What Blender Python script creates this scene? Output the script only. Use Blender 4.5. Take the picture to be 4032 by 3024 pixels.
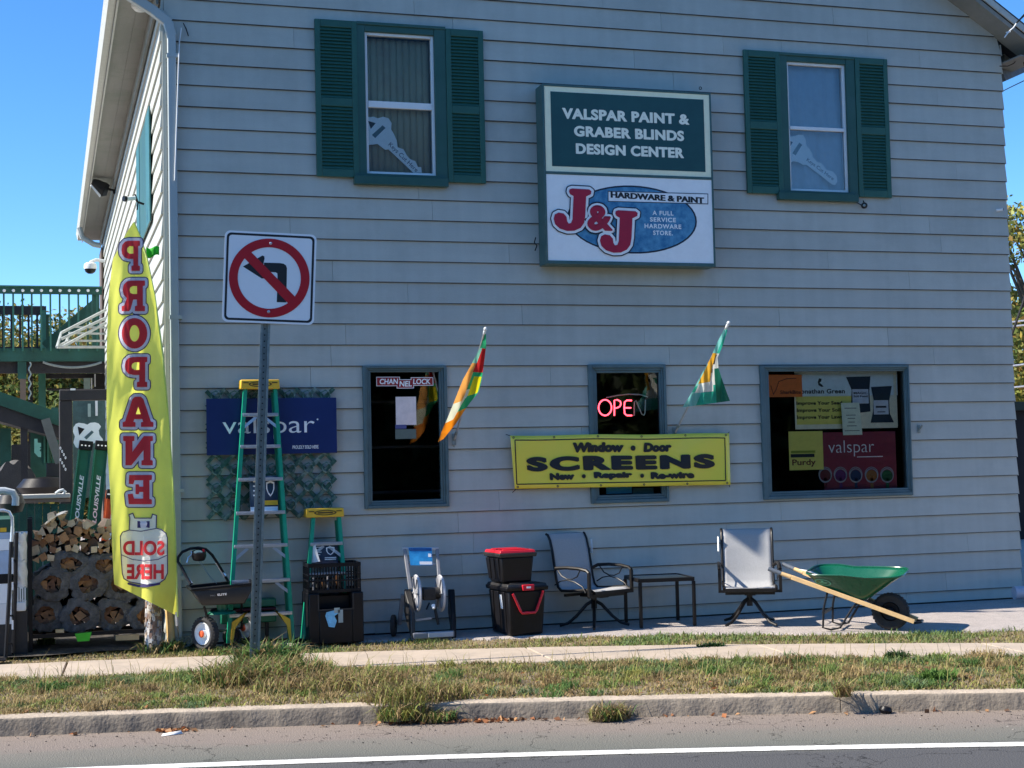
import bpy, bmesh, math, random
import numpy as np
from math import sin, cos, pi, radians, sqrt, atan2
from mathutils import Vector, Matrix
random.seed(7); rng = np.random.default_rng(7)
C = bpy.context.scene.collection
for o in list(bpy.data.objects): bpy.data.objects.remove(o)

# ------------------------------------------------------------------ camera
FPX = 5900.0                                   # focal length in pixels of the 4032 px wide photograph
CAM = Vector((-1.141, -13.91, 1.606))
_y, _p, _r = radians(-17.243), radians(2.905), radians(-1.269)
FW = Vector((-sin(_y)*cos(_p), cos(_y)*cos(_p), sin(_p)))
_rt = Vector((cos(_y), sin(_y), 0)); _up = _rt.cross(FW)
RT = _rt*cos(_r) + _up*sin(_r); UP = -_rt*sin(_r) + _up*cos(_r)
cam_data = bpy.data.cameras.new('camera'); cam = bpy.data.objects.new('camera', cam_data); C.objects.link(cam)
cam_data.sensor_fit = 'HORIZONTAL'; cam_data.sensor_width = 36; cam_data.lens = FPX/4032*36
cam_data.clip_start = .1; cam_data.clip_end = 3000
cam.matrix_world = Matrix(((RT.x, UP.x, -FW.x, CAM.x), (RT.y, UP.y, -FW.y, CAM.y), (RT.z, UP.z, -FW.z, CAM.z), (0, 0, 0, 1)))
bpy.context.scene.camera = cam
# ------------------------------------------------------------------ world, sun, exposure
SUN_EL, SUN_BACK = radians(42), radians(3.5)    # sun stands to the left, very slightly behind the street wall
sc = bpy.context.scene
w = bpy.data.worlds.new('World'); sc.world = w; w.use_nodes = True
nt = w.node_tree; nt.nodes.clear()
out = nt.nodes.new('ShaderNodeOutputWorld'); bg = nt.nodes.new('ShaderNodeBackground')
sky = nt.nodes.new('ShaderNodeTexSky'); sky.sky_type = 'NISHITA'; sky.sun_disc = False
sky.sun_elevation = SUN_EL; sky.sun_rotation = radians(-90) + SUN_BACK
sky.air_density = 1.0; sky.dust_density = 0; sky.ozone_density = 4.5; sky.altitude = 2600
hs = nt.nodes.new('ShaderNodeHueSaturation'); hs.inputs['Saturation'].default_value = 1.2
bg.inputs['Strength'].default_value = .115
nt.links.new(sky.outputs[0], hs.inputs['Color']); nt.links.new(hs.outputs[0], bg.inputs['Color']); nt.links.new(bg.outputs[0], out.inputs[0])
sd = bpy.data.lights.new('sun', 'SUN'); sun = bpy.data.objects.new('sun', sd); C.objects.link(sun)
sd.energy = 4.1; sd.angle = radians(.5); sd.color = (1, .92, .80)
_d = Vector((cos(SUN_EL)*cos(SUN_BACK), -cos(SUN_EL)*sin(SUN_BACK), -sin(SUN_EL)))   # travel direction of the light
sun.rotation_euler = _d.to_track_quat('-Z', 'Y').to_euler(); sun.location = (-20, 2, 20)
sc.view_settings.view_transform = 'Standard'; sc.view_settings.look = 'None'; sc.view_settings.gamma = 1
sc.view_settings.use_curve_mapping = False; sc.view_settings.exposure = 1.15
sc.render.engine = 'CYCLES'; sc.cycles.max_bounces = 8; sc.cycles.transparent_max_bounces = 16

# ------------------------------------------------------------------ survey helpers (pixels of the 2212 px wide view -> world point on a plane)
K = 4032/2212
def _ray(px, py): return FW + RT*((px*K-2016)/FPX) - UP*((py*K-1512)/FPX)
def atY(px, py, Y): d = _ray(px, py); return CAM + d*((Y-CAM.y)/d.y)
def atX(px, py, X): d = _ray(px, py); return CAM + d*((X-CAM.x)/d.x)
def atZ(px, py, Z): d = _ray(px, py); return CAM + d*((Z-CAM.z)/d.z)
def rect(x0, y0, x1, y1, Y):
    ym, xm = (y0+y1)/2, (x0+x1)/2
    return atY(x0, ym, Y).x, atY(x1, ym, Y).x, atY(xm, y1, Y).z, atY(xm, y0, Y).z     # xa, xb, za, zb

# ------------------------------------------------------------------ materials
def lin(c):
    return tuple(((v/255)/12.92 if v/255 <= .04045 else ((v/255+.055)/1.055)**2.4) for v in c)
MATS = {}
def mat(name, col, rough=.6, metal=0, var=.12, scale=12, bump=.0, bscale=60, coat=0, trans=0, spec=.5, hue=None, stretch=None, dirt=None, dscale=2.5, rnd=0):
    if name in MATS: return MATS[name]
    m = bpy.data.materials.new(name); m.use_nodes = True; n = m.node_tree; N = n.nodes; L = n.links
    b = N['Principled BSDF']; tc = N.new('ShaderNodeTexCoord'); src = tc.outputs['Object']
    if stretch:
        mp = N.new('ShaderNodeMapping'); mp.inputs['Scale'].default_value = stretch; L.new(src, mp.inputs[0]); src = mp.outputs[0]
    nz = N.new('ShaderNodeTexNoise'); nz.inputs['Scale'].default_value = scale; nz.inputs['Detail'].default_value = 6; nz.inputs['Roughness'].default_value = .65
    L.new(src, nz.inputs['Vector'])
    rp = N.new('ShaderNodeValToRGB'); c = Vector(col[:3])
    lo = c*(1-var); hi = c*(1+var)
    if hue: hi = Vector(hue)
    rp.color_ramp.elements[0].position = .3; rp.color_ramp.elements[1].position = .7
    rp.color_ramp.elements[0].color = (*lo, 1); rp.color_ramp.elements[1].color = (*[min(1, v) for v in hi], 1)
    L.new(nz.outputs[0], rp.inputs[0]); colout = rp.outputs[0]
    if dirt:
        n2 = N.new('ShaderNodeTexNoise'); n2.inputs['Scale'].default_value = dscale; n2.inputs['Detail'].default_value = 8; n2.inputs['Roughness'].default_value = .7
        L.new(tc.outputs['Object'], n2.inputs['Vector'])
        r2 = N.new('ShaderNodeValToRGB'); r2.color_ramp.elements[0].position = .48; r2.color_ramp.elements[1].position = .75
        mx = N.new('ShaderNodeMix'); mx.data_type = 'RGBA'; L.new(n2.outputs[0], r2.inputs[0]); L.new(r2.outputs[0], mx.inputs[0])
        L.new(colout, mx.inputs[6]); mx.inputs[7].default_value = (*dirt, 1); colout = mx.outputs[2]
    if rnd:      # board-to-board paint variation and vertical rain streaks
        oi = N.new('ShaderNodeObjectInfo'); m1_ = N.new('ShaderNodeMapRange'); m1_.inputs[3].default_value = 1-rnd; m1_.inputs[4].default_value = 1+rnd*.5; L.new(oi.outputs['Random'], m1_.inputs[0])
        mp2 = N.new('ShaderNodeMapping'); mp2.inputs['Scale'].default_value = (9, 9, .35); L.new(tc.outputs['Object'], mp2.inputs[0])
        n5 = N.new('ShaderNodeTexNoise'); n5.inputs['Scale'].default_value = 1.0; n5.inputs['Detail'].default_value = 6; L.new(mp2.outputs[0], n5.inputs['Vector'])
        m2_ = N.new('ShaderNodeMapRange'); m2_.inputs[1].default_value = .35; m2_.inputs[2].default_value = .75; m2_.inputs[3].default_value = 1.02; m2_.inputs[4].default_value = .93; L.new(n5.outputs[0], m2_.inputs[0])
        mu = N.new('ShaderNodeMath'); mu.operation = 'MULTIPLY'; L.new(m1_.outputs[0], mu.inputs[0]); L.new(m2_.outputs[0], mu.inputs[1])
        mx2 = N.new('ShaderNodeMix'); mx2.data_type = 'RGBA'; mx2.blend_type = 'MULTIPLY'; mx2.inputs[0].default_value = 1; L.new(colout, mx2.inputs[6]); L.new(mu.outputs[0], mx2.inputs[7]); colout = mx2.outputs[2]
    L.new(colout, b.inputs['Base Color'])
    b.inputs['Roughness'].default_value = rough; b.inputs['Metallic'].default_value = metal
    b.inputs['Coat Weight'].default_value = coat; b.inputs['Specular IOR Level'].default_value = spec
    if rough > .15:
        mr = N.new('ShaderNodeMapRange'); mr.inputs[3].default_value = max(.05, rough-.12); mr.inputs[4].default_value = min(1, rough+.12)
        L.new(nz.outputs[0], mr.inputs[0]); L.new(mr.outputs[0], b.inputs['Roughness'])
    if bump:
        nb = N.new('ShaderNodeTexNoise'); nb.inputs['Scale'].default_value = bscale; nb.inputs['Detail'].default_value = 5; L.new(src, nb.inputs['Vector'])
        bp = N.new('ShaderNodeBump'); bp.inputs['Strength'].default_value = min(1, bump); bp.inputs['Distance'].default_value = .01
        L.new(nb.outputs[0], bp.inputs['Height']); L.new(bp.outputs[0], b.inputs['Normal'])
    if trans:
        o = N['Material Output']; tl = N.new('ShaderNodeBsdfTranslucent'); ms = N.new('ShaderNodeMixShader'); ms.inputs[0].default_value = trans
        L.new(colout, tl.inputs[0]); L.new(b.outputs[0], ms.inputs[1]); L.new(tl.outputs[0], ms.inputs[2]); L.new(ms.outputs[0], o.inputs[0])
    MATS[name] = m; return m
def glass(name, refl=.12, tint=(.75, .8, .78)):
    m = bpy.data.materials.new(name); m.use_nodes = True; N = m.node_tree.nodes; L = m.node_tree.links
    N.remove(N['Principled BSDF']); o = N['Material Output']
    tr = N.new('ShaderNodeBsdfTransparent'); tr.inputs[0].default_value = (*tint, 1); gl = N.new('ShaderNodeBsdfGlossy'); gl.inputs['Roughness'].default_value = .015
    lw = N.new('ShaderNodeFresnel'); lw.inputs[0].default_value = 1.5
    ad = N.new('ShaderNodeMath'); ad.operation = 'ADD'; ad.inputs[1].default_value = refl-.04; L.new(lw.outputs[0], ad.inputs[0])
    nz = N.new('ShaderNodeTexNoise'); nz.inputs['Scale'].default_value = 1.6; bp = N.new('ShaderNodeBump'); bp.inputs['Strength'].default_value = .025; bp.inputs['Distance'].default_value = .02
    L.new(nz.outputs[0], bp.inputs['Height']); L.new(bp.outputs[0], gl.inputs['Normal'])
    mx = N.new('ShaderNodeMixShader'); L.new(ad.outputs[0], mx.inputs[0]); L.new(tr.outputs[0], mx.inputs[1]); L.new(gl.outputs[0], mx.inputs[2]); L.new(mx.outputs[0], o.inputs[0])
    MATS[name] = m; return m
def emis(name, col, s):
    m = bpy.data.materials.new(name); m.use_nodes = True; b = m.node_tree.nodes['Principled BSDF']
    b.inputs['Base Color'].default_value = (*col, 1); b.inputs['Emission Color'].default_value = (*col, 1); b.inputs['Emission Strength'].default_value = s
    MATS[name] = m; return m
def attrmat(name, rough=.8, trans=.25, attr='tint'):
    m = bpy.data.materials.new(name); m.use_nodes = True; N = m.node_tree.nodes; L = m.node_tree.links
    b = N['Principled BSDF']; a = N.new('ShaderNodeAttribute'); a.attribute_name = attr; L.new(a.outputs['Color'], b.inputs['Base Color'])
    b.inputs['Roughness'].default_value = rough; b.inputs['Specular IOR Level'].default_value = .25
    o = N['Material Output']; tl = N.new('ShaderNodeBsdfTranslucent'); ms = N.new('ShaderNodeMixShader'); ms.inputs[0].default_value = trans
    L.new(a.outputs['Color'], tl.inputs[0]); L.new(b.outputs[0], ms.inputs[1]); L.new(tl.outputs[0], ms.inputs[2]); L.new(ms.outputs[0], o.inputs[0])
    MATS[name] = m; return m

m_side = mat('siding_paint', (.465, .475, .425), .55, var=.05, scale=1.2, bump=.12, bscale=45, stretch=(1, 1, 5), dirt=(.39, .40, .355), dscale=1.4, rnd=.06)
m_side_end = mat('siding_underlay', (.10, .11, .12), .8); m_lap = mat('painted_lap_shadow', (.06, .068, .07), .9, var=.5, scale=3)
m_shut = mat('shutter_green', (.020, .098, .072), .5, var=.12, scale=5, dirt=(.028, .115, .088))
m_trim = mat('green_trim', (.020, .085, .068), .5, var=.15, scale=4, dirt=(.035, .10, .09))
m_case = mat('slate_window_casing', (.085, .14, .15), .5, var=.14, scale=5, bump=.1, dirt=(.10, .17, .19))
m_white = mat('white_vinyl', (.74, .76, .76), .35, var=.04)
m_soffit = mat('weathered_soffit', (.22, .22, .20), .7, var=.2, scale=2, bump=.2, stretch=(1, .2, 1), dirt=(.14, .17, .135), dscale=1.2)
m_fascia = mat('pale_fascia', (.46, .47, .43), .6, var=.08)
m_spout = mat('grey_downspout', (.36, .41, .41), .35, var=.07, scale=3)
m_roof = mat('dark_shingle', (.045, .045, .05), .9, var=.4, scale=25, bump=.5)
m_glass = glass('window_glass', .055, (.985, .99, .98)); m_glass3 = glass('blind_window_glass', .015, (.99, .99, .985)); m_glass2 = glass('upper_window_glass', .06, (.98, .99, .99))
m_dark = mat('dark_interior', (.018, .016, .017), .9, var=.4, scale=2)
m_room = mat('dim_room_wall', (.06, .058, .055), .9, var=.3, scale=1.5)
m_black = mat('black_plastic', (.007, .0065, .008), .42, var=.25, scale=10, bump=.05, spec=.3)
m_char = mat('charcoal_plastic', (.022, .021, .021), .5, var=.2, scale=10, bump=.06)
m_iron = mat('black_iron', (.007, .007, .009), .45, spec=.35, var=.3, scale=20)
m_alu = mat('aluminium', (.62, .64, .68), .32, metal=.85, var=.1, scale=30, stretch=(1, 8, 8))
m_galv = mat('galvanised_steel', (.25, .29, .28), .45, metal=.55, var=.2, scale=25, bump=.1)
m_chrome = mat('pale_tube', (.7, .72, .75), .25, metal=.6)
m_fibre = mat('green_fibreglass', (.008, .30, .175), .38, var=.12, scale=12)
m_fibre_dk = mat('dark_green_fibreglass', (.006, .15, .085), .42, var=.15, scale=12)
m_yel = mat('yellow_plastic', (.80, .47, .03), .42, var=.06)
m_red = mat('red_plastic', (.62, .015, .03), .35, var=.08)
m_paper = mat('white_paper', (.78, .78, .76), .7, var=.03)
m_ink = mat('black_ink', (.012, .012, .014), .5, var=.1)
m_creamink = mat('cream_lettering', (.93, .92, .76), .5, var=.06)
m_whiteink = mat('white_print', (.90, .91, .91), .5, var=.04)

# ------------------------------------------------------------------ mesh building
class MB:
    def __init__(s): s.v = []; s.f = []; s.m = []
    def add(s, vs, fs, mi=0):
        k = len(s.v); s.v += [tuple(v) for v in vs]; s.f += [tuple(i+k for i in f) for f in fs]; s.m += [mi]*len(fs); return s
    def box(s, x0, x1, y0, y1, z0, z1, mi=0):
        return s.add([(x0,y0,z0),(x1,y0,z0),(x1,y1,z0),(x0,y1,z0),(x0,y0,z1),(x1,y0,z1),(x1,y1,z1),(x0,y1,z1)],
                     [(0,3,2,1),(4,5,6,7),(0,1,5,4),(1,2,6,5),(2,3,7,6),(3,0,4,7)], mi)
    def hexa(s, b, t, mi=0):      # two quads, bottom and top, same order
        return s.add(list(b)+list(t), [(0,3,2,1),(4,5,6,7),(0,1,5,4),(1,2,6,5),(2,3,7,6),(3,0,4,7)], mi)
    def frame(s, p, q, up=Vector((0, 0, 1))):
        p, q = Vector(p), Vector(q); d = (q-p).normalized(); up = Vector(up)
        if abs(d.dot(up.normalized())) > .98: up = Vector((0, 1, 0)) if abs(d.y) < .9 else Vector((1, 0, 0))
        a = d.cross(up).normalized(); b = a.cross(d).normalized(); return p, q, d, a, b
    def bar(s, p, q, w, h, up=(0, 0, 1), mi=0):
        p, q, d, a, b = s.frame(p, q, up); a = a*w/2; b = b*h/2
        return s.hexa([p-a-b, p+a-b, p+a+b, p-a+b], [q-a-b, q+a-b, q+a+b, q-a+b], mi)
    def taper(s, p, q, w0, w1, n=8, mi=0):
        p, q, d, a, b = s.frame(p, q); vs = []
        for c, r in ((p, w0), (q, w1)):
            for i in range(n): t = 2*pi*i/n; vs.append(c + a*cos(t)*r + b*sin(t)*r)
        fs = [(i, (i+1) % n, n+(i+1) % n, n+i) for i in range(n)] + [tuple(range(n-1, -1, -1)), tuple(range(n, 2*n))]
        return s.add(vs, fs, mi)
    def cyl(s, p, q, r, n=12, mi=0): return s.taper(p, q, r, r, n, mi)
    def tube(s, pts, r, n=8, closed=False, mi=0):
        pts = [Vector(p) for p in pts]; N = len(pts); vs = []; prev = None
        for i, p in enumerate(pts):
            if closed: d = pts[(i+1) % N]-pts[i-1]
            else: d = pts[min(i+1, N-1)]-pts[max(i-1, 0)]
            d.normalize()
            if prev is None:
                up = Vector((0, 0, 1)) if abs(d.z) < .9 else Vector((0, 1, 0)); a = d.cross(up).normalized()
            else: a = (prev - d*prev.dot(d)).normalized()
            prev = a; b = d.cross(a); rr = r[i] if isinstance(r, (list, tuple)) else r
            for k in range(n): t = 2*pi*k/n; vs.append(p + a*cos(t)*rr + b*sin(t)*rr)
        fs = []
        for i in range(N if closed else N-1):
            j = (i+1) % N
            for k in range(n): fs.append((i*n+k, i*n+(k+1) % n, j*n+(k+1) % n, j*n+k))
        if not closed: fs += [tuple(range(n-1, -1, -1)), tuple(range((N-1)*n, N*n))]
        return s.add(vs, fs, mi)
    def lathe(s, prof, c, axis=(0, 0, 1), n=24, mi=0):     # prof: (radius, height along axis)
        c = Vector(c); ax = Vector(axis).normalized(); up = Vector((0, 0, 1)) if abs(ax.z) < .9 else Vector((1, 0, 0))
        a = ax.cross(up).normalized(); b = ax.cross(a); vs = []
        for r, h in prof:
            for k in range(n): t = 2*pi*k/n; vs.append(c + ax*h + a*cos(t)*r + b*sin(t)*r)
        fs = []
        for i in range(len(prof)-1):
            for k in range(n): fs.append((i*n+k, i*n+(k+1) % n, (i+1)*n+(k+1) % n, (i+1)*n+k))
        return s.add(vs, fs, mi)
    def prism(s, poly, o, rt, up, t, mi=0):               # polygon in plane, extruded by t along -(rt x up)... towards the viewer side
        o, rt, up = Vector(o), Vector(rt), Vector(up); nrm = rt.cross(up).normalized()*t; n = len(poly)
        a = [o+rt*x+up*y for x, y in poly]; b = [p+nrm for p in a]
        return s.add(a+b, [tuple(range(n-1, -1, -1)), tuple(range(n, 2*n))]+[(i, (i+1) % n, n+(i+1) % n, n+i) for i in range(n)], mi)
    def grid(s, fn, nu, nv, mi=0, mif=None):
        vs = [fn(i/nu, j/nv) for j in range(nv+1) for i in range(nu+1)]; k = len(s.v); s.v += [tuple(v) for v in vs]
        for j in range(nv):
            for i in range(nu):
                a = j*(nu+1)+i; s.f.append((k+a, k+a+1, k+a+nu+2, k+a+nu+1)); s.m.append(mif((i+.5)/nu, (j+.5)/nv) if mif else mi)
        return s
WORLD = {}
def mesh_from(mb, name, mats, off=Vector((0, 0, 0)), smooth=True, ang=35):
    me = bpy.data.meshes.new(name)
    v = np.array(mb.v, dtype=float) - np.array(off)
    me.from_pydata(v.tolist(), [], mb.f)
    for m in (mats if isinstance(mats, (list, tuple)) else [mats]): me.materials.append(m)
    if len(me.materials) > 1: me.polygons.foreach_set('material_index', mb.m)
    me.validate()
    if smooth:
        me.polygons.foreach_set('use_smooth', [True]*len(me.polygons)); me.set_sharp_from_angle(angle=radians(ang))
    me.update(); return me
def thing(name, label, cat, loc=(0, 0, 0), rz=0, group=None):
    o = bpy.data.objects.new(name, None); o.empty_display_size = .1; C.objects.link(o); o.location = loc; o.rotation_euler = (0, 0, rz)
    o['label'] = label; o['category'] = cat
    if group: o['group'] = group
    WORLD[o] = Vector(loc); return o
def part(name, mb, mats, parent, label=None, world=True, bevel=0, smooth=True, solid=0, kind=None):
    off = WORLD.get(parent, Vector((0, 0, 0))) if (world and parent) else Vector((0, 0, 0))
    me = mesh_from(mb, name, mats, off, smooth); o = bpy.data.objects.new(name, me); C.objects.link(o)
    if parent: o.parent = parent; WORLD[o] = WORLD.get(parent, Vector((0, 0, 0)))
    if label: o['label'] = label
    if kind: o['kind'] = kind
    if bevel:
        b = o.modifiers.new('bevel', 'BEVEL'); b.width = bevel; b.segments = 2; b.limit_method = 'ANGLE'; b.angle_limit = radians(40)
    if solid:
        b = o.modifiers.new('solid', 'SOLIDIFY'); b.thickness = solid; b.offset = 0
    return o
def solo(name, mb, mats, label, cat, group=None, base=None, **kw):       # a thing that is one mesh
    v = np.array(mb.v); c = Vector(((v[:, 0].min()+v[:, 0].max())/2, (v[:, 1].min()+v[:, 1].max())/2, v[:, 2].min()))
    me = mesh_from(mb, name, mats, c, kw.get('smooth', True)); o = bpy.data.objects.new(name, me); C.objects.link(o); o.location = c
    o['label'] = label; o['category'] = cat
    if group: o['group'] = group
    if kw.get('bevel'):
        b = o.modifiers.new('bevel', 'BEVEL'); b.width = kw['bevel']; b.segments = 2; b.limit_method = 'ANGLE'; b.angle_limit = radians(40)
    if kw.get('solid'):
        b = o.modifiers.new('solid', 'SOLIDIFY'); b.thickness = kw['solid']; b.offset = 0
    WORLD[o] = Vector(c); return o
def struct(name, mb, mats, parent=None, **kw):
    o = part(name, mb, mats, parent, **kw)
    if not parent: o['kind'] = 'structure'
    return o
def copy_tree(o, parent=None):
    c = o.copy(); C.objects.link(c)
    if parent: c.parent = parent; c.matrix_parent_inverse = Matrix()
    for ch in list(o.children): copy_tree(ch, c)
    return c
def inst(name, mesh, loc, parent, rot=None):
    o = bpy.data.objects.new(name, mesh); C.objects.link(o); o.parent = parent; o.location = Vector(loc)-WORLD.get(parent, Vector((0, 0, 0)))
    if rot: o.rotation_euler = rot
    return o
# text -> 2-D triangles in a unit box
_tc = {}
def text2d(s, bold=0.0, space=1.0, shear=0.0, sub=0):
    key = (s, bold, space, shear, sub)
    if key in _tc: return _tc[key]
    cu = bpy.data.curves.new('t', 'FONT'); cu.body = s; cu.size = 1; cu.offset = bold; cu.space_character = space; cu.shear = shear; cu.resolution_u = 5; cu.align_x = 'CENTER'
    ob = bpy.data.objects.new('t', cu); C.objects.link(ob)
    me = bpy.data.meshes.new_from_object(ob.evaluated_get(bpy.context.evaluated_depsgraph_get()))
    bpy.data.objects.remove(ob); bpy.data.curves.remove(cu)
    if sub:
        bm = bmesh.new(); bm.from_mesh(me); bmesh.ops.triangulate(bm, faces=bm.faces)
        for _ in range(4):
            es = [e for e in bm.edges if e.calc_length() > sub]
            if not es: break
            bmesh.ops.subdivide_edges(bm, edges=es, cuts=1); bmesh.ops.triangulate(bm, faces=bm.faces)
        bm.to_mesh(me); bm.free()
    v = np.array([tuple(x.co) for x in me.vertices]); f = [tuple(p.vertices) for p in me.polygons]; bpy.data.meshes.remove(me)
    _tc[key] = (v, f); return v, f
def text_mb(mb, s, o, rt, up, w, h, bold=0, space=1.0, shear=0, mi=0, flip=False, t=.0015, ref=None, fn=None, sub=0):
    """text centred on o, fitted to w x h; ref = (v,f) whose bounds are used for the fit (outline layers)."""
    v, f = text2d(s, bold, space, shear, sub); b = ref if ref is not None else v
    x0, x1, y0, y1 = b[:, 0].min(), b[:, 0].max(), b[:, 1].min(), b[:, 1].max()
    U = ((v[:, 0]-(x0+x1)/2)/(x1-x0)*w)*(-1 if flip else 1); V = (v[:, 1]-(y0+y1)/2)/(y1-y0)*h
    if fn: pts = [fn(a, c) for a, c in zip(U, V)]
    else:
        o, rt, up = Vector(o), Vector(rt), Vector(up); n = rt.cross(up).normalized()*t; pts = [o+rt*a+up*c+n for a, c in zip(U, V)]
    if flip: f = [tuple(reversed(q)) for q in f]
    mb.add(pts, f, mi); return v
XR, ZU = Vector((1, 0, 0)), Vector((0, 0, 1))
def text_px(mb, s, cx, cy, wpx, hpx, Y, bold=.02, **kw):
    a, b = atY(cx-wpx/2, cy, Y), atY(cx+wpx/2, cy, Y); c, d = atY(cx, cy+hpx/2, Y), atY(cx, cy-hpx/2, Y)
    return text_mb(mb, s, atY(cx, cy, Y), XR, ZU, b.x-a.x, d.z-c.z, bold, **kw)
def panel(mb, x0, y0, x1, y1, Y, t=.004, mi=0):
    a, b, c, d = rect(x0, y0, x1, y1, Y); return mb.box(a, b, Y, Y+t, c, d, mi)
def ribbon(mb, poly, w, Y, mi=0, closed=True):               # a stroke of width w along px points, on plane Y
    P = [atY(x, y, Y) for x, y in poly]; n = len(P)
    for i in range(n if closed else n-1):
        p, q = P[i], P[(i+1) % n]; d = (q-p)
        if d.length < 1e-6: continue
        d.normalize(); a = Vector((-d.z, 0, d.x))*w/2; g = Vector((0, -4e-5*(i+1), 0)); mb.add([p-a+g, q-a+g, q+a+g, p+a+g], [(0, 1, 2, 3)], mi)
    for i, p in enumerate(P):
        g = -4e-5*(n+i+2); mb.add([p+Vector((cos(k*pi/7)*w/2, g, sin(k*pi/7)*w/2)) for k in range(14)], [tuple(range(14))], mi)
def pxpoly(mb, poly, Y, t=.004, mi=0):
    P = [atY(x, y, Y) for x, y in poly]; P.reverse(); n = len(P); B = [p+Vector((0, t, 0)) for p in P]
    mb.add(P+B, [tuple(range(n-1, -1, -1))[::-1], tuple(range(2*n-1, n-1, -1))]+[(i, n+i, n+(i+1) % n, (i+1) % n) for i in range(n)], mi)
def arc(cx, cy, rx, ry, a0, a1, n): return [(cx+rx*cos(radians(a0+(a1-a0)*i/n)), cy-ry*sin(radians(a0+(a1-a0)*i/n))) for i in range(n+1)]

# ================================================================== ground
def kerb_y(x):
    if x > 7.5: return kerb_y(7.5)-.38*(x-7.5)
    if x < -4: return kerb_y(-4)-.2*(x+4)
    return -3.30-.245*(x+1.46)-.0129*(x+1.46)*(x-1.85)
def walk_y(x):
    if x > 7.5: return walk_y(7.5)-.38*(x-7.5)
    if x < -4: return walk_y(-4)-.2*(x+4)
    return -1.40-.222*(x+1.5)-.0215*(x+1.5)*(x-2.42)
def walk_b(x): return walk_y(x)+.95-.02*max(0, x-3)
def grass_b(x):
    pts = [(-40, 5.5), (-5, .75), (-1.56, .12), (.04, .02), (1.0, -.28), (1.9, -.42), (3.3, -.84), (3.8, -.95), (4.6, -1.25), (5.2, -1.62), (6.2, -2.02), (7.3, -2.32), (9, -3.0), (40, -14.5)]
    for (a, b), (c, d) in zip(pts, pts[1:]):
        if a <= x <= c: return b+(d-b)*(x-a)/(c-a)+.03*sin(x*9)+.02*sin(x*23)
XS = sorted(set(list(np.arange(-40, -3, 1.0))+list(np.arange(-3, 9, .1))+list(np.arange(9, 40.1, 1.0))))
def strip(fa, fb, z, ny=1, za=None):
    mb = MB(); n = len(XS)
    for j in range(ny+1):
        for x in XS:
            a, b = fa(x), fb(x); mb.v.append((x, a+(b-a)*j/ny, z))
    for j in range(ny):
        for i in range(n-1): k = j*n+i; mb.f.append((k, k+1, k+n+1, k+n)); mb.m.append(0)
    return mb
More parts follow.
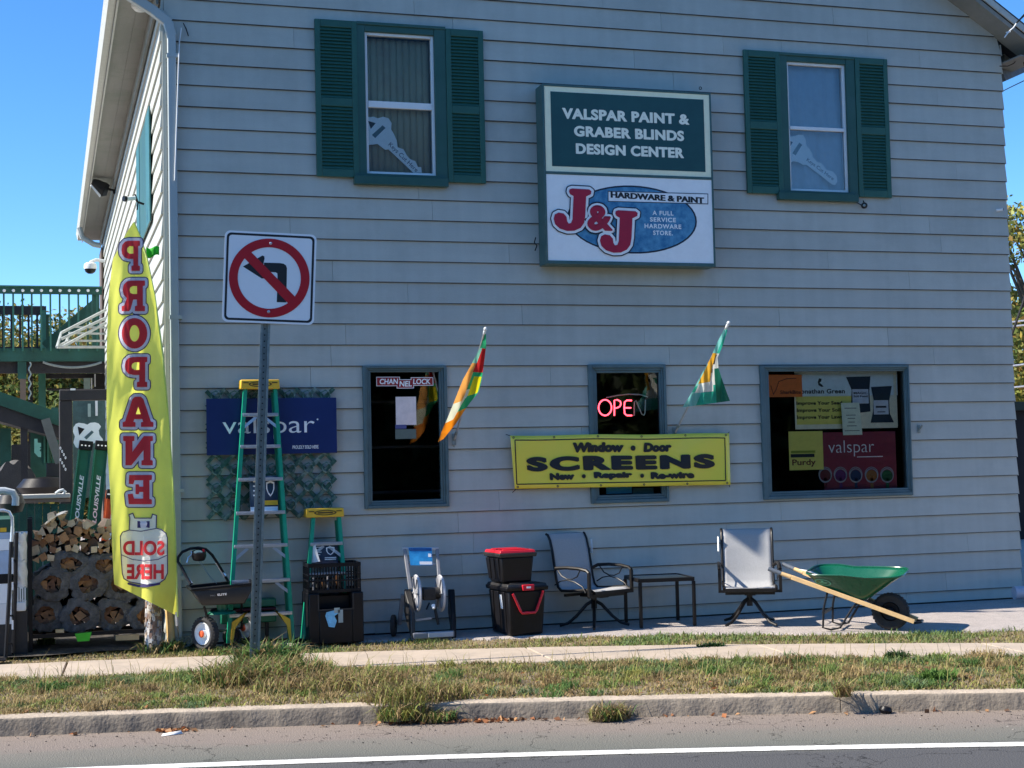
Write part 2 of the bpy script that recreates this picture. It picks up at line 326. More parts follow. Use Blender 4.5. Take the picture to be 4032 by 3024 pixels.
def road_mat():
    m = bpy.data.materials.new('asphalt'); m.use_nodes = True; N = m.node_tree.nodes; L = m.node_tree.links; b = N['Principled BSDF']
    tc = N.new('ShaderNodeTexCoord'); at = N.new('ShaderNodeAttribute'); at.attribute_name = 'across'
    n1 = N.new('ShaderNodeTexNoise'); n1.inputs['Scale'].default_value = 2.2; n1.inputs['Detail'].default_value = 7
    mp = N.new('ShaderNodeMapping'); mp.inputs['Scale'].default_value = (.5, 1.8, 1); L.new(tc.outputs['Object'], mp.inputs[0]); L.new(mp.outputs[0], n1.inputs['Vector'])
    mm = N.new('ShaderNodeMath'); mm.operation = 'MULTIPLY_ADD'; mm.inputs[1].default_value = .35; L.new(n1.outputs[0], mm.inputs[0]); L.new(at.outputs['Fac'], mm.inputs[2])
    rp = N.new('ShaderNodeValToRGB'); e = rp.color_ramp.elements
    e[0].position = .18; e[0].color = (.225, .185, .155, 1); e[1].position = 1; e[1].color = (.082, .082, .084, 1)
    for p, c in ((.55, (.17, .158, .135)), (.78, (.135, .137, .118)), (.42, (.205, .172, .147))): q = e.new(p); q.color = (*c, 1)
    sc_ = N.new('ShaderNodeMath'); sc_.operation = 'MULTIPLY'; sc_.inputs[1].default_value = .62; L.new(mm.outputs[0], sc_.inputs[0]); L.new(sc_.outputs[0], rp.inputs[0])
    n2 = N.new('ShaderNodeTexNoise'); n2.inputs['Scale'].default_value = 160; n2.inputs['Detail'].default_value = 3; L.new(tc.outputs['Object'], n2.inputs['Vector'])
    n3 = N.new('ShaderNodeTexVoronoi'); n3.inputs['Scale'].default_value = 95; L.new(tc.outputs['Object'], n3.inputs['Vector'])
    r2 = N.new('ShaderNodeMapRange'); r2.inputs[1].default_value = .3; r2.inputs[2].default_value = .7; r2.inputs[3].default_value = .55; r2.inputs[4].default_value = 1.5; L.new(n2.outputs[0], r2.inputs[0])
    mx = N.new('ShaderNodeMix'); mx.data_type = 'RGBA'; mx.blend_type = 'MULTIPLY'; mx.inputs[0].default_value = 1; L.new(rp.outputs[0], mx.inputs[6]); L.new(r2.outputs[0], mx.inputs[7])
    L.new(mx.outputs[2], b.inputs['Base Color']); b.inputs['Roughness'].default_value = .9; b.inputs['Specular IOR Level'].default_value = .2
    vc = N.new('ShaderNodeTexVoronoi'); vc.feature = 'DISTANCE_TO_EDGE'; vc.inputs['Scale'].default_value = .55
    nd = N.new('ShaderNodeTexNoise'); nd.inputs['Scale'].default_value = 3; nd.inputs['Detail'].default_value = 8; L.new(tc.outputs['Object'], nd.inputs['Vector'])
    vm = N.new('ShaderNodeVectorMath'); vm.operation = 'ADD'; L.new(tc.outputs['Object'], vm.inputs[0]); L.new(nd.outputs['Color'], vm.inputs[1]); L.new(vm.outputs[0], vc.inputs['Vector'])
    rc_ = N.new('ShaderNodeMapRange'); rc_.inputs[1].default_value = .0; rc_.inputs[2].default_value = .006; rc_.inputs[3].default_value = .35; rc_.inputs[4].default_value = 1; L.new(vc.outputs[0], rc_.inputs[0])
    mx3 = N.new('ShaderNodeMix'); mx3.data_type = 'RGBA'; mx3.blend_type = 'MULTIPLY'; mx3.inputs[0].default_value = 1; L.new(mx.outputs[2], mx3.inputs[6]); L.new(rc_.outputs[0], mx3.inputs[7]); L.new(mx3.outputs[2], b.inputs['Base Color'])
    bp = N.new('ShaderNodeBump'); bp.inputs['Strength'].default_value = .6; bp.inputs['Distance'].default_value = .006; L.new(n3.outputs[0], bp.inputs['Height']); L.new(bp.outputs[0], b.inputs['Normal'])
    return m
m_soil = mat('soil', (.22, .17, .11), .95, var=.4, scale=6, bump=.8, bscale=40, dirt=(.09, .10, .045))
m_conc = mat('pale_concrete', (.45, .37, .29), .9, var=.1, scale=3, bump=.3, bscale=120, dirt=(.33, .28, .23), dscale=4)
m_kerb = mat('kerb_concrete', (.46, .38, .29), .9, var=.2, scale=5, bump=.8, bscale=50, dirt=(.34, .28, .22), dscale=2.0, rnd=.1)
m_kface = mat('stained_shaded_kerb_face', (.245, .205, .16), .9, var=.3, scale=4, bump=.8, bscale=40, dirt=(.11, .10, .088), dscale=2.6, rnd=.15)  # darker front face, its shade painted in together with the stains
m_gravel = mat('pale_gravel_paving', (.42, .37, .34), .95, var=.35, scale=70, bump=1, bscale=110, dirt=(.30, .27, .25), dscale=5)
m_line = mat('road_paint', (.72, .71, .66), .7, var=.06, scale=30, bump=.3, bscale=150, dirt=(.34, .33, .31), dscale=14)
m_far = mat('far_ground', (.03, .042, .018), .95, var=.4, scale=.5)
mb = MB(); mb.grid(lambda u, v: (-600+1200*u, -600+1200*v, -.19), 12, 12); struct('ground', mb, m_far)
rd = strip(lambda x: kerb_y(x)-9, kerb_y, -.15, 30); o = struct('road', rd, road_mat())
at_ = o.data.attributes.new('across', 'FLOAT', 'POINT')
at_.data.foreach_set('value', [min(2.2, max(0, kerb_y(v[0])-v[1])) for v in rd.v])
lm = MB(); xs = [x for x in XS if -12 < x < 14]; xs = list(np.arange(-12, 14, .04)); n = len(xs)
for x in xs: lm.v.append((x, kerb_y(x)-1.335-.006*rng.random(), -.146))
for x in xs: lm.v.append((x, kerb_y(x)-1.205+.006*rng.random(), -.146))
for i in range(n-1): lm.f.append((i, i+1, n+i+1, n+i)); lm.m.append(0)
struct('road_line', lm, m_line)
# kerb in cast lengths, with joints
ks = thing('kerb', 'long concrete kerb between the asphalt and the grass verge', 'kerb'); ks['kind'] = 'structure'; del ks['category']
jo = [-12, -8, -4, 1.02, 3.97, 8.3, 12]
for a, b in zip(jo, jo[1:]):
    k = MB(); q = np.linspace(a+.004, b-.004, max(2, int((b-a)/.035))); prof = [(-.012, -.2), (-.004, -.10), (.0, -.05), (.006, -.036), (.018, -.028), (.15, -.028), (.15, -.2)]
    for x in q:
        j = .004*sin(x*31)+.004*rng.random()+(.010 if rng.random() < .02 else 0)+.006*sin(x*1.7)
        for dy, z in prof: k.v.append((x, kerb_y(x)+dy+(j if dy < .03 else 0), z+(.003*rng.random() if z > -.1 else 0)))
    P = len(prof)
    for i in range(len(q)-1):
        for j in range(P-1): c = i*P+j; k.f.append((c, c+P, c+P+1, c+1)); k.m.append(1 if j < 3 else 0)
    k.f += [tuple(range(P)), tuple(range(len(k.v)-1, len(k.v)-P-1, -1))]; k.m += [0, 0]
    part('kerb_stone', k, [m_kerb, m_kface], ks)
sp0 = MB(); sp0.grid(lambda u, v: (-3.2+2.98*u, -.12+2.1*v+.05*sin(u*17), .001+.003*sin(u*40)*sin(v*31)), 50, 30); struct('ground_shade_patch', sp0, mat('painted_ground_shade', (.035, .03, .026), .95, var=.6, scale=14, bump=1, bscale=60, dirt=(.10, .085, .07), dscale=7))  # dark sheet that paints in the shade below the firewood rack
struct('verge', strip(lambda x: kerb_y(x)+.145, walk_y, -.034, 4), m_soil)
wk = thing('pavement', 'pale concrete pavement slabs between two strips of grass', 'pavement'); wk['kind'] = 'structure'; del wk['category']
cuts = [-14, -12.2, -10.4, -8.6, -6.8, -5, -3.0, -1.05, .75, 2.75, 4.6, 6.3, 8.1, 9.9, 11.7, 13.5, 15.3]
for a, b in zip(cuts, cuts[1:]):
    k = MB(); q = np.linspace(a+.008, b-.008, 8); dz = .006*(rng.random()-.5)
    for x in q:
        for y, z in ((walk_y(x), -.12), (walk_y(x), -.018+dz), (walk_b(x), -.018+dz), (walk_b(x), -.12)): k.v.append((x+.06*(y-walk_y(x)), y, z))
    for i in range(7):
        for j in range(3): c = i*4+j; k.f.append((c, c+4, c+5, c+1)); k.m.append(0)
    k.f += [(0, 1, 2, 3), (31, 30, 29, 28)]; k.m += [0, 0]
    part('paving_slab', k, m_conc, wk, bevel=.006)
struct('grass_strip', strip(walk_b, grass_b, -.03, 3), m_soil)
fc = MB(); n_ = len(XS)
for off, z in ((-.03, -.05), (.02, -.008), (.3, -.004), (1.5, -.004), (6, -.004), (20, -.004), (60, -.004)):
    for x in XS: fc.v.append((x, grass_b(x)+off+(.012*sin(x*41)+.01*sin(x*97) if off < .1 else 0), z))
for j in range(6):
    for i in range(n_-1): q_ = j*n_+i; fc.f.append((q_, q_+1, q_+n_+1, q_+n_)); fc.m.append(0)
struct('forecourt', fc, m_gravel)

# ================================================================== the shop building
XL, XRT, ZE = -.12, 8.87, 6.04
bd = thing('shop_building', 'blue-grey clapboard hardware shop with green shutters and white-edged gable roof', 'building', (4.4, 0, 0))
CO = .2; Z0 = .12
wins_low = {'a': (786, 790, 968, 1097), 'b': (1274.5, 787, 1442, 1086), 'c': (1646.5, 789, 1968, 1075)}
wins_up = {'l': (772, 53, 964, 390), 'r': (1685.5, 119, 1848.5, 428)}
OPN = []
for kx in wins_low.values():
    a, b, c, d = rect(*kx, 0); OPN.append((a+.035, b-.035, c+.035, d-.035))
for kx in wins_up.values():
    a, b, c, d = rect(*kx, 0); OPN.append((a+.04, b-.04, c+.05, d-.04))
def roof_z(x): return 6.0+.62*(4.9-abs(x-4.375))
def board(x0, x1, zb, zt, z0c, xt=None):
    """clapboard piece: the lower edge stands 19 mm proud, the top 4 mm"""
    jy = random.uniform(0, .003); yo = lambda z: -(.003+jy+.017*(1-(z-z0c)/CO)); k = MB()
    if abs(zb-z0c) < .002 and zt-zb > .03:      # lap shadow painted as a dark strip along the foot of the board
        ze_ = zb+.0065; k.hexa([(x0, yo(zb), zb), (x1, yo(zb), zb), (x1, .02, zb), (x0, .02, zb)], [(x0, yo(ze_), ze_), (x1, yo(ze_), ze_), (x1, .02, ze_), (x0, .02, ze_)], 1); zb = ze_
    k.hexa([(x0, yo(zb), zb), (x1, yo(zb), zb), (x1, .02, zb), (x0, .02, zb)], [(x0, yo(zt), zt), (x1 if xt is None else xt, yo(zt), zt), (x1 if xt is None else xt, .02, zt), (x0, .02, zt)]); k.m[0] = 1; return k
nb = 0
for i in range(-1, 47):
    zb = Z0+i*CO; zt = zb+CO-.0005; lo, hi = XL+.02, XRT
    rk_ = lambda z: min(XRT, 4.375+(8.86-z)/.6157)
    if zt > ZE: lo = max(lo, 4.375-(8.98-zt)/.6157)
    hi = rk_(zb); hi2 = rk_(zt)
    if hi-lo < .3: break
    joints = [lo]; x = lo + 1.1+2.4*random.random()
    while x < hi-.6: joints.append(x); x += 2.2+1.6*random.random()
    joints.append(hi)
    for a, b in zip(joints, joints[1:]):
        a += .0012; b -= .0012; segs = [(a, b, max(zb, .012+.006*random.random()), zt)]
        for (ox0, ox1, oz0, oz1) in OPN:
            ns = []
            for (s0, s1, t0, t1) in segs:
                if ox1 <= s0 or ox0 >= s1 or oz1 <= t0 or oz0 >= t1: ns.append((s0, s1, t0, t1)); continue
                if s0 < ox0: ns.append((s0, ox0, t0, t1))
                if s1 > ox1: ns.append((ox1, s1, t0, t1))
                if t0 < oz0: ns.append((max(s0, ox0), min(s1, ox1), t0, oz0))
                if t1 > oz1: ns.append((max(s0, ox0), min(s1, ox1), oz1, t1))
            segs = ns
        for (s0, s1, t0, t1) in segs:
            if s1-s0 > .004 and t1-t0 > .004:
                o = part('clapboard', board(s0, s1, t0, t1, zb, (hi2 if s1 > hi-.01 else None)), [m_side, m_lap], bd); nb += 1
# side wall boards (facing left) and back of the wall
for i in range(-1, 30):
    zb = Z0+i*CO; zt = min(ZE, zb+CO-.0005)
    xo = lambda z: XL-(.004+.02*(1-(z-zb)/CO)); k = MB()
    k.hexa([(xo(zb), -.004, zb), (XL+.018, -.004, zb), (XL+.018, 15.8, zb), (xo(zb), 15.8, zb)], [(xo(zt), -.004, zt), (XL+.018, -.004, zt), (XL+.018, 15.8, zt), (xo(zt), 15.8, zt)])
    part('clapboard', k, m_side, bd)
    k = MB(); xo = lambda z: XRT+.001+(.004+.02*(1-(z-zb)/CO))
    k.hexa([(XRT+.001, -.002, zb), (xo(zb), -.002, zb), (xo(zb), 15.8, zb), (XRT+.001, 15.8, zb)], [(XRT+.001, -.002, zt), (xo(zt), -.002, zt), (xo(zt), 15.8, zt), (XRT+.001, 15.8, zt)])
    part('clapboard', k, m_side, bd)
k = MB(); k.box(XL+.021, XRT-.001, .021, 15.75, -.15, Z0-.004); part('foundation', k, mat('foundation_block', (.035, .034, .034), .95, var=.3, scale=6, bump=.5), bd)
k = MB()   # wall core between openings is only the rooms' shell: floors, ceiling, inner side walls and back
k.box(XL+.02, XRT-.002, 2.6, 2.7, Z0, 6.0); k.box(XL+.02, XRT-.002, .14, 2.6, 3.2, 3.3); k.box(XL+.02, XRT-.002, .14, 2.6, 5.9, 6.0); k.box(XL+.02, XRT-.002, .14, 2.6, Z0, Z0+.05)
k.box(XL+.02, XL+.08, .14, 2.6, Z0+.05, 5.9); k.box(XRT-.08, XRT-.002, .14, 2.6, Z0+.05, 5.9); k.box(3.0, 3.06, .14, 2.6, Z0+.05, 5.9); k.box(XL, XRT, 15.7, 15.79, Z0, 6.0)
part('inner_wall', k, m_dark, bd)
# sheathing behind the clapboards with the openings left free
xs_ = sorted(set([XL+.021, XRT-.001]+[v for q in OPN for v in q[:2]])); k = MB()
for a, b in zip(xs_, xs_[1:]):
    mid = (a+b)/2; zs = [Z0-.0]; ops = sorted([(q[2], q[3]) for q in OPN if q[0] <= mid <= q[1]]); z = Z0
    for (p, q) in ops: k.box(a, b, .021, .13, z, p); z = q
    k.box(a, b, .021, .13, z, 6.0)
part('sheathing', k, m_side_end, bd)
k = MB(); k.add([(XL, .03, 6.001), (8.5, .03, 6.001), (4.375, .03, 8.7), (XL, .1, 6.001), (XRT, .1, 6.001), (4.375, .1, 8.7)], [(0, 1, 2), (5, 4, 3), (0, 2, 5, 3), (1, 4, 5, 2)]); part('gable', k, m_side_end, bd)
# roof with front overhang
roof = MB()
for sgn in (-1, 1):
    xe = 4.375+sgn*4.84; ze = 6.04-(.15 if sgn > 0 else 0)
    roof.hexa([(4.375, -.32, 9.06), (xe, -.32, ze+.06), (xe, 16.1, ze+.06), (4.375, 16.1, 9.06)], [(4.375, -.32, 9.14), (xe+sgn*.03, -.32, ze+.12), (xe+sgn*.03, 16.1, ze+.12), (4.375, 16.1, 9.14)])
ro = part('roof', roof, m_roof, bd)
for sgn in (-1, 1):
    xe = 4.375+sgn*4.84; k = MB(); dz = -.15 if sgn > 0 else 0
    k.hexa([(4.375, -.34, 9.05), (xe, -.34, 6.065+dz), (xe, -.322, 6.065+dz), (4.375, -.322, 9.05)], [(4.375, -.34, 9.13), (xe, -.34, 6.14+dz), (xe, -.322, 6.14+dz), (4.375, -.322, 9.13)])
    part('rake_board', k, m_fascia, ro)
    k = MB(); k.hexa([(4.375, -.318, 8.98), (xe, -.318, 6.0+dz), (xe, .0, 6.0+dz), (4.375, .0, 8.98)], [(4.375, -.318, 9.05), (xe, -.318, 6.05+dz), (xe, .0, 6.05+dz), (4.375, .0, 9.05)])
    part('rake_soffit', k, m_soffit, ro)
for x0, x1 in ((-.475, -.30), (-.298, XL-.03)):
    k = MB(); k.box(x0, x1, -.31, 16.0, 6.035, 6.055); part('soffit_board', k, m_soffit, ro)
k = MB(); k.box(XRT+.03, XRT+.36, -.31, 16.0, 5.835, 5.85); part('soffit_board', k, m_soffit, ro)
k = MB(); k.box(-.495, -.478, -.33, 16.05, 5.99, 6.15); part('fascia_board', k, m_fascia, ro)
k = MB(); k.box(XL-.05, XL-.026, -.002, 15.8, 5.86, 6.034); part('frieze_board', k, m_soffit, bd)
# gutter, downspout
k = MB(); k.add([(-.60, -.35, 6.14), (-.50, -.35, 6.14), (-.50, -.35, 6.02), (-.57, -.35, 6.02), (-.60, 16, 6.14), (-.50, 16, 6.14), (-.50, 16, 6.02), (-.57, 16, 6.02)], [(0, 1, 2, 3), (7, 6, 5, 4), (0, 3, 7, 4), (1, 5, 6, 2), (2, 6, 7, 3)])
part('gutter', k, m_fascia, ro)
ds = MB(); P = [Vector((-.53, -.09, 6.03)), Vector((-.46, -.08, 5.93)), Vector((-.20, -.065, 5.78)), Vector((-.07, -.062, 5.68)), Vector((-.038, -.062, 5.56))]
for a, b in zip(P, P[1:]): ds.bar(a, b+(b-a).normalized()*.02, .085, .085, (0, 1, 0))
ds.box(-.078, -.0005, -.104, -.022, .04, 5.57)
dn = part('downspout', ds, m_spout, bd, bevel=.008)
for z in (5.35, 2.95, 1.38, .6):
    k = MB(); k.box(-.083, .03, -.108, -.021, z, z+.035); part('strap', k, m_spout, dn)
k = MB(); k.box(-.118, -.083, -.03, -.005, Z0, 5.8); part('corner_board', k, m_side, bd)
# side-wall window with shutters seen edge on
tA, tB = atX(321, 228, XL-.045), atX(323, 478, XL-.045)
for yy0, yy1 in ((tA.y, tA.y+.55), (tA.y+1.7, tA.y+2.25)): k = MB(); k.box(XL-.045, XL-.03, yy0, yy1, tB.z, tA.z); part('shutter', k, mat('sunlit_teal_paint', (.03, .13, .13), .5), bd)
k = MB(); k.box(XL-.04, XL-.028, tA.y+.56, tA.y+1.69, tB.z, tA.z); part('side_window', k, m_trim, bd)
k = MB(); k.box(XL-.06, XL-.03, 14.6, 15.7, .2, 5.7); part('rear_door_trim', k, mat('brown_trim', (.12, .085, .065), .7), bd)

# ---------------- windows
def win_frame(name, px, gx, depth, m, widths, parent):
    """outer px rect to inner glass px rect, stepped casing of several profiles"""
    a, b, c, d = rect(*px, -depth); e, f, g, h = rect(*gx, -.0); mb = MB(); n = len(widths)
    cur = (a, b, c, d)
    for i, wd in enumerate(widths):
        t = (i+1)/n; nx = tuple(p+(q-p)*wd for p, q in zip((a, b, c, d), (e, f, g, h)))
        y0 = -depth*(1-.75*i/n)-(.006 if i == 0 else 0); x0, x1, z0, z1 = cur; X0, X1, Z0_, Z1 = nx
        mb.box(x0, X0, y0, .02, z0, z1); mb.box(X1, x1, y0, .02, z0, z1); mb.box(X0, X1, y0, .02, Z1, z1); mb.box(X0, X1, y0, .02, z0, Z0_); cur = nx
    return part(name, mb, m, parent, bevel=.004), cur
GL = {'a': (801.5, 804, 950, 1080), 'b': (1290, 805.5, 1426, 1068), 'c': (1662, 802, 1956, 1058)}
for q, px in wins_low.items():
    fr, (e, f, g, h) = win_frame('window_frame', px, GL[q], .045, m_case, (.42, .72, 1.0), bd)
    k = MB(); k.box(e, f, .012, .016, g, h); part('glass', k, m_glass, fr, smooth=False)
for q, px in wins_up.items():
    a, b, c, d = rect(*px, -.03); sx = {'l': (787.5, 75.7, 937, 379.8), 'r': (1698, 138.8, 1825, 416)}[q]
    e, f, g, h = rect(*sx, .02); sill = {'l': (765, 378, 968, 401), 'r': (1681, 414, 1853, 434)}[q]
    k = MB(); k.box(a, e, -.045, .02, c, d); k.box(f, b, -.045, .02, c, d); k.box(e, f, -.04, .02, h, d); k.box(a-.0, b, -.055, -.0455, d-.03, d+.0)
    fr = part('window_casing', k, m_trim, bd, bevel=.004)
    s0, s1, s2, s3 = rect(*sill, -.06); k = MB(); k.box(s0, s1, -.085, -.02, s2, s3-.02); k.box(s0+.02, s1-.02, -.06, .0, s3-.0195, g-.001); part('sill', k, m_trim, fr, bevel=.004)
    k = MB(); t = .028; zm = atY((sx[0]+sx[2])/2, {'l': 229.5, 'r': 280}[q], .02).z; th = {'l': .032, 'r': .018}[q]
    k.box(e, e+t, -.012, .05, g, h); k.box(f-t, f, -.012, .05, g, h); k.box(e+t, f-t, -.012, .05, h-t, h); k.box(e+t, f-t, -.012, .05, g, g+t); k.box(e+t, f-t, -.018, .04, zm-th, zm+th)
    part('sash', k, m_white, fr, bevel=.003)
    k = MB(); k.box(e+t, f-t, .018, .022, zm+th, h-t); k.box(e+t, f-t, .008, .012, g+t, zm-th); part('pane', k, m_glass3 if q == 'l' else m_glass2, fr, smooth=False)
    if q == 'l':
        m_vane = mat('olive_blind', (.42, .40, .26), .7, var=.12, scale=4, stretch=(1, 1, .3), dirt=(.36, .26, .18), dscale=2)
        for i in range(10):
            xx = e+.02+(f-e-.04)*(i+.5)/10
            def vf(u, v): return (xx+(u-.5)*.075, .10+.018*sin(u*pi)*-1+.014*u, g+.02+(h-g-.05)*v)
            kk = MB(); kk.grid(vf, 6, 1); part('blind_vane', kk, m_vane, fr, solid=.002)
    else:
        m_cur = mat('white_sheer_curtain', (.62, .72, .82), .8, var=.05, trans=.3)
        def cf(u, v):
            amp = .012+.02*(1-v); return (e+(f-e)*u, .09+amp*sin(u*9+1.2*sin(v*4))+.01*sin(u*31+v*3), g+.01+(h-g-.02)*v)
        kk = MB(); kk.grid(cf, 40, 14); part('curtain', kk, m_cur, fr)
# louvred shutters
def shutter(px, label):
    a, b, c, d = rect(*px, -.02); sh = thing('louvred_shutter', label, 'shutter', (a, -.02, c), group='green louvred shutters beside the upper windows')
    st = .052; zm = c+(d-c)*.475; k = MB(); y0, y1 = -.052, -.021
    k.box(a, a+st, y0, y1, c, d); k.box(b-st, b, y0, y1, c, d); k.box(a+st, b-st, y0, y1, c, c+.075); k.box(a+st, b-st, y0, y1, d-.07, d); k.box(a+st, b-st, y0, y1, zm-.04, zm+.04)
    part('shutter_frame', k, m_shut, sh, bevel=.004); k = MB(); k.box(a+st, b-st, -.03, -.0215, c+.075, d-.07)
    k2 = MB(); L = b-a-2*st; k2.hexa([(0, -.021, -.013), (L, -.021, -.013), (L, -.017, -.015), (0, -.017, -.015)], [(0, -.006, .012), (L, -.006, .012), (L, 0, .010), (0, 0, .010)])
    me = mesh_from(k2, 'louvre', m_shut, smooth=False)
    for z0, z1 in ((c+.075, zm-.04), (zm+.04, d-.07)):
        n = int((z1-z0)/.032)
        for i in range(n): inst('louvre', me, (a+st, -.029, z0+(i+.5)*(z1-z0)/n), sh)
    part('shutter_back', k, m_shut, sh)
shutter((681, 45, 772, 383), 'green louvred shutter left of the upper window with olive vertical blinds')
shutter((964, 66, 1045, 396), 'green louvred shutter right of the upper window with olive vertical blinds')
shutter((1608, 111, 1685.5, 419), 'green louvred shutter left of the upper window with white curtain')
shutter((1848.5, 127.5, 1918.5, 427), 'green louvred shutter right of the upper window with white curtain')

# ================================================================== signs on the wall
def J(ox, oy, s=1.0):    # slab serif J, px coordinates of the sign crop (3.781 crop px per view px)
    pts = [(395, 985), (400, 965), (420, 958), (560, 966), (578, 980), (574, 1005), (548, 1018), (535, 1024), (528, 1180), (518, 1240), (490, 1280), (440, 1303), (380, 1305), (320, 1285), (282, 1250), (270, 1205), (280, 1170), (310, 1155), (350, 1162), (375, 1190), (380, 1225), (392, 1245), (412, 1240), (424, 1210), (432, 1020), (405, 1005)]
    return [((x+ox)*s, (y+oy)*s) for x, y in pts]
def cp(x, y): return ((2050+x/2.0741)/K, (280+y/2.0741)/K)
sg = thing('light_box_sign', 'large two-panel light box sign with dark green top panel over white logo panel', 'sign', (4.4, -.12, 3.5))
a, b, c, d = rect(1176, 190.5, 1541, 573, -.25)
k = MB(); k.box(a, b, -.235, -.035, c, d); k.box(a, a+.02, -.25, -.236, c, d); k.box(b-.02, b, -.25, -.236, c, d); k.box(a+.02, b-.02, -.25, -.236, d-.022, d); k.box(a+.02, b-.02, -.25, -.236, c, c+.035)
zz = atY(1357, 379, -.25).z; k.box(a+.02, b-.02, -.25, -.236, zz-.014, zz+.014); part('sign_cabinet', k, mat('green_sign_cabinet', (.045, .11, .105), .45, var=.2, dirt=(.08, .14, .13)), sg, bevel=.004)
k = MB(); k.box(a+.02, b-.02, -.243, -.2355, zz+.014, d-.022); up_ = part('upper_panel', k, mat('cream_panel', (.90, .88, .62), .4, var=.05), sg)
k = MB(); k.box(a+.02, b-.02, -.243, -.2355, c+.035, zz-.014); lo_ = part('lower_panel', k, mat('white_panel', (.90, .91, .90), .35, var=.04), sg)
k = MB(); p0, p1, p2, p3 = rect(1191, 206.5, 1521.5, 365, -.244); k.box(p0, p1, -.2462, -.2432, p2, p3); part('green_field', k, mat('green_field', (.012, .065, .062), .35, var=.2, scale=3), up_)
k = MB()
for a_ in (('VALSPAR PAINT &', 1353.5, 251.5, 275, 23.5), ('GRABER BLINDS', 1360, 288.5, 238, 23), ('DESIGN CENTER', 1362, 325.8, 234, 23)):
    k = MB()
    for j, (qx, qy) in enumerate(((0, 0), (-.8, 0), (.8, 0), (0, .5), (0, -.5))): text_px(k, a_[0], a_[1]+qx, a_[2]+qy, a_[3]-2, a_[4]-1, -.2466-j*.0002, .03, space=1.08)
    part('lettering', k, m_creamink, up_, smooth=False)
m_navy = mat('navy_print', (.008, .012, .03), .4); m_blue = mat('blue_print', (.012, .19, .45), .45, var=.35, scale=14, hue=(.12, .36, .55)); m_crim = mat('crimson_print', (.42, .006, .035), .4, var=.08)
k = MB(); Y = -.2445
def cpoly(pts, Yp, mi): pxpoly(k, [cp(x, y) for x, y in pts], Yp, .0008, mi)
el = [(910+530*cos(t)*1.0, 1212+278*sin(t)+.035*530*cos(t)) for t in np.linspace(0, 2*pi, 49)[:-1]]
cpoly(el, Y, 0); cpoly([(910+(x-910)*.975, 1212+(y-1212)*.952) for x, y in el], Y-.001, 1)
bx = [(712, 978), (1532, 1000), (1532, 1088), (712, 1066)]; cpoly(bx, Y-.002, 0); cpoly([(718, 985), (1526, 1006), (1526, 1081), (718, 1060)], Y-.003, 2)
part('logo_ellipse', k, [m_navy, m_blue, mat('white_panel2', (.90, .91, .90), .35)], lo_, smooth=False)
k = MB()
for j in range(3): text_mb(k, 'HARDWARE & PAINT', atY(*cp(1118+j*2.5, 1033), Y-.0036-j*.0002), Vector((1, 0, -.028)), ZU, atY(*cp(1500, 1033), Y).x-atY(*cp(742, 1033), Y).x, .060, .030, t=0)
part('lettering', k, [m_ink, m_whiteink], lo_, smooth=False); k = None
for i, (s_, wd) in enumerate((('A FULL', 172), ('SERVICE', 212), ('HARDWARE', 300), ('STORE.', 160))):
    k = MB(); text_px(k, s_, cp(1162, 0)[0], cp(0, 1160+i*54)[1], wd/3.781, 9.8, Y-.0016, .03, mi=1, space=1.15); part('lettering', k, [m_ink, m_whiteink], lo_, smooth=False)
k = MB(); J1, J2 = J(0, 0), J(378, 178)
amp_px = 648, 1200
for lay, (wd, mi) in enumerate(((.074, 0), (.052, 1))):
    for P_ in (J1, J2):
        ribbon(k, [cp(*q) for q in P_], wd, Y-.0045-lay*.006-(.0025 if P_ is J2 else 0), mi); cpoly(P_, Y-.0042-lay*.006-(.0025 if P_ is J2 else 0), mi)
    for j in range(12):
        rr = (34, 22)[lay]; ca_, sa_ = rr*cos(j*pi/6), rr*sin(j*pi/6)
        text_px(k, '&', *cp(amp_px[0]+ca_, amp_px[1]+sa_), 200/3.781, 200/3.781, Y-.0102-lay*.006-j*.0001, .035, mi=mi, t=0)
for P_ in (J1, J2): cpoly(P_, Y-.0165-(.002 if P_ is J2 else 0), 2)
text_px(k, '&', *cp(*amp_px), 200/3.781, 200/3.781, Y-.0200, .035, mi=2)
for ca_, sa_ in ((5, 0), (-5, 0), (0, 5), (0, -5)): text_px(k, '&', *cp(amp_px[0]+ca_, amp_px[1]+sa_), 200/3.781, 200/3.781, Y-.0203-abs(ca_)*1e-5-sa_*2e-5, .035, mi=2)
part('logo_letters', k, [m_navy, m_whiteink, m_crim], lo_, smooth=False)
for px_ in (1186, 1513):
    q = atY(px_, 188 if px_ < 1300 else 193, -.2); k = MB(); k.tube([q+Vector((.014*cos(t), 0, .014*sin(t)+.012)) for t in np.linspace(0, 2*pi, 9)[:-1]], .004, 6, True); part('lifting_eye', k, m_iron, sg)
q = atY(1162, 535, -.15); k = MB(); k.tube([q+Vector((-.02, 0, .1)), q+Vector((-.035, 0, .05)), q+Vector((-.01, 0, .02)), q+Vector((-.03, 0, -.03))], .006, 6); part('supply_cable', k, m_iron, sg)

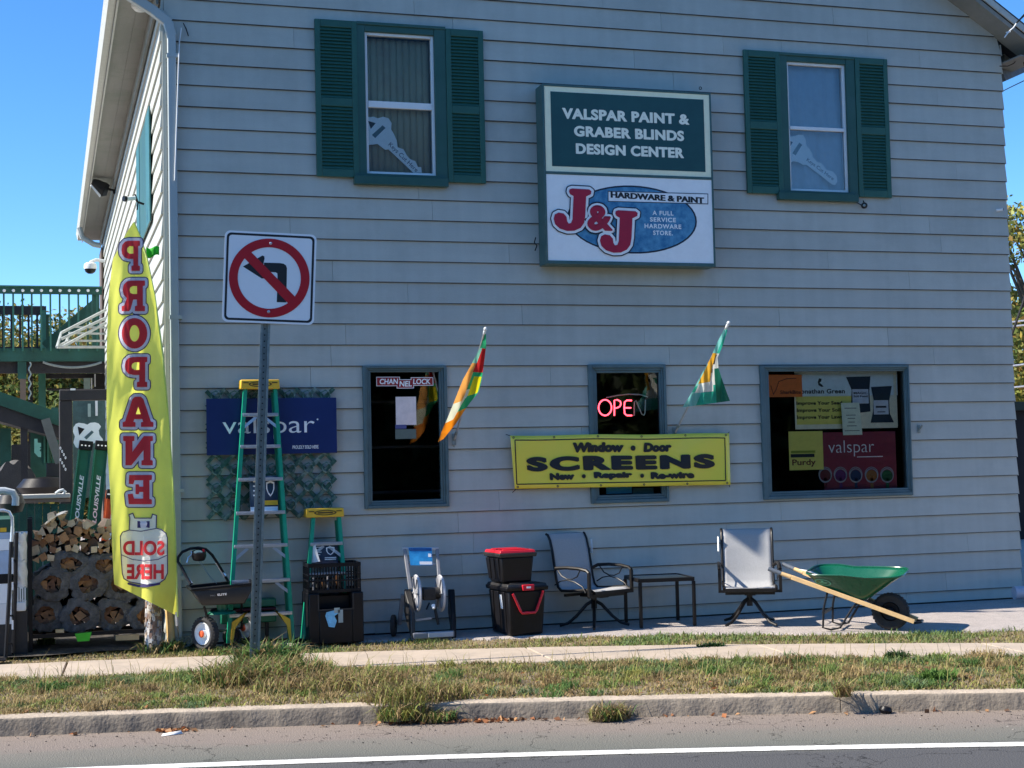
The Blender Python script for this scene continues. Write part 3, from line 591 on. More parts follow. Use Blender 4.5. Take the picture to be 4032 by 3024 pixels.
# yellow vinyl banner
bn = thing('vinyl_banner', 'yellow vinyl banner with black SCREENS lettering tied across the lower middle window', 'banner', (4.7, -.06, 1.9))
BC = [(1102, 941), (1575, 936), (1578, 1047), (1112, 1056)]
def ban(u, v, dy=0):     # u right, v down, 0..1
    x = (BC[0][0]*(1-u)+BC[1][0]*u)*(1-v)+(BC[3][0]*(1-u)+BC[2][0]*u)*v; y = (BC[0][1]*(1-u)+BC[1][1]*u)*(1-v)+(BC[3][1]*(1-u)+BC[2][1]*u)*v
    y += 1.5*sin(u*pi*4)*(1-v)*.6
    Yb = -.075-.012*sin(u*7+2)*(1-v)*v*4-.006*sin(u*22+v*5)-.01*(v-.5)
    return atY(x, y, Yb-dy)
m_vin = mat('yellow_vinyl', (.92, .80, .07), .38, var=.08, scale=2, hue=(.90, .72, .09), coat=.1)
k = MB(); k.grid(ban, 60, 10); part('vinyl_sheet', k, m_vin, bn, solid=.003)
def bpt(x, y): # crop px (1900,1250; 2.0733) -> uv
    px_, py_ = (1900+x/2.0733)/K, (1250+y/2.0733)/K
    v = (py_-938)/112; u = (px_-(1103+9*v))/(474); v = (py_-(941-5*u))/(115-4*u); u = (px_-(1102+10*v))/(473-7*v); return u, v
k = MB()
def bribbon(pts, wd, mi=0):
    for p, q in zip(pts, pts[1:]+pts[:1]):
        N_ = 24
        for i in range(N_):
            A = [p[0]+(q[0]-p[0])*i/N_, p[1]+(q[1]-p[1])*i/N_]; B = [p[0]+(q[0]-p[0])*(i+1)/N_, p[1]+(q[1]-p[1])*(i+1)/N_]
            a_, b_ = ban(*bpt(*A), .0035), ban(*bpt(*B), .0035); dd = (b_-a_).normalized(); s_ = Vector((-dd.z, 0, dd.x))*wd/2; k.add([a_-s_, b_-s_, b_+s_, a_+s_], [(0, 1, 2, 3)], mi)
bribbon([(265, 1000), (1978, 985), (1985, 1332), (280, 1362)], .011)
def btext(s_, x0, x1, yc, h_, bold, hv=.003, **kw):
    (u0, v0), (u1, v1) = bpt(x0, yc), bpt(x1, yc)
    for j, (sx_, sy_) in enumerate(((0, 0), (-hv, 0), (hv, 0), (0, .010), (0, -.010))):
        text_mb(k, s_, None, XR, ZU, 1, 1, bold, fn=lambda a, c: ban((u0+u1)/2+a*(u1-u0-2*hv)+sx_, (v0+v1)/2+(-c)*(h_/435-.02)+sy_, +.008+j*.0003), sub=.25, **kw)
btext('Window', 738, 1155, 1062, 84, .04, shear=.12); btext('Door', 1312, 1545, 1058, 80, .04, shear=.12)
btext('SCREENS', 358, 1898, 1186, 122, .045, hv=.0062, space=1.25); btext('New', 548, 752, 1298, 60, .04); btext('Repair', 908, 1225, 1292, 66, .04); btext('Re-wire', 1372, 1730, 1288, 60, .04)
for x, y, r in ((1229, 1065, .027), (827, 1297, .021), (1303, 1292, .021)):
    c_ = ban(*bpt(x, y), .014); k.add([c_+Vector((r*cos(t), 0, r*sin(t))) for t in np.linspace(0, 2*pi, 13)[:-1]], [tuple(range(12))])
part('lettering', k, m_ink, bn, smooth=False)
k = MB()
for u, v in [(i/5, .035) for i in range(6)]+[(i/5, .965) for i in range(6)]: c_ = ban(min(.985, max(.015, u)), v, .003); k.lathe([(.004, .001), (.009, .003), (.012, 0)], c_, (0, -1, 0), 10)
part('eyelets', k, mat('dull_brass', (.18, .16, .08), .4, metal=.7), bn)
for u, v, dx, dz in ((.01, .03, -.05, .03), (.99, .03, .05, .03), (.01, .97, -.03, -.05), (.99, .97, .04, -.04)):
    q = ban(u, v, 0); k = MB(); k.tube([q, q+Vector((dx*.5, .02, dz*.6)), q+Vector((dx, .05, dz))], .0035, 5); part('tie', k, m_iron, bn)

# blue sign + lattice
la = thing('lattice_panel', 'weathered green diagonal trellis lattice behind the blue paint sign', 'lattice', (1.0, -.06, .9))
a, b, c, d = rect(447, 840, 724, 1119, -.04)
m_lat = mat('flaking_green_lattice', (.02, .085, .06), .65, var=.3, scale=7, bump=.3, dirt=(.38, .45, .42), dscale=9)
pitch = .168; W_, H_ = b-a, d-c
for sgn, Yl in ((1, -.052), (-1, -.036)):
    t = -H_-W_
    while t < W_+H_:
        # line x = t + s, z = s (sgn=1) / z = H - s
        s0 = max(0, -t); s1 = min(H_, W_-t)
        if s1-s0 > .03:
            def P_(s): return Vector((a+t+s, Yl, c+(s if sgn > 0 else H_-s)))
            k = MB(); k.bar(P_(s0), P_(s1), .009, .04, (0, 1, 0)); p, q, dd, aa, bb = k.frame(P_(s0), P_(s1), (0, 1, 0))
            k = MB(); aa = aa*.019; bb = bb*.005; p0, q0 = P_(s0), P_(s1); k.hexa([p0-aa-bb, p0+aa-bb, p0+aa+bb, p0-aa+bb], [q0-aa-bb, q0+aa-bb, q0+aa+bb, q0-aa+bb]); part('lattice_slat', k, m_lat, la)
        t += pitch
# scalloped rosettes at the crossings
ros = MB(); ros.lathe([(.052, -.004), (.052, .004), (.040, .006), (.040, -.006), (.052, -.004)], (0, 0, 0), (0, -1, 0), 8); rm = mesh_from(ros, 'rosette', mat('flaked_lit_lattice', (.03, .11, .085), .5, var=.3, scale=14, dirt=(.55, .60, .56), dscale=16))  # pale blotches paint in flakes and the light on the lattice edges
for i in range(int(W_/pitch)+1):
    for j in range(int(H_/pitch)+1):
        x, z = a+(i+.5)*pitch, d-(j+.5)*pitch+.02
        if x < b-.02 and z > c+.03: inst('rosette', rm, (x, -.066, z), la)
bs = thing('paint_brand_sign', 'dark blue rectangular paint sign mounted on green lattice behind the tall stepladder', 'sign', (1.0, -.1, 1.7))
a, b, c, d = rect(446, 860, 727.5, 981, -.085); k = MB(); k.box(a, b, -.087, -.078, c, d); part('sign_board', k, mat('deep_blue_enamel', (.006, .022, .12), .35, var=.15, scale=2), bs, bevel=.003)
k = MB(); text_px(k, 'valspar', 581, 923, 199, 50, -.0885, -.004); part('lettering', k, m_whiteink, bs, smooth=False); k = MB(); text_px(k, 'PROUDLY SOLD HERE.', 660, 965.5, 57, 7.5, -.0885, .02, shear=.15)
k.add([atY(686+2*cos(t), 906+2*sin(t), -.0892) for t in np.linspace(0, 2*pi, 9)[:-1]][::-1], [tuple(range(8))])
part('lettering', k, m_whiteink, bs, smooth=False)

# ================================================================== window displays
neon_on = emis('neon_pink', (1, .07, .11), 2.6); neon_off = mat('unlit_neon_glass', (.62, .78, .72), .3)
ne = thing('neon_open_sign', 'neon OPEN sign behind the lower middle window with N unlit', 'neon sign', (4.3, .09, 2.4))
Yn = .09
def npx(x, y): return atY((1900+x/2.0733)/K, (1250+y/2.0733)/K, Yn)
O_ = [npx(1000+53*cos(t), 736+64*sin(t)) for t in np.linspace(0, 2*pi, 25)[:-1]]
k = MB(); k.tube(O_, .0075, 8, True); part('letter_tube', k, neon_on, ne)
k = MB(); k.tube([npx(1076, 802), npx(1076, 676), npx(1100, 672), npx(1124, 684), npx(1130, 705), npx(1122, 726), npx(1098, 738), npx(1080, 740)], .0075, 8); part('letter_tube', k, neon_on, ne)
k = MB(); k.tube([npx(1218, 678), npx(1180, 676), npx(1160, 690), npx(1156, 736), npx(1160, 784), npx(1178, 800), npx(1220, 800)], .0075, 8); k.tube([npx(1158, 738), npx(1212, 738)], .0075, 8); part('letter_tube', k, neon_on, ne)
k = MB(); k.tube([npx(1238, 802), npx(1240, 690), npx(1252, 676), npx(1300, 790), npx(1318, 798), npx(1326, 780), npx(1330, 672)], .0065, 8); part('letter_tube', k, neon_off, ne, label='unlit last letter')
k = MB(); k.tube([npx(1010, 655), npx(1100, 636), npx(1190, 626), npx(1290, 630), npx(1350, 650)], .006, 6); part('border_tube', k, neon_off, ne)

dcl = thing('tool_brand_sticker', 'red three-step tool brand sticker at the top of the left lower window', 'sticker', (2.2, .0, 2.9))
Yg = .006; k = MB(); m_redp = mat('red_print', (.30, .012, .018), .5)
for (x0, y0, x1, y1) in ((813, 814, 864, 834), (857, 819.5, 894, 839), (887.5, 815, 936, 833)):
    panel(k, x0, y0, x1, y1, Yg-.001*(x0 % 3), .0005, 1); panel(k, x0+1.3, y0+1.3, x1-1.3, y1-1.3, Yg-.0022-.0003*(x0 % 3), .0005, 0)
part('sticker_panels', k, [m_redp, m_whiteink], dcl, smooth=False)
k = MB(); text_px(k, 'CHAN', 840, 824, 40, 12, Yg-.004, .03, shear=.1); text_px(k, 'NEL', 876, 829, 27, 12, Yg-.004, .03, shear=.1); text_px(k, 'LOCK', 911, 824, 38, 12, Yg-.004, .03, shear=.1); part('lettering', k, m_whiteink, dcl, smooth=False)
k = MB(); panel(k, 855, 857, 899, 918, .006, .0006); sh_ = solo('paper_notice', k, mat('pinkish_paper', (.80, .70, .68), .7), 'white paper notice taped inside the left lower window', 'notice')
k = MB(); panel(k, 854, 917.5, 878, 926, .0045, .0006); part('blue_strip', k, mat('blue_strip', (.08, .09, .25), .6), sh_)
k = MB(); panel(k, 854, 927, 899, 948, .006, .0006); solo('small_card', k, mat('teal_card', (.12, .16, .14), .7), 'small dull green card below the paper notice in left lower window', 'card')
# shelves seen dimly
def shelf(x0, x1, zs, label):
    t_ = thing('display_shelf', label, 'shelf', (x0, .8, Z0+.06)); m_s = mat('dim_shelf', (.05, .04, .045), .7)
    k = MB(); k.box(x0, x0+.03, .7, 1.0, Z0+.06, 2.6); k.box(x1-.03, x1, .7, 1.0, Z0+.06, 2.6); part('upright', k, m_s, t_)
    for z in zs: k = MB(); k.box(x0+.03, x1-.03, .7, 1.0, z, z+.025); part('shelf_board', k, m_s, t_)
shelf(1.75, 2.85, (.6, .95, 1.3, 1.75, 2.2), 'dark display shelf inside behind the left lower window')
k = MB(); panel(k, 1310, 1052, 1365, 1066, .05, .02); solo('blue_box', k, mat('blue_box', (.03, .32, .55), .5), 'blue box on the sill below the yellow banner', 'box')
k = MB(); panel(k, 1368, 1054, 1412, 1067, .06, .02); solo('teal_box', k, mat('teal_box', (.04, .15, .17), .5), 'teal box beside the blue box below the yellow banner', 'box')

def c3(x, y): return ((2900+x/2.37)/K, (1350+y/2.37)/K)
def pan3(mb, x0, y0, x1, y1, Y, mi=0, t=.003):
    (a_, b_), (c_, d_) = c3(x0, y0), c3(x1, y1); panel(mb, a_, b_, c_, d_, Y, t, mi)
def txt3(mb, s_, x0, x1, yc, h_, Y, bold=.02, **kw):
    (a_, y_), (b_, _) = c3(x0, yc), c3(x1, yc); text_px(mb, s_, (a_+b_)/2, y_, b_-a_, h_/2.37/K, Y, bold, **kw)
m_olive = mat('olive_poster', (.88, .78, .16), .6, var=.05); m_pale = mat('pale_blue_poster', (.78, .90, .88), .6, var=.06); m_beige = mat('beige_poster', (.88, .84, .60), .6)
po = thing('lawn_care_poster', 'wide lawn care poster with yellow text panel and seed bags in right window', 'poster', (7.2, .1, 2.3))
k = MB(); pan3(k, 545, 268, 1500, 492, .10); pan3(k, 545, 492.5, 1500, 800, .10, 1); pan3(k, 560, 500, 1090, 760, .098, 2, .001); pan3(k, 1470, 285, 1498, 780, .0975, 1, .001)
ps = part('poster_sheet', k, [m_pale, m_beige, m_olive], po, smooth=False)
k = MB(); pan3(k, 618, 408, 1022, 490, .0965, 0, .0006); pan3(k, 740, 302, 828, 410, .0965, 0, .0006); part('name_plate', k, mat('pale_plate', (.75, .88, .85), .6), ps, smooth=False)
for a_ in (('Jonathan Green', 575, 1012, 458, 56, .0955, .03), ('Improve Your Seed', 560, 985, 566, 44, .0965, .03), ('Improve Your Soil', 563, 970, 632, 44, .0965, .03), ('Improve Your Lawn', 566, 995, 697, 44, .0965, .03)):
    k = MB(); txt3(k, *a_, space=1.05); part('lettering', k, m_ink, ps, smooth=False)
k = MB()
pxpoly(k, [c3(x, y) for x, y in ((770, 330), (795, 335), (790, 360), (775, 372), (800, 392), (812, 408), (795, 412), (765, 395), (758, 365))], .0955, .0005)
part('emblem', k, m_ink, ps, smooth=False)
m_bag = mat('navy_bag_print', (.008, .022, .04), .5)
for i, pts in enumerate((((1022, 318), (1250, 312), (1240, 450), (1250, 640), (1158, 652), (1070, 560), (1075, 440)), ((1255, 412), (1450, 402), (1425, 540), (1432, 660), (1470, 742), (1252, 745), (1275, 640), (1280, 530)))):
    k = MB(); pxpoly(k, [c3(x, y) for x, y in pts], .0955-.002*i, .001); b_ = part('printed_bag', k, m_bag, ps, smooth=False)
    k = MB(); pan3(k, 1082, 432, 1232, 566, .0935, 0, .0006) if i == 0 else pan3(k, 1280, 535, 1418, 668, .092, 0, .0006); part('bag_label', k, mat('grey_label', (.7, .75, .8), .6), b_, smooth=False)
    k = MB()
    if i == 0: txt3(k, 'MAGIC', 1092, 1222, 468, 22, .0928, .02); txt3(k, 'Soil Food', 1092, 1222, 498, 20, .0928, .02)
    else: pan3(k, 1300, 588, 1398, 606, .0912, 0, .0005); pan3(k, 1315, 640, 1390, 648, .0912, 0, .0005)
    part('lettering', k, m_navy, b_, smooth=False)
k = MB(); k2 = None; k.add([atY(*c3(x, y), .05) for x, y in ((975, 562), (1145, 556), (1175, 858), (995, 862))]+[atY(*c3(x, y), .052) for x, y in ((975, 562), (1145, 556), (1175, 858), (995, 862))], [(3, 2, 1, 0), (4, 5, 6, 7), (0, 1, 5, 4), (1, 2, 6, 5), (2, 3, 7, 6), (3, 0, 4, 7)])
fl = solo('tilted_flyer', k, mat('pale_green_flyer', (.85, .92, .70), .7), 'tilted pale green flyer hanging over the posters in right window', 'flyer')
k = MB()
for y, w2 in ((610, 110), (675, 90), (705, 70), (740, 60), (775, 90), (820, 140)): pan3(k, 1070-w2/2+(y-700)*.08, y-4, 1070+w2/2+(y-700)*.08, y+3, .0485, 0, .0004)
part('print_lines', k, mat('faded_ink', (.16, .2, .15), .7), fl, smooth=False)
k = MB(); pan3(k, 288, 298, 612, 505, .045, 0)
og = solo('orange_sticker_sheet', k, mat('orange_sheet', (.85, .20, .03), .6, var=.12), 'orange plumbing brand sheet in top left corner of right window', 'sticker')
k = MB(); txt3(k, 'SharkBite', 408, 600, 460, 34, .0435, .02); ribbon(k, [c3(x, y) for x, y in ((320, 400), (345, 480), (372, 430), (395, 360), (470, 335), (555, 330))], .008, .0435, 0, False); part('lettering', k, mat('dark_red_ink', (.10, .02, .01), .6), og, smooth=False)
k = MB(); pan3(k, 490, 825, 808, 1186, .07, 0); pan3(k, 508, 1006, 735, 1028, .0685, 1, .0006); pan3(k, 506, 1036, 728, 1068, .0685, 2, .0006)
pu = solo('brush_brand_card', k, [m_olive, mat('yellow_strip', (.30, .36, .03), .6), m_navy], 'yellowish brush brand card left of the maroon poster in right window', 'card')
k = MB(); txt3(k, 'Purdy', 520, 740, 1122, 72, .0685, .02); part('lettering', k, mat('brown_ink', (.15, .03, .015), .6), pu, smooth=False)
k = MB(); pan3(k, 812, 830, 1490, 1366, .08, 0); vp = solo('maroon_paint_poster', k, mat('maroon_poster', (.26, .02, .045), .5, var=.1), 'maroon paint poster with row of five open paint tins in right window', 'poster')
k = MB(); txt3(k, 'valspar', 858, 1285, 985, 150, .0785, -.012); pan3(k, 1125, 1058, 1365, 1066, .0785, 0, .0005); part('lettering', k, m_whiteink, vp, smooth=False)
for x, cc in ((828, (.13, .008, .02)), (970, (.11, .012, .12)), (1112, (.008, .03, .10)), (1260, (.30, .12, .03)), (1405, (.008, .10, .035))):
    k = MB(); q = atY(*c3(x, 1238), .0785); R_ = atY(*c3(x+60, 1238), .0785).x-q.x
    k.lathe([(R_, 0), (R_, .003), (R_*.86, .004), (R_*.86, 0)], q, (0, -1, 0), 24); k.lathe([(R_*1.05, 0), (R_*1.05, .002), (R_*.95, .002)], q+Vector((0, 0, .012)), (0, -1, 0), 24)
    tn = part('paint_tin', k, mat('tin_rim', (.30, .33, .36), .4), vp); k = MB(); k.lathe([(.0001, .0015), (R_*.84, .0015)], q+Vector((0, 0, -.006)), (0, -1, 0), 20)
    k.box(q.x-R_*.2, q.x+R_*.25, q.y-.0015, q.y-.0005, q.z-R_*1.7, q.z-R_*.3); part('paint', k, mat('paint_%d' % x, cc, .3), tn)

# key signs
def key_sign(conv, pts, tri, rc, txt, Y, label):
    ks_ = thing('key_cutout_sign', label, 'sign', tuple(atY(*conv(*pts[0]), Y)), group='white key cut-outs in the upper windows')
    k = MB(); pxpoly(k, [conv(*p) for p in pts], Y, .003); part('key_board', k, mat('key_white', (.92, .94, .92), .5, var=.04), ks_, smooth=False)
    k = MB(); pxpoly(k, [conv(*p) for p in tri], Y-.0008, .0005); pxpoly(k, [conv(*p) for p in rc], Y-.0008, .0005, 1); part('key_hole', k, [m_dark, mat('key_emblem', (.08, .14, .15), .5)], ks_, smooth=False)
    (x0, y0), (x1, y1), h_ = txt; A, B = atY(*conv(x0, y0), Y-.001), atY(*conv(x1, y1), Y-.001); r_ = (B-A).normalized(); u_ = Vector((-r_.z, 0, r_.x))
    k = MB(); text_mb(k, 'Keys Cut Here', (A+B)/2, r_, u_, (B-A).length, h_, .0, t=.0005); part('lettering', k, mat('grey_ink', (.05, .05, .09), .5), ks_, smooth=False)
cl_ = lambda x, y: ((1150+x/2.3694)/K, (50+y/2.3694)/K); cr_ = lambda x, y: ((2850+x/2.3707)/K, (150+y/2.3707)/K)
key_sign(cl_, [(705, 975), (760, 970), (800, 985), (850, 970), (900, 985), (930, 1030), (925, 1090), (950, 1130), (975, 1190), (985, 1255), (1040, 1275), (1070, 1330), (1100, 1365), (1150, 1385), (1175, 1440), (1205, 1440), (1210, 1492), (1130, 1492), (900, 1275), (870, 1280), (830, 1250), (800, 1225), (705, 1235)],
         [(710, 1010), (780, 1030), (735, 1085)], [(745, 1140), (845, 1050), (872, 1075), (775, 1170)], ((905, 1225), (1165, 1480), .055), .035, 'white key cut-out sign in the upper window with olive blinds')
key_sign(cr_, [(600, 920), (660, 915), (700, 900), (740, 905), (765, 945), (770, 1000), (800, 1035), (825, 1075), (830, 1110), (870, 1155), (910, 1165), (960, 1230), (1020, 1245), (1055, 1290), (1060, 1340), (1040, 1370), (1010, 1365), (770, 1180), (740, 1185), (700, 1160), (655, 1150), (600, 1160)],
         [(600, 955), (645, 970), (612, 1025)], [(640, 1075), (705, 975), (732, 995), (670, 1095)], ((775, 1135), (1022, 1320), .05), .035, 'white key cut-out sign in the upper window with white curtain')

# ================================================================== no-left-turn sign on channel post
YS = -1.9
ns_ = thing('no_left_turn_sign', 'square white no left turn sign on a leaning perforated steel post', 'road sign', tuple(atY(549, 1447, YS)))
def sp(x, y, dy=0): return atY((850+x/3.1907)/K, (880+y/3.1907)/K, YS-dy)
def sf(u, v, dy=0):  # unit square of the plate (0..1, down) -> point
    x = (115*(1-u)+1268*u)*(1-v)+(75*(1-u)+1232*u)*v; y = (82*(1-u)+142*u)*(1-v)+(1232*(1-u)+1277*u)*v; return sp(x, y, dy)
def rrect(i, r, n=5):
    P = []
    for cx_, cy_, a0 in ((1-i-r, i+r, 270), (1-i-r, 1-i-r, 0), (i+r, 1-i-r, 90), (i+r, i+r, 180)):
        for j in range(n+1): t = radians(a0+90*j/n); P.append((cx_+r*cos(t), cy_+r*sin(t)))
    return P
def splate(mb, uv, dy, mi=0, t=.0012):
    A = [sf(u, v, dy) for u, v in uv]; B = [p+Vector((0, t, 0)) for p in A]; n = len(A)
    mb.add(A+B, [tuple(range(n)), tuple(range(2*n-1, n-1, -1))]+[(i, (i+1) % n, n+(i+1) % n, n+i) for i in range(n)], mi)
m_refl = mat('reflective_white', (.86, .87, .88), .4, var=.03, scale=3); m_rred = mat('sign_red', (.48, .004, .010), .4, var=.05)
k = MB(); splate(k, rrect(0, .06), 0, t=.003); pl = part('sign_plate', k, m_refl, ns_, smooth=False)
def ring(mb, outer, inner, dy, mi=0):
    A = [sf(*p, dy) for p in outer]; B = [sf(*p, dy) for p in inner]; n = len(A); mb.add(A+B, [(i, (i+1) % n, n+(i+1) % n, n+i) for i in range(n)], mi)
k = MB(); ring(k, rrect(.022, .05), rrect(.046, .035), .0012); part('border', k, m_ink, pl, smooth=False)
# arrow
def cuv(x, y):   # crop px -> uv (approx. inverse)
    v = (y-112)/1150.; 
    for _ in range(4):
        u = (x-(115*(1-v)+75*v))/((1268-115)*(1-v)+(1232-75)*v); v = (y-(82*(1-u)+142*u))/((1232*(1-u)+1277*u)-(82*(1-u)+142*u))
    return u, v
k = MB()
shaft = [(765, 988), (885, 992), (893, 560), (880, 525), (850, 505), (800, 497), (605, 492), (603, 605), (750, 613), (772, 625), (775, 660)]
splate(k, [cuv(*p) for p in shaft], .0014); splate(k, [cuv(*p) for p in ((340, 540), (585, 402), (608, 412), (612, 440), (598, 500), (600, 600), (608, 670), (600, 690), (575, 690))], .0014)
part('arrow', k, m_ink, pl, smooth=False)
k = MB(); c0 = cuv(671, 685); ou = [(c0[0]+.4385*cos(t), c0[1]+.4335*sin(t)) for t in np.linspace(0, 2*pi, 65)[:-1]]; inn = [(c0[0]+.343*cos(t), c0[1]+.338*sin(t)) for t in np.linspace(0, 2*pi, 65)[:-1]]
ring(k, ou, inn, .0034)
splate(k, [cuv(*p) for p in ((345, 420), (430, 345), (1000, 925), (915, 1010))], .0036)
part('red_ring', k, m_rred, pl, smooth=False)
for x, y in ((688, 250), (662, 1108)): k = MB(); k.lathe([(.0001, .012), (.006, .011), (.009, .004), (.012, .003), (.012, 0)], sp(x, y, .0036), (0, -1, 0), 10); part('bolt', k, m_alu, pl)
k = MB(); pt, pb = atY(578, 560, YS+.03), atY(549, 1450, YS+.03)
for dx0, dx1, y0, y1 in ((-.040, -.026, 0, .006), (-.026, -.020, 0, .035), (-.020, .020, .029, .035), (.020, .026, 0, .035), (.026, .040, 0, .006)):
    b_ = [pb+Vector((dx0, y0, 0)), pb+Vector((dx1, y0, 0)), pb+Vector((dx1, y1, 0)), pb+Vector((dx0, y1, 0))]; t_ = [pt+Vector((dx0, y0, 0)), pt+Vector((dx1, y0, 0)), pt+Vector((dx1, y1, 0)), pt+Vector((dx0, y1, 0))]
    k.hexa(b_, t_)
po_ = part('channel_post', k, m_galv, ns_, smooth=False); k = MB(); L_ = (pt-pb).length
for i in range(int(L_/.05)):
    q = pb+(pt-pb)*(i+.5)*.05/L_+Vector((0, .0285, 0)); k.add([q+Vector((.0065*cos(t), 0, .0065*sin(t))) for t in np.linspace(0, 2*pi, 9)[:-1]], [tuple(range(8))])
part('post_holes', k, m_ink, po_, smooth=False, kind='stuff')
for z_ in (.05, .09, .14): q = pb+(pt-pb)*(z_+.08)/L_; k = MB(); k.lathe([(.0001, .010), (.008, .009), (.009, 0)], q+Vector((0, .028, 0)), (0, -1, 0), 8); part('bolt', k, m_alu, po_)

# ================================================================== propane feather banner
fb = thing('feather_banner', 'tall lime yellow feather banner with mirrored red PROPANE lettering', 'banner', tuple(atZ(386, 1401, 0)))
ROWS = [(482, 286.5, 290.5, 482), (520, 264, 302, 514), (560, 243, 316, 558), (640, 235, 333, 640), (760, 230, 350, 762), (880, 230, 361, 884), (1000, 234, 370, 1010), (1100, 239, 376, 1120), (1200, 244, 380, 1240), (1262, 246, 383, 1330)]
def Yf(px, py):
    a_ = min(1, max(0, (py-480)/120)); e_ = (px-225)/160
    return -.36-.035*e_+a_*(.030*sin(px*.047+py*.006+.5)+.014*sin(px*.11-py*.009)+.008*sin(py*.02+px*.05)+.0015*sin(px*.31+py*.05))+.10*max(0, (py-1200)/130)*sin(px*.07)*.4
def bsurf(px, py, dy=0): return atY(px, py, Yf(px, py)-dy)
def bf(u, v):
    t = v*(len(ROWS)-1); i = min(int(t), len(ROWS)-2); f = t-i; A, B = ROWS[i], ROWS[i+1]
    yl, xl, xr, yr = [A[j]+(B[j]-A[j])*f for j in range(4)]
    return bsurf(xl+(xr-xl)*u+1.5*sin(v*23)*(u-.5), yl+(yr-yl)*u)
def cloth(name, col, tr, hue=None): return mat(name, col, .75, var=.06, scale=3, trans=tr, hue=hue, bump=.15, bscale=300)
m_lime = cloth('lime_fabric', (.90, .90, .15), .5); m_fr = cloth('red_fabric_print', (.78, .05, .06), .4); m_fw = cloth('white_fabric_print', (.93, .91, .95), .40); m_fp = cloth('purple_fabric_print', (.055, .045, .16), .25)
k = MB(); k.grid(bf, 60, 220); fabric = part('banner_fabric', k, m_lime, fb)
LET = [('P', 253, 512, 311, 593), ('R', 254, 598, 322, 680), ('O', 254, 679, 327, 761), ('P', 260, 763, 327, 844), ('A', 256, 849, 340, 930), ('N', 257, 934, 339, 1013), ('E', 267, 1018, 337, 1097)]
# slab-serif letter outlines on a 100 x 100 cell, already mirrored when drawn
GL_ = {'P': [[(0, 0), (45, 0), (45, 16), (35, 18), (35, 40), (60, 40), (82, 44), (96, 56), (99, 70), (95, 86), (80, 97), (60, 100), (0, 100), (0, 84), (9, 82), (9, 18), (0, 16)], [(35, 57), (35, 82), (55, 82), (66, 77), (69, 70), (66, 62), (55, 57)]],
       'R': [[(0, 0), (43, 0), (43, 16), (34, 18), (34, 38), (50, 38), (62, 6), (68, 0), (100, 0), (100, 16), (90, 18), (78, 42), (92, 54), (96, 70), (92, 86), (78, 97), (58, 100), (0, 100), (0, 84), (9, 82), (9, 18), (0, 16)], [(34, 56), (34, 82), (52, 82), (63, 77), (66, 69), (63, 60), (52, 56)]],
       'O': [[(50+50*cos(t), 50+50*sin(t)) for t in np.linspace(0, 2*pi, 33)[:-1]], [(50+19*cos(t), 50+27*sin(t)) for t in np.linspace(0, 2*pi, 25)[:-1]]],
       'A': [[(0, 0), (40, 0), (40, 15), (33, 17), (36, 26), (62, 26), (65, 17), (58, 15), (58, 0), (100, 0), (100, 15), (92, 18), (68, 92), (60, 100), (40, 100), (32, 92), (8, 18), (0, 15)], [(41, 42), (57, 42), (49, 66)]],
       'N': [[(0, 0), (38, 0), (38, 16), (31, 18), (31, 52), (72, 0), (92, 0), (92, 82), (100, 84), (100, 100), (62, 100), (62, 84), (69, 82), (69, 46), (30, 100), (0, 100), (0, 84), (8, 82), (8, 18), (0, 16)]],
       'E': [[(0, 0), (96, 0), (100, 34), (80, 36), (74, 19), (36, 19), (36, 42), (52, 42), (55, 34), (68, 34), (68, 68), (55, 68), (52, 60), (36, 60), (36, 82), (72, 82), (78, 68), (96, 70), (94, 100), (0, 100), (0, 84), (10, 82), (10, 18), (0, 16)]]}
def fill2d(loops):
    cu = bpy.data.curves.new('s', 'CURVE'); cu.dimensions = '2D'; cu.fill_mode = 'BOTH'
    for lp in loops:
        s_ = cu.splines.new('POLY'); s_.points.add(len(lp)-1)
        for i, (x, y) in enumerate(lp): s_.points[i].co = (x, y, 0, 1)
        s_.use_cyclic_u = True
    ob = bpy.data.objects.new('s', cu); C.objects.link(ob); me = bpy.data.meshes.new_from_object(ob.evaluated_get(bpy.context.evaluated_depsgraph_get()))
    bpy.data.objects.remove(ob); bpy.data.curves.remove(cu)
    bm = bmesh.new(); bm.from_mesh(me); bmesh.ops.triangulate(bm, faces=bm.faces)
    for _ in range(5):
        es = [e for e in bm.edges if e.calc_length() > 9]
        if not es: break
        bmesh.ops.subdivide_edges(bm, edges=es, cuts=1); bmesh.ops.triangulate(bm, faces=bm.faces)
    bm.to_mesh(me); bm.free(); v = [(x.co.x, x.co.y) for x in me.vertices]; f = [tuple(p.vertices) for p in me.polygons]; bpy.data.meshes.remove(me); return v, f
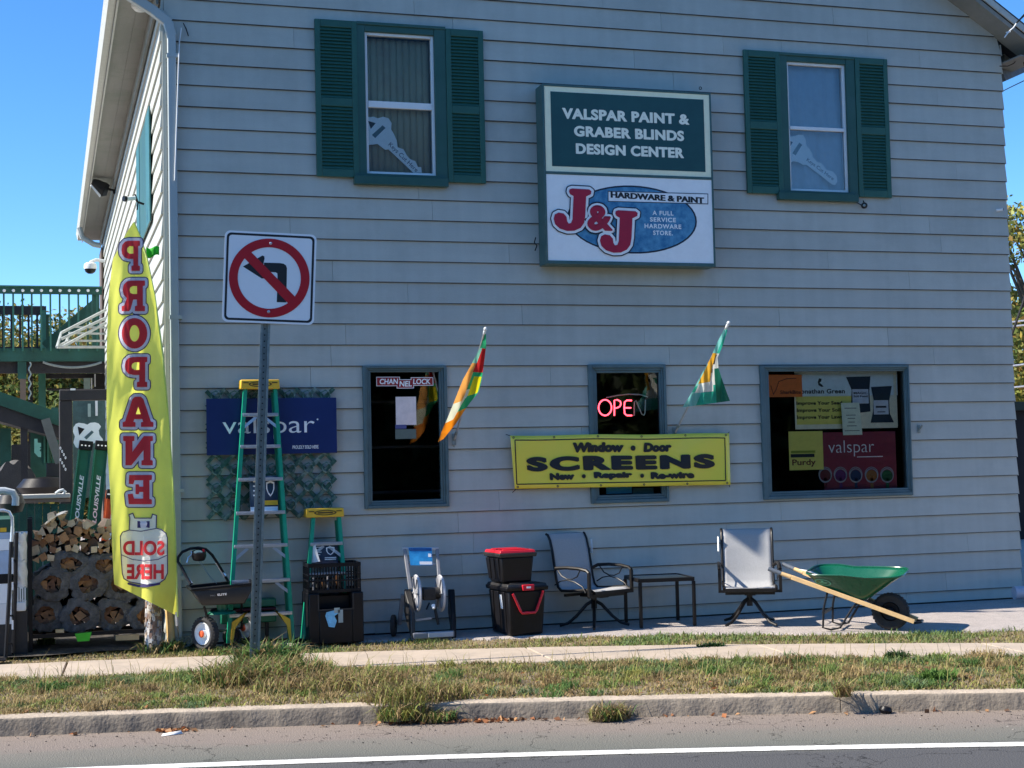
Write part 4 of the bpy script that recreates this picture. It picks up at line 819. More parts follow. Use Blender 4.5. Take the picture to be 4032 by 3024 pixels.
def stroke2(mb, pts, wpx, fn, mi, closed=True):   # px stroke mapped through fn
    n = len(pts)
    for i in range(n if closed else n-1):
        p, q = pts[i], pts[(i+1) % n]; L = max(1e-6, sqrt((q[0]-p[0])**2+(q[1]-p[1])**2)); ax, ay = -(q[1]-p[1])/L*wpx, (q[0]-p[0])/L*wpx; m_ = max(1, int(L/4))
        for j in range(m_):
            a = (p[0]+(q[0]-p[0])*j/m_, p[1]+(q[1]-p[1])*j/m_); b = (p[0]+(q[0]-p[0])*(j+1)/m_, p[1]+(q[1]-p[1])*(j+1)/m_)
            g = Vector((0, -4e-5*(i+1), 0)); mb.add([fn(a[0]-ax, a[1]-ay)+g, fn(b[0]-ax, b[1]-ay)+g, fn(b[0]+ax, b[1]+ay)+g, fn(a[0]+ax, a[1]+ay)+g], [(0, 1, 2, 3)], mi)
    for j, p in enumerate(pts): g = Vector((0, -4e-5*(n+j+2), 0)); mb.add([fn(p[0], p[1])+g]+[fn(p[0]+wpx*cos(t), p[1]+wpx*sin(t))+g for t in np.linspace(0, 2*pi, 11)[:-1]], [(0, i+1, (i+1) % 10+1) for i in range(10)], mi)
for (ch, x0, y0, x1, y1) in LET:
    g_ = 9.0; X0, X1, Y0_, Y1_ = x0+g_, x1-g_, y0+g_-1, y1-g_+1; m1 = lambda x, y: (X1-(x/100)*(X1-X0), Y1_-(y/100)*(Y1_-Y0_))
    lp = [[m1(*p) for p in l] for l in GL_[ch]]; k = MB(); v, f = fill2d(GL_[ch])
    for dy, wd, mi in ((.007, 8.2, 2), (.0135, 6.0, 1)):
        fn = lambda a, b: bsurf(a, b, dy)
        k.add([fn(*m1(*p)) for p in v], f, mi); stroke2(k, lp[0], wd, fn, mi)
    k.add([bsurf(*m1(*p), .020) for p in v], f, 0)
    part('printed_letter', k, [m_fr, m_fw, m_fp], fabric, smooth=False)
# gas bottle print
k = MB()
def t3(x, y): return ((x/2.0737)/K, (1900+y/2.0737)/K)
body = [(1055, 388), (1060, 290), (1052, 262), (1085, 250), (1100, 290), (1235, 290), (1245, 258), (1278, 268), (1275, 372), (1320, 385), (1355, 415), (1366, 450), (1368, 740), (1345, 790), (1300, 822), (1200, 836), (1060, 812), (1012, 785), (998, 740), (990, 620), (982, 440), (1000, 405)]
v, f = fill2d([[(x/6, -y/6) for x, y in body]])
k.add([bsurf(*t3(x*6, -y*6), .008) for x, y in v], f, 1); stroke2(k, [t3(*p) for p in body], 1.1, lambda a, b: bsurf(a, b, .013), 0)
stroke2(k, [t3(*p) for p in ((1058, 388), (1150, 398), (1275, 375))], .9, lambda a, b: bsurf(a, b, .013), 0, False)
stroke2(k, [t3(*p) for p in ((992, 590), (1080, 628), (1180, 640), (1290, 628), (1366, 592))], .8, lambda a, b: bsurf(a, b, .013), 0, False)
stroke2(k, [t3(*p) for p in ((1050, 825), (1130, 845), (1200, 846), (1300, 826))], 2.6, lambda a, b: bsurf(a, b, .013), 0, False)
for a_, b_ in (((1122, 315), (1222, 370)),):
    P_ = [(a_[0], a_[1]), (b_[0], a_[1]), (b_[0], b_[1]), (a_[0], b_[1])]; k.add([bsurf(*t3(*p), .014) for p in P_], [(0, 1, 2, 3)], 0)
    P_ = [(1140, 330), (1205, 330), (1190, 345), (1155, 345)]; k.add([bsurf(*t3(*p), .017) for p in P_], [(0, 1, 2, 3)], 1)
for s_, x0, x1, yc, hh in (('SOLD', 1005, 1342, 535, 120), ('HERE', 1035, 1338, 728, 122)):
    cx_, cy_ = t3((x0+x1)/2, yc); wd = (x1-x0)/2.0737/K; hp = hh/2.0737/K
    text_mb(k, s_, None, XR, ZU, wd, hp, .035, flip=True, mi=2, fn=lambda a, c: bsurf(cx_+a, cy_-c, .014), sub=.1)
part('printed_gas_bottle', k, [m_fp, m_fw, m_fr], fabric, smooth=False)
m_pole = mat('banner_pole', (.5, .5, .5), .35, metal=.6)
k = MB(); pp_ = [atY(x, y, -.36) for x, y in ((289, 480), (303, 512), (317, 556), (334, 638), (351, 760), (362, 883), (371, 1009), (377, 1119), (381, 1240), (384, 1332))]
k.tube(pp_, .008, 8); part('pole', k, mat('sleeve_edge', (.62, .74, .2), .6), fb)
k = MB(); q0 = atY(381, 1322, -.33); k.tube([q0, atY(383, 1352, -.33)], .014, 8); k.tube([atY(383, 1350, -.33), atZ(389, 1400, -.03)], .007, 8); part('ground_spike', k, m_pole, fb)
k = MB(); k.grid(lambda u, v: atY(316+28*u, 534+(22-4*u)*v+3*sin(u*6), -.30+.01*sin(u*8)), 8, 3); part('green_ribbon', k, cloth('bright_green_cloth', (.05, .55, .04), .4), fb, solid=.001)

# ================================================================== two small house flags
def flag(label, br, tip, tipY, outline, regions, mats_, fold, lower=None):
    t_ = thing('house_flag', label, 'flag', tuple(atY(*br, -.03)), group='small garden flags on angled wall brackets')
    B, T = atY(*br, -.05), atY(*tip, tipY); k = MB(); k.tube([B, T], .0095, 8); pole = part('pole', k, m_pole, t_)
    k = MB(); k.lathe([(.0001, .05), (.012, .044), (.017, .03), (.012, .016), (.009, .01), (.014, 0), (.010, -.03)], T, (T-B), 14); part('finial', k, m_white, pole)
    k = MB(); k.box(B.x-.02, B.x+.02, -.03, -.02, B.z-.06, B.z+.05); k.tube([B+Vector((0, .03, -.01)), B+(T-B).normalized()*.10], .014, 8); k.tube([B+Vector((0, .02, -.05)), B+Vector((0, .025, -.08))], .004, 6); part('bracket', k, m_galv, t_)
    def Yp(x, y): # cloth depth: hangs under the pole
        s_ = (y-tip[1])/(br[1]-tip[1]); return tipY+(-.05-tipY)*min(.95, max(0, s_))*.55+fold(x, y)
    def ff(u, v):
        t = v*(len(outline)-1); i = min(int(t), len(outline)-2); f = t-i; A, B_ = outline[i], outline[i+1]; yl, xl, xr, yr = [A[j]+(B_[j]-A[j])*f for j in range(4)]
        x, y = xl+(xr-xl)*u, yl+(yr-yl)*u; return atY(x, y, Yp(x, y))
    def mf(u, v):
        for (a0, a1, b0, b1, mi) in regions:
            if a0 <= u <= a1 and b0 <= v <= b1: return mi
        return 0
    k = MB(); k.grid(ff, 28, 60, mif=mf); part('flag_cloth', k, mats_, t_)
    return t_
m_fl = [cloth('flag_green', (.02, .42, .16), .5), cloth('flag_orange', (.85, .26, .01), .5), cloth('flag_red', (.66, .01, .012), .5), cloth('flag_yellow', (.80, .72, .01), .5), cloth('flag_peach', (.85, .40, .10), .5), cloth('flag_cream', (.75, .78, .6), .5), cloth('flag_mint', (.25, .62, .45), .5)]
class OR(list): pass
reg1 = [(.0, .5, .0, .16, 0), (.5, 1, .0, .16, 0), (0, .4, .16, .30, 6), (.36, 1, .17, .37, 2), (0, .40, .30, .62, 4), (.40, .54, .37, .52, 0), (.52, .97, .40, .58, 3), (.35, .55, .50, .60, 5), (.97, 1, .34, .66, 0), (.5, 1, .58, .72, 0), (0, .5, .60, .78, 5), (.5, 1, .72, .9, 1), (0, .5, .78, .9, 1), (0, 1, .9, 1, 1), (.42, 1, .34, .40, 0)]
flag('autumn house flag in green, red, yellow and orange right of the left lower window', (982, 948), (1047, 716), -1.05,
     [(722, 1044, 1050, 722), (745, 1040, 1050, 748), (780, 1022, 1046, 782), (820, 1000, 1040, 822), (860, 984, 1034, 846), (900, 968, 1008, 880), (930, 955, 985, 915), (955, 946, 958, 948)], reg1, m_fl, lambda x, y: .025*sin(x*.16+y*.05)+.006*sin(x*.31-y*.02))
m_f2 = [cloth('flag_teal', (.03, .42, .30), .45), cloth('flag_gold', (.80, .42, .03), .45), cloth('flag_white', (.72, .74, .70), .4), cloth('flag_deep_green', (.01, .16, .10), .3), m_ink, cloth('flag_aqua', (.22, .62, .58), .5)]
reg2 = [(0, .6, 0, .28, 5), (.6, 1, 0, .28, 0), (.0, .58, .28, .42, 1), (.58, .72, .30, .44, 4), (.58, 1, .28, .5, 2), (.08, .52, .42, .66, 1), (.52, .62, .42, .55, 4), (.52, .72, .42, .72, 2), (.72, 1, .40, 1, 3), (.0, .10, .42, .7, 5), (.10, .66, .66, .80, 2), (.28, .34, .70, .76, 4), (0, .3, .78, 1, 5), (.3, .66, .80, 1, 0)]
flag('teal and gold house flag above the right end of the yellow banner', (1459, 934), (1571, 703), -.95,
     [(712, 1564, 1572, 712), (740, 1549, 1562, 745), (772, 1536, 1550, 772), (800, 1520, 1552, 795), (830, 1504, 1560, 820), (855, 1490, 1570, 848), (880, 1474, 1577, 866)], reg2, m_f2, lambda x, y: .035*sin(x*.14+y*.02)*min(1, (y-700)/100)+.012*sin(x*.4))

# ================================================================== stepladders
def stepladder(label, bl, br, tl, tr, Yb, Yt, steps, cap, rail=.062, brace_steps=(), foot=False):
    BL, BR, TL, TR = atY(*bl, Yb), atY(*br, Yb), atY(*tl, Yt), atY(*tr, Yt)
    for q in (BL, BR): q.z = .0
    t_ = thing('stepladder', label, 'ladder', tuple((BL+BR)/2), group='green fibreglass stepladders leaning closed against the shop')
    up = (TL-BL).normalized(); fr = Vector((0, -1, 0))
    for p, q, s in ((BL, TL, 1), (BR, TR, -1)):
        k = MB(); k.bar(p, q, .006, .062, (0, 1, 0)); k.bar(p+Vector((s*.014, -.029, 0)), q+Vector((s*.014, -.029, 0)), .034, .005, (0, 1, 0)); k.bar(p+Vector((s*.014, .029, 0)), q+Vector((s*.014, .029, 0)), .034, .005, (0, 1, 0))
        part('rail', k, m_fibre, t_)
        k = MB(); o_ = Vector((s*.03, .085, 0)); p2 = p+Vector((s*.03, .12, 0)); k.bar(p2, q+Vector((s*.03, .07, -.03)), .022, .03, (0, 1, 0)); part('rear_rail', k, m_fibre_dk, t_)
        k = MB(); k.box(p.x-.02, p.x+.025, p.y-.04, p.y+.04, -.0, .035); part('foot', k, m_black, t_)
    for i, y in enumerate(steps):
        f_ = (y-bl[1])/(tl[1]-bl[1]); A = BL+(TL-BL)*f_; B = BR+(TR-BR)*f_
        k = MB(); k.box(A.x+.004, B.x-.004, A.y-.036, A.y+.036, A.z-.004, A.z+.004); k.box(A.x+.004, B.x-.004, A.y-.038, A.y-.034, A.z-.026, A.z-.0045); k.box(A.x+.004, B.x-.004, A.y+.034, A.y+.038, A.z-.026, A.z-.0045)
        st = part('step', k, m_alu, t_, bevel=.002)
        for xr in (A.x+.06, B.x-.06, (A.x+B.x)/2): k = MB(); k.lathe([(.0001, .004), (.004, .003), (.005, 0)], (xr, A.y-.038, A.z-.014), (0, -1, 0), 8); part('rivet', k, m_alu, st)
        if i in brace_steps:
            for s, q in ((1, A), (-1, B)): 
                k = MB(); k.bar(q+Vector((s*.005, -.03, -.13)), q+Vector((s*.13, -.01, -.03)), .026, .004, (0, 1, 0)); part('brace', k, m_alu, t_)
        k = MB(); k.bar(A+Vector((.03, .12, -.02)), B+Vector((-.03, .12, -.02)), .012, .02); part('rear_spreader', k, m_alu, t_)
    a, b, c, d = rect(*cap, Yt-.05); k = MB(); k.hexa([(a-.004, Yt-.06, c), (b+.004, Yt-.06, c), (b+.004, Yt+.10, c), (a-.004, Yt+.10, c)], [(a, Yt-.055, d), (b, Yt-.055, d), (b, Yt+.10, d), (a, Yt+.10, d)])
    cp_ = part('top_cap', k, m_yel, t_, bevel=.008); k = MB()
    cx_, cz_ = (a+b)/2, (c+d)/2; e0 = [(cx_+.30*(b-a)*cos(t), Yt-.0615, cz_+.30*(d-c)*sin(t)) for t in np.linspace(0, 2*pi, 25)[:-1]]; e1 = [(cx_+.26*(b-a)*cos(t), Yt-.0615, cz_+.20*(d-c)*sin(t)) for t in np.linspace(0, 2*pi, 25)[:-1]]
    k.add(e0+e1, [(i, (i+1) % 24, 24+(i+1) % 24, 24+i) for i in range(24)]); k.box(cx_-.20*(b-a), cx_+.20*(b-a), Yt-.0618, Yt-.0608, cz_-.08*(d-c), cz_+.08*(d-c)); k.box(a+.02, a+.07, Yt-.0618, Yt-.0608, cz_+.12*(d-c), cz_+.22*(d-c)); k.box(b-.07, b-.02, Yt-.0618, Yt-.0608, cz_+.12*(d-c), cz_+.22*(d-c))
    part('cap_print', k, mat('brown_cap_print', (.09, .05, .01), .5), cp_, smooth=False)
    if foot:
        for s, p, q in ((1, BL, TL), (-1, BR, TR)):
            k = MB(); u0 = (q-p).normalized(); P_ = [(0, .0), (0, .20), (s*.105*1.3, .285), (s*.09*1.3, .285), (s*.035, .15), (s*.018, .0)]
            k.prism(P_ if s < 0 else P_[::-1], p+Vector((s*.03, -.042, .02)), (1, 0, 0), u0, .008 if s > 0 else -.008); part('foot_brace', k, m_yel, t_)
    return t_
tl_ = stepladder('tall green stepladder with yellow cap in front of the blue paint sign', (489, 1387), (636, 1387), (526, 840), (597, 840), -.30, -.16, (894, 962.5, 1033, 1104.6, 1174.8, 1249, 1319.6)[::-1], (520, 820, 603.5, 840), brace_steps=(1, 2, 6), foot=True)
sl_ = stepladder('short green stepladder with yellow cap behind the milk crate', (650, 1383), (757, 1383), (673, 1117), (735, 1117), -.26, -.14, (1173, 1238, 1305)[::-1], (662, 1098, 742.5, 1117), brace_steps=(2,), foot=False)
def bag(label, px, Y, kindc):
    a, b, c, d = rect(*px, Y); t_ = thing('hanging_product_bag', label, 'bag', (a, Y, c), group='navy product packs hung on the stepladders'); k = MB()
    k.grid(lambda u, v: ((a+(b-a)*u), Y-.018*sin(u*pi)*sin(v*pi)**.5-.004*sin(u*14+v*9), c+(d-c)*v), 10, 12); k.box(a, b, Y+.001, Y+.02, c, d); p_ = part('pack', k, mat('navy_pack', (.02, .05, .10), .35, var=.2, coat=.3), t_)
    k = MB(); Yq = Y-.026; w2, h2 = b-a, d-c; sx_, sz_ = a+w2*.72, c+h2*.66
    sh = [(-.5, .5), (0, .62), (.5, .5), (.48, 0), (.3, -.35), (0, -.6), (-.3, -.35), (-.48, 0)]
    k.add([(sx_+x*w2*.30, Yq, sz_+y*h2*.34) for x, y in sh]+[(sx_+x*w2*.22, Yq, sz_+y*h2*.26) for x, y in sh], [(i, (i+1) % 8, 8+(i+1) % 8, 8+i) for i in range(8)])
    for i in range(4): k.box(a+w2*.1, a+w2*(.36+.05*(i % 2)), Yq-.001, Yq, c+h2*(.48+.12*i), c+h2*(.52+.12*i))
    for i in range(2): k.box(sx_-w2*.2, sx_+w2*.2, Yq-.001, Yq, c+h2*(.24+.08*i), c+h2*(.28+.08*i))
    part('pack_print', k, m_whiteink, p_, smooth=False)
    if kindc:
        k = MB(); k.box(a+w2*.0, a+w2*.98, Yq-.004, Yq-.0015, c+.005, c+h2*.20); k.box(a+w2*.30, a+w2*.98, Yq-.006, Yq-.0041, c+h2*.24, c+h2*.36, 1); part('pack_label', k, [m_whiteink, m_yel], p_, smooth=False)
    else:
        k = MB(); k.add([(a-.02, Yq-.002, c+.02), (a+.09, Yq-.03, c+.035), (a+.05, Yq-.02, d-.0), (a+.012, Yq, d-.02)], [(0, 1, 2, 3)]); part('loose_leaflet', k, m_paper, p_, solid=.001, smooth=False)
bag('navy product pack with yellow label behind the tall stepladder', (540, 1028, 600, 1111), -.16, True)
bag('navy product pack with white leaflet inside the short stepladder', (668, 1175, 730, 1220), -.16, False)

# ================================================================== broadcast spreader
sp_ = thing('broadcast_spreader', 'black broadcast spreader with lettered hopper and white-rimmed wheel beside the tall ladder', 'spreader', (.40, -.55, 0))
Yw = -.56
hp = lambda x, y: ((600+x/3.16)/K, (2250+y/3.16)/K)
A = atY(*hp(478, 195), -.60); B = atY(*hp(1270, 130), -.60); bz = atY(*hp(720, 420), -.6).z; tz = (A.z+B.z)/2
x0, x1 = A.x, B.x; k = MB(); xm0, xm1 = x0+.10, x1-.09
T4 = [(x0, -.66, tz-.03), (x1, -.66, tz), (x1, -.24, tz), (x0, -.24, tz-.03)]; Bt = [(xm0, -.60, bz), (xm1, -.60, bz), (xm1, -.32, bz), (xm0, -.32, bz)]
k.add(T4+Bt, [(0, 4, 5, 1), (1, 5, 6, 2), (2, 6, 7, 3), (3, 7, 4, 0), (4, 7, 6, 5)]); hop = part('hopper', k, m_char, sp_, solid=.006, bevel=.01)
k = MB(); k.bar(Vector(T4[0])+Vector((-.008, -.006, 0)), Vector(T4[1])+Vector((.008, -.006, 0)), .025, .02); k.bar(T4[3], T4[2], .025, .02); k.bar(T4[0], T4[3], .025, .02); k.bar(T4[1], T4[2], .025, .02); part('hopper_rim', k, m_black, hop, bevel=.004)
def hf(u, v): return Vector(Bt[0])*(1-v)*(1-u)+Vector(Bt[1])*(1-v)*u+Vector(T4[0])*v*(1-u)+Vector(T4[1])*v*u
k = MB(); n_ = Vector((0, -.008, 0)); text_mb(k, 'ELITE', None, XR, ZU, 1, 1, .04, fn=lambda a, c: hf(.47+a*.17, .58+c*.12)+n_, mi=0); text_mb(k, 'PRO', None, XR, ZU, 1, 1, .02, fn=lambda a, c: hf(.30+a*.09, .56+c*.08)+n_, mi=1); part('lettering', k, [m_whiteink, mat('grey_print', (.18, .19, .2), .5)], hop, smooth=False)
def wheel(mb_parent, c, ax, R, W_, rim_m, hub_m, spokes=0, rimr=.7, name='wheel', tread=True):
    c = Vector(c); ax = Vector(ax).normalized(); c0 = c-ax*W_/2
    pf = [(R*rimr, W_*.12), (R*.86, 0), (R*.96, W_*.12), (R, W_*.32), (R, W_*.68), (R*.96, W_*.88), (R*.86, W_), (R*rimr, W_*.88)]
    k = MB(); k.lathe(pf, c0, ax, 32); wh = part(name, k, m_tyre, mb_parent); 
    if tread:
        k = MB(); n = 30; up = Vector((0, 0, 1)) if abs(ax.z) < .9 else XR; a_ = ax.cross(up).normalized(); b_ = ax.cross(a_)
        for i in range(n):
            t = 2*pi*i/n; d_ = a_*cos(t)+b_*sin(t); tt = -a_*sin(t)+b_*cos(t); k.bar(c0+ax*W_*.15+d_*(R*.985)+tt*.004, c0+ax*W_*.85+d_*(R*.985)-tt*.004, R*.11, R*.06, tuple(d_))
        part('tread', k, m_tyre, wh)
    k = MB(); k.lathe([(R*rimr, W_*.2), (R*rimr*.94, W_*.05), (R*rimr*.86, W_*.18), (R*rimr*.4, W_*.3), (R*.22, W_*.1), (R*.18, -W_*.05), (.0001, -W_*.08)], c0, ax, 28); k.lathe([(R*rimr, W_*.8), (R*rimr*.94, W_*.95), (R*rimr*.4, W_*.75), (R*.18, W_*1.05), (.0001, W_*1.08)], c0, ax, 28); part('rim', k, rim_m, wh)
    k = MB(); k.lathe([(.0001, -W_*.16), (R*.17, -W_*.14), (R*.22, -W_*.05), (R*.22, W_*.02)], c0, ax, 18); part('hub', k, hub_m, wh)
    return wh
m_tyre = mat('tyre_rubber', (.028, .027, .027), .85, var=.25, scale=20, bump=.4, bscale=90)
m_org = mat('orange_plastic', (.75, .11, .03), .4)
axs = Vector((-.80, -.60, 0)); wc = atZ(440, 1406, 0)+Vector((.02, .05, .145))
wheel(sp_, wc, -axs, .145, .085, m_white, m_org); wheel(sp_, wc+Vector((.40, .33, 0)), -axs, .145, .085, m_white, m_org)
k = MB(); k.tube([wc, wc+Vector((.40, .33, 0))], .009, 8); k.tube([wc+Vector((.05, .03, .02)), atY(*hp(655, 470), -.5), atY(*hp(640, 435), -.5)], .011, 8); k.tube([wc+Vector((.05, .03, .02)), atY(*hp(680, 560), -.45), atY(*hp(740, 480), -.45), atY(*hp(860, 455), -.45)], .011, 8)
k.tube([wc+Vector((.35, .25, .02)), Vector((xm1, -.4, bz+.02))], .011, 8); part('axle_frame', k, m_iron, sp_)
k = MB(); k.lathe([(.13, 0), (.11, .02), (.03, .03), (.0001, .03)], ((xm0+xm1)/2, -.45, bz-.09), (0, 0, 1), 20); k.lathe([(.04, 0), (.05, .09)], ((xm0+xm1)/2, -.45, bz-.09), (0, 0, 1), 14); part('spinner', k, m_fibre_dk, sp_)
ky = lambda x, y, Y: atY((600+x/2.2125)/K, (1900+y/2.2125)/K, Y)
k = MB(); k.tube([ky(335, 885, -.5), ky(300, 830, -.45), ky(250, 730, -.42), ky(222, 690, -.4), ky(225, 650, -.38), ky(260, 605, -.38), ky(330, 575, -.38), ky(400, 568, -.38), ky(465, 580, -.38), ky(520, 630, -.36), ky(560, 690, -.34), ky(600, 755, -.33), ky(640, 825, -.3), ky(660, 860, -.3)], .0125, 10); hn = part('handle', k, m_black, sp_)
k = MB(); k.tube([ky(345, 885, -.49), ky(312, 845, -.45)], .0145, 8); k.tube([ky(632, 815, -.31), ky(562, 700, -.335)], .0145, 8); part('bare_handle_tube', k, m_chrome, sp_)
k = MB(); k.tube([ky(300, 700, -.38), ky(315, 655, -.37), ky(360, 615, -.37)], .007, 6); k.tube([ky(335, 600, -.4), ky(370, 660, -.42)], .007, 6); part('trigger_lever', k, m_chrome, hn)
a = ky(358, 660, -.42); k = MB(); k.lathe([(.0001, 0), (.055, .0), (.065, .03), (.06, .07), (.04, .08), (.0001, .08)], ky(405, 668, -.40), (0, -.3, 1), 16); cbx = part('control_box', k, m_black, hn)
k = MB(); q = ky(398, 605, -.46); k.add([q+Vector((.038*cos(t), 0, .016*sin(t))) for t in np.linspace(0, 2*pi, 17)[:-1]], [tuple(range(16))]); part('control_label', k, mat('pale_green_label', (.45, .6, .5), .4), cbx, smooth=False, solid=.004)
k = MB(); q = ky(445, 592, -.44); k.box(q.x-.01, q.x+.008, q.y-.008, q.y+.008, q.z-.02, q.z+.012); part('red_knob', k, m_red, cbx)
k = MB(); k.tube([ky(410, 690, -.42), ky(470, 780, -.43), ky(530, 860, -.45)], .0025, 5); k.tube([ky(425, 690, -.42), ky(490, 800, -.43), ky(560, 880, -.45)], .0025, 5); part('control_cable', k, m_galv, sp_)

# green cart with red bands behind
gc = thing('green_garden_cart', 'low dark green garden cart with red bands behind the spreader', 'cart', (.75, -.15, 0))
q0, q1 = atY(478, 1345, -.2), atY(545, 1300, -.2)
for z0, z1, mm in ((q0.z+.12, q1.z+.02, m_fibre_dk), (q0.z+.085, q0.z+.112, mat('dark_red_band', (.10, .01, .015), .5)), (q0.z-.02, q0.z+.075, m_fibre_dk)):
    k = MB(); k.box(q0.x, q1.x+.22, -.17, -.04, z0, z1); part('cart_side', k, mm, gc, bevel=.01)
for xx in (q0.x+.1, q1.x+.12): k = MB(); k.box(xx, xx+.03, -.17, -.13, 0, q0.z-.022); part('cart_leg', k, m_iron, gc)
ww = wheel(gc, (q0.x+.09, -.24, .085), (0, 1, 0), .085, .045, m_char, m_galv, tread=False)

# ================================================================== milk crate and deck box
dk = thing('black_deck_box', 'black plastic storage bin with recessed top and blue bottle label', 'bin', (1.4, -.3, 0))
a, b, c, d = rect(668, 1281, 781, 1383, -.50); c = 0; k = MB(); D0, D1 = -.50, -.10
na, nb_ = a+.19*(b-a), a+.83*(b-a); zn = c+(d-c)*.66
k.box(a, na, D0, D1, c, d); k.box(nb_, b+.02, D0, D1, c, d); k.box(na, nb_, D0, D1, c, zn); k.box(na, nb_, D0+.14, D1, zn, d-.03); bx_ = part('bin_body', k, m_black, dk, bevel=.008)
k = MB(); k.box(na+.002, nb_-.002, D0-.004, D0+.02, zn-.001, zn+.012); k.box(na-.012, na, D0-.006, D0-.001, zn, d-.01); k.box(nb_, nb_+.012, D0-.006, D0-.001, zn, d-.01); part('recess_lip', k, m_char, bx_)
k = MB(); q0, q1 = atY(712, 1352, -.5), atY(728, 1318, -.5)
bp_ = [(2, 0), (22, -3), (30, 25), (22, 45), (40, 60), (36, 72), (12, 66), (-6, 60), (-10, 45)]
pxpoly(k, [(709+x*.62, 1354-y*.52) for x, y in bp_], -.506, .003); part('bottle_label', k, mat('light_blue_label', (.20, .55, .80), .4, var=.25, scale=20), dk, smooth=False)
k = MB(); panel(k, 731, 1317, 741, 1345, -.507, .002); panel(k, 722, 1313, 734, 1324, -.507, .002); part('side_label', k, mat('grey_green_label', (.35, .42, .40), .5), dk, smooth=False)
mc = thing('milk_crate', 'black slotted milk crate standing on the black storage bin', 'crate', (1.4, -.3, d))
a, b, c, e_ = rect(666.5, 1216, 780, 1275, -.46); c = d+.001; k = MB(); y0, y1 = -.46, -.14
for zz0, zz1 in ((c, c+.03), (c+.10, c+.115), (c+.155, c+.165), (e_-.035, e_)):
    k.box(a, b, y0, y0+.012, zz0, zz1); k.box(a, b, y1-.012, y1, zz0, zz1); k.box(a, a+.012, y0+.013, y1-.013, zz0, zz1); k.box(b-.012, b, y0+.013, y1-.013, zz0, zz1)
part('crate_bands', k, m_black, mc, bevel=.002)
for i in range(19):
    x = a+(b-a-.012)*i/18; 
    for ya_ in (y0+.001, y1-.010): k = MB(); k.box(x, x+.010, ya_, ya_+.009, c+.031, e_-.036); part('crate_slat', k, m_black, mc)
for i in range(7): 
    y = y0+.02+(y1-y0-.05)*i/6
    for xa_ in (a+.001, b-.010): k = MB(); k.box(xa_, xa_+.009, y, y+.012, c+.031, e_-.036); part('crate_slat', k, m_black, mc)
k = MB(); k.box(a+.02, b-.02, y0+.02, y1-.02, c+.003, c+.012); part('crate_floor', k, m_black, mc)
for i in range(6):
    x = a+.06+.045*i; h_ = .10+.05*random.random(); k = MB(); k.cyl((x, -.36+.03*(i % 2), c+.014), (x, -.36+.03*(i % 2), c+h_), .017, 10); k.cyl((x, -.36+.03*(i % 2), c+h_), (x, -.36+.03*(i % 2), c+h_+.02), .008, 8)
    solo('small_bottle', k, [mat('dull_label', (.3, .3, .32), .5), m_char, mat('brown_glass', (.08, .04, .02), .2)][i % 3], ['grey', 'black', 'brown'][i % 3]+' small bottle inside the black milk crate, '+('nearer the left end' if i < 3 else 'nearer the middle'), 'bottle', 'small bottles in the milk crate')

# ================================================================== hose reel cart
hr = thing('hose_reel_cart', 'grey and black empty hose reel cart with blue label on handle', 'hose reel', (2.2, -.45, 0))
kr = lambda x, y, Y: atY((1150+x/2.5525)/K, (1950+y/2.5525)/K, Y)
m_gp = mat('grey_plastic', (.24, .24, .25), .4, var=.1); m_lg = mat('light_grey_plastic', (.50, .50, .52), .4, var=.08)
Yr = -.50
for xt, xb_, nm in ((1130, 1160, 0), (1455, 1480, 1)):
    k = MB(); k.bar(kr(xt, 530, -.26), kr(xb_+ (30 if nm == 0 else 10), 945, -.42), .032, .022, (0, 1, 0)); part('handle_tube', k, m_gp, hr, bevel=.005)
k = MB(); k.bar(kr(1112, 538, -.26), kr(1472, 538, -.26), .03, .03, (0, 1, 0)); k.bar(kr(1165, 690, -.30), kr(1470, 690, -.30), .02, .02, (0, 1, 0)); part('handle_bar', k, m_lg, hr, bevel=.006)
k = MB(); P_ = [kr(1170, 528, -.29), kr(1405, 528, -.29), kr(1412, 705, -.335), kr(1190, 705, -.335)]; k.add(P_, [(3, 2, 1, 0)]); cd = part('blue_label_card', k, mat('blue_card', (.02, .22, .62), .4, var=.3, scale=6, hue=(.05, .42, .80)), hr, smooth=False, solid=.002)
def lab(u0, v0, u1, v1, mm, nm):
    f2 = lambda u, v: (P_[0]*(1-u)+P_[1]*u)*(1-v)+(P_[3]*(1-u)+P_[2]*u)*v+Vector((0, -.003, 0)); k = MB(); k.add([f2(u0, v1), f2(u1, v1), f2(u1, v0), f2(u0, v0)], [(0, 1, 2, 3)]); part(nm, k, mm, cd, smooth=False)
lab(.02, .02, .98, .18, mat('card_navy', (.02, .08, .25), .4), 'label_band'); lab(.42, .78, .98, .95, m_whiteink, 'label_text_box'); lab(.82, .33, .96, .52, m_whiteink, 'label_text_box'); lab(.05, .06, .3, .14, m_whiteink, 'label_text_box')
for x in (1250, 1490):      # reel flanges, edge towards us
    c_ = kr(x, 985, Yr+.08); k = MB(); axr = Vector((1, -.0, 0)).normalized()
    k.lathe([(.165, -.012), (.172, 0), (.165, .012), (.150, .006), (.05, .008), (.05, -.008), (.150, -.006), (.165, -.012)], c_, axr, 36); k.lathe([(.05, -.012), (.0001, -.012)], c_, axr, 16); fl_ = part('reel_flange', k, m_lg, hr)
    k = MB(); 
    for i in range(6): t = i*pi/3; a_ = axr.cross(ZU).normalized(); d_ = a_*cos(t)+ZU*sin(t); k.bar(c_+d_*.05-axr*.012, c_+d_*.15-axr*.012, .014, .01, (0, 0, 1) if abs(d_.z) < .9 else (1, 0, 0))
    part('flange_ribs', k, m_gp, fl_)
k = MB(); k.tube([kr(1250, 985, Yr+.08), kr(1490, 985, Yr+.08)], .055, 16); part('reel_drum', k, m_char, hr)
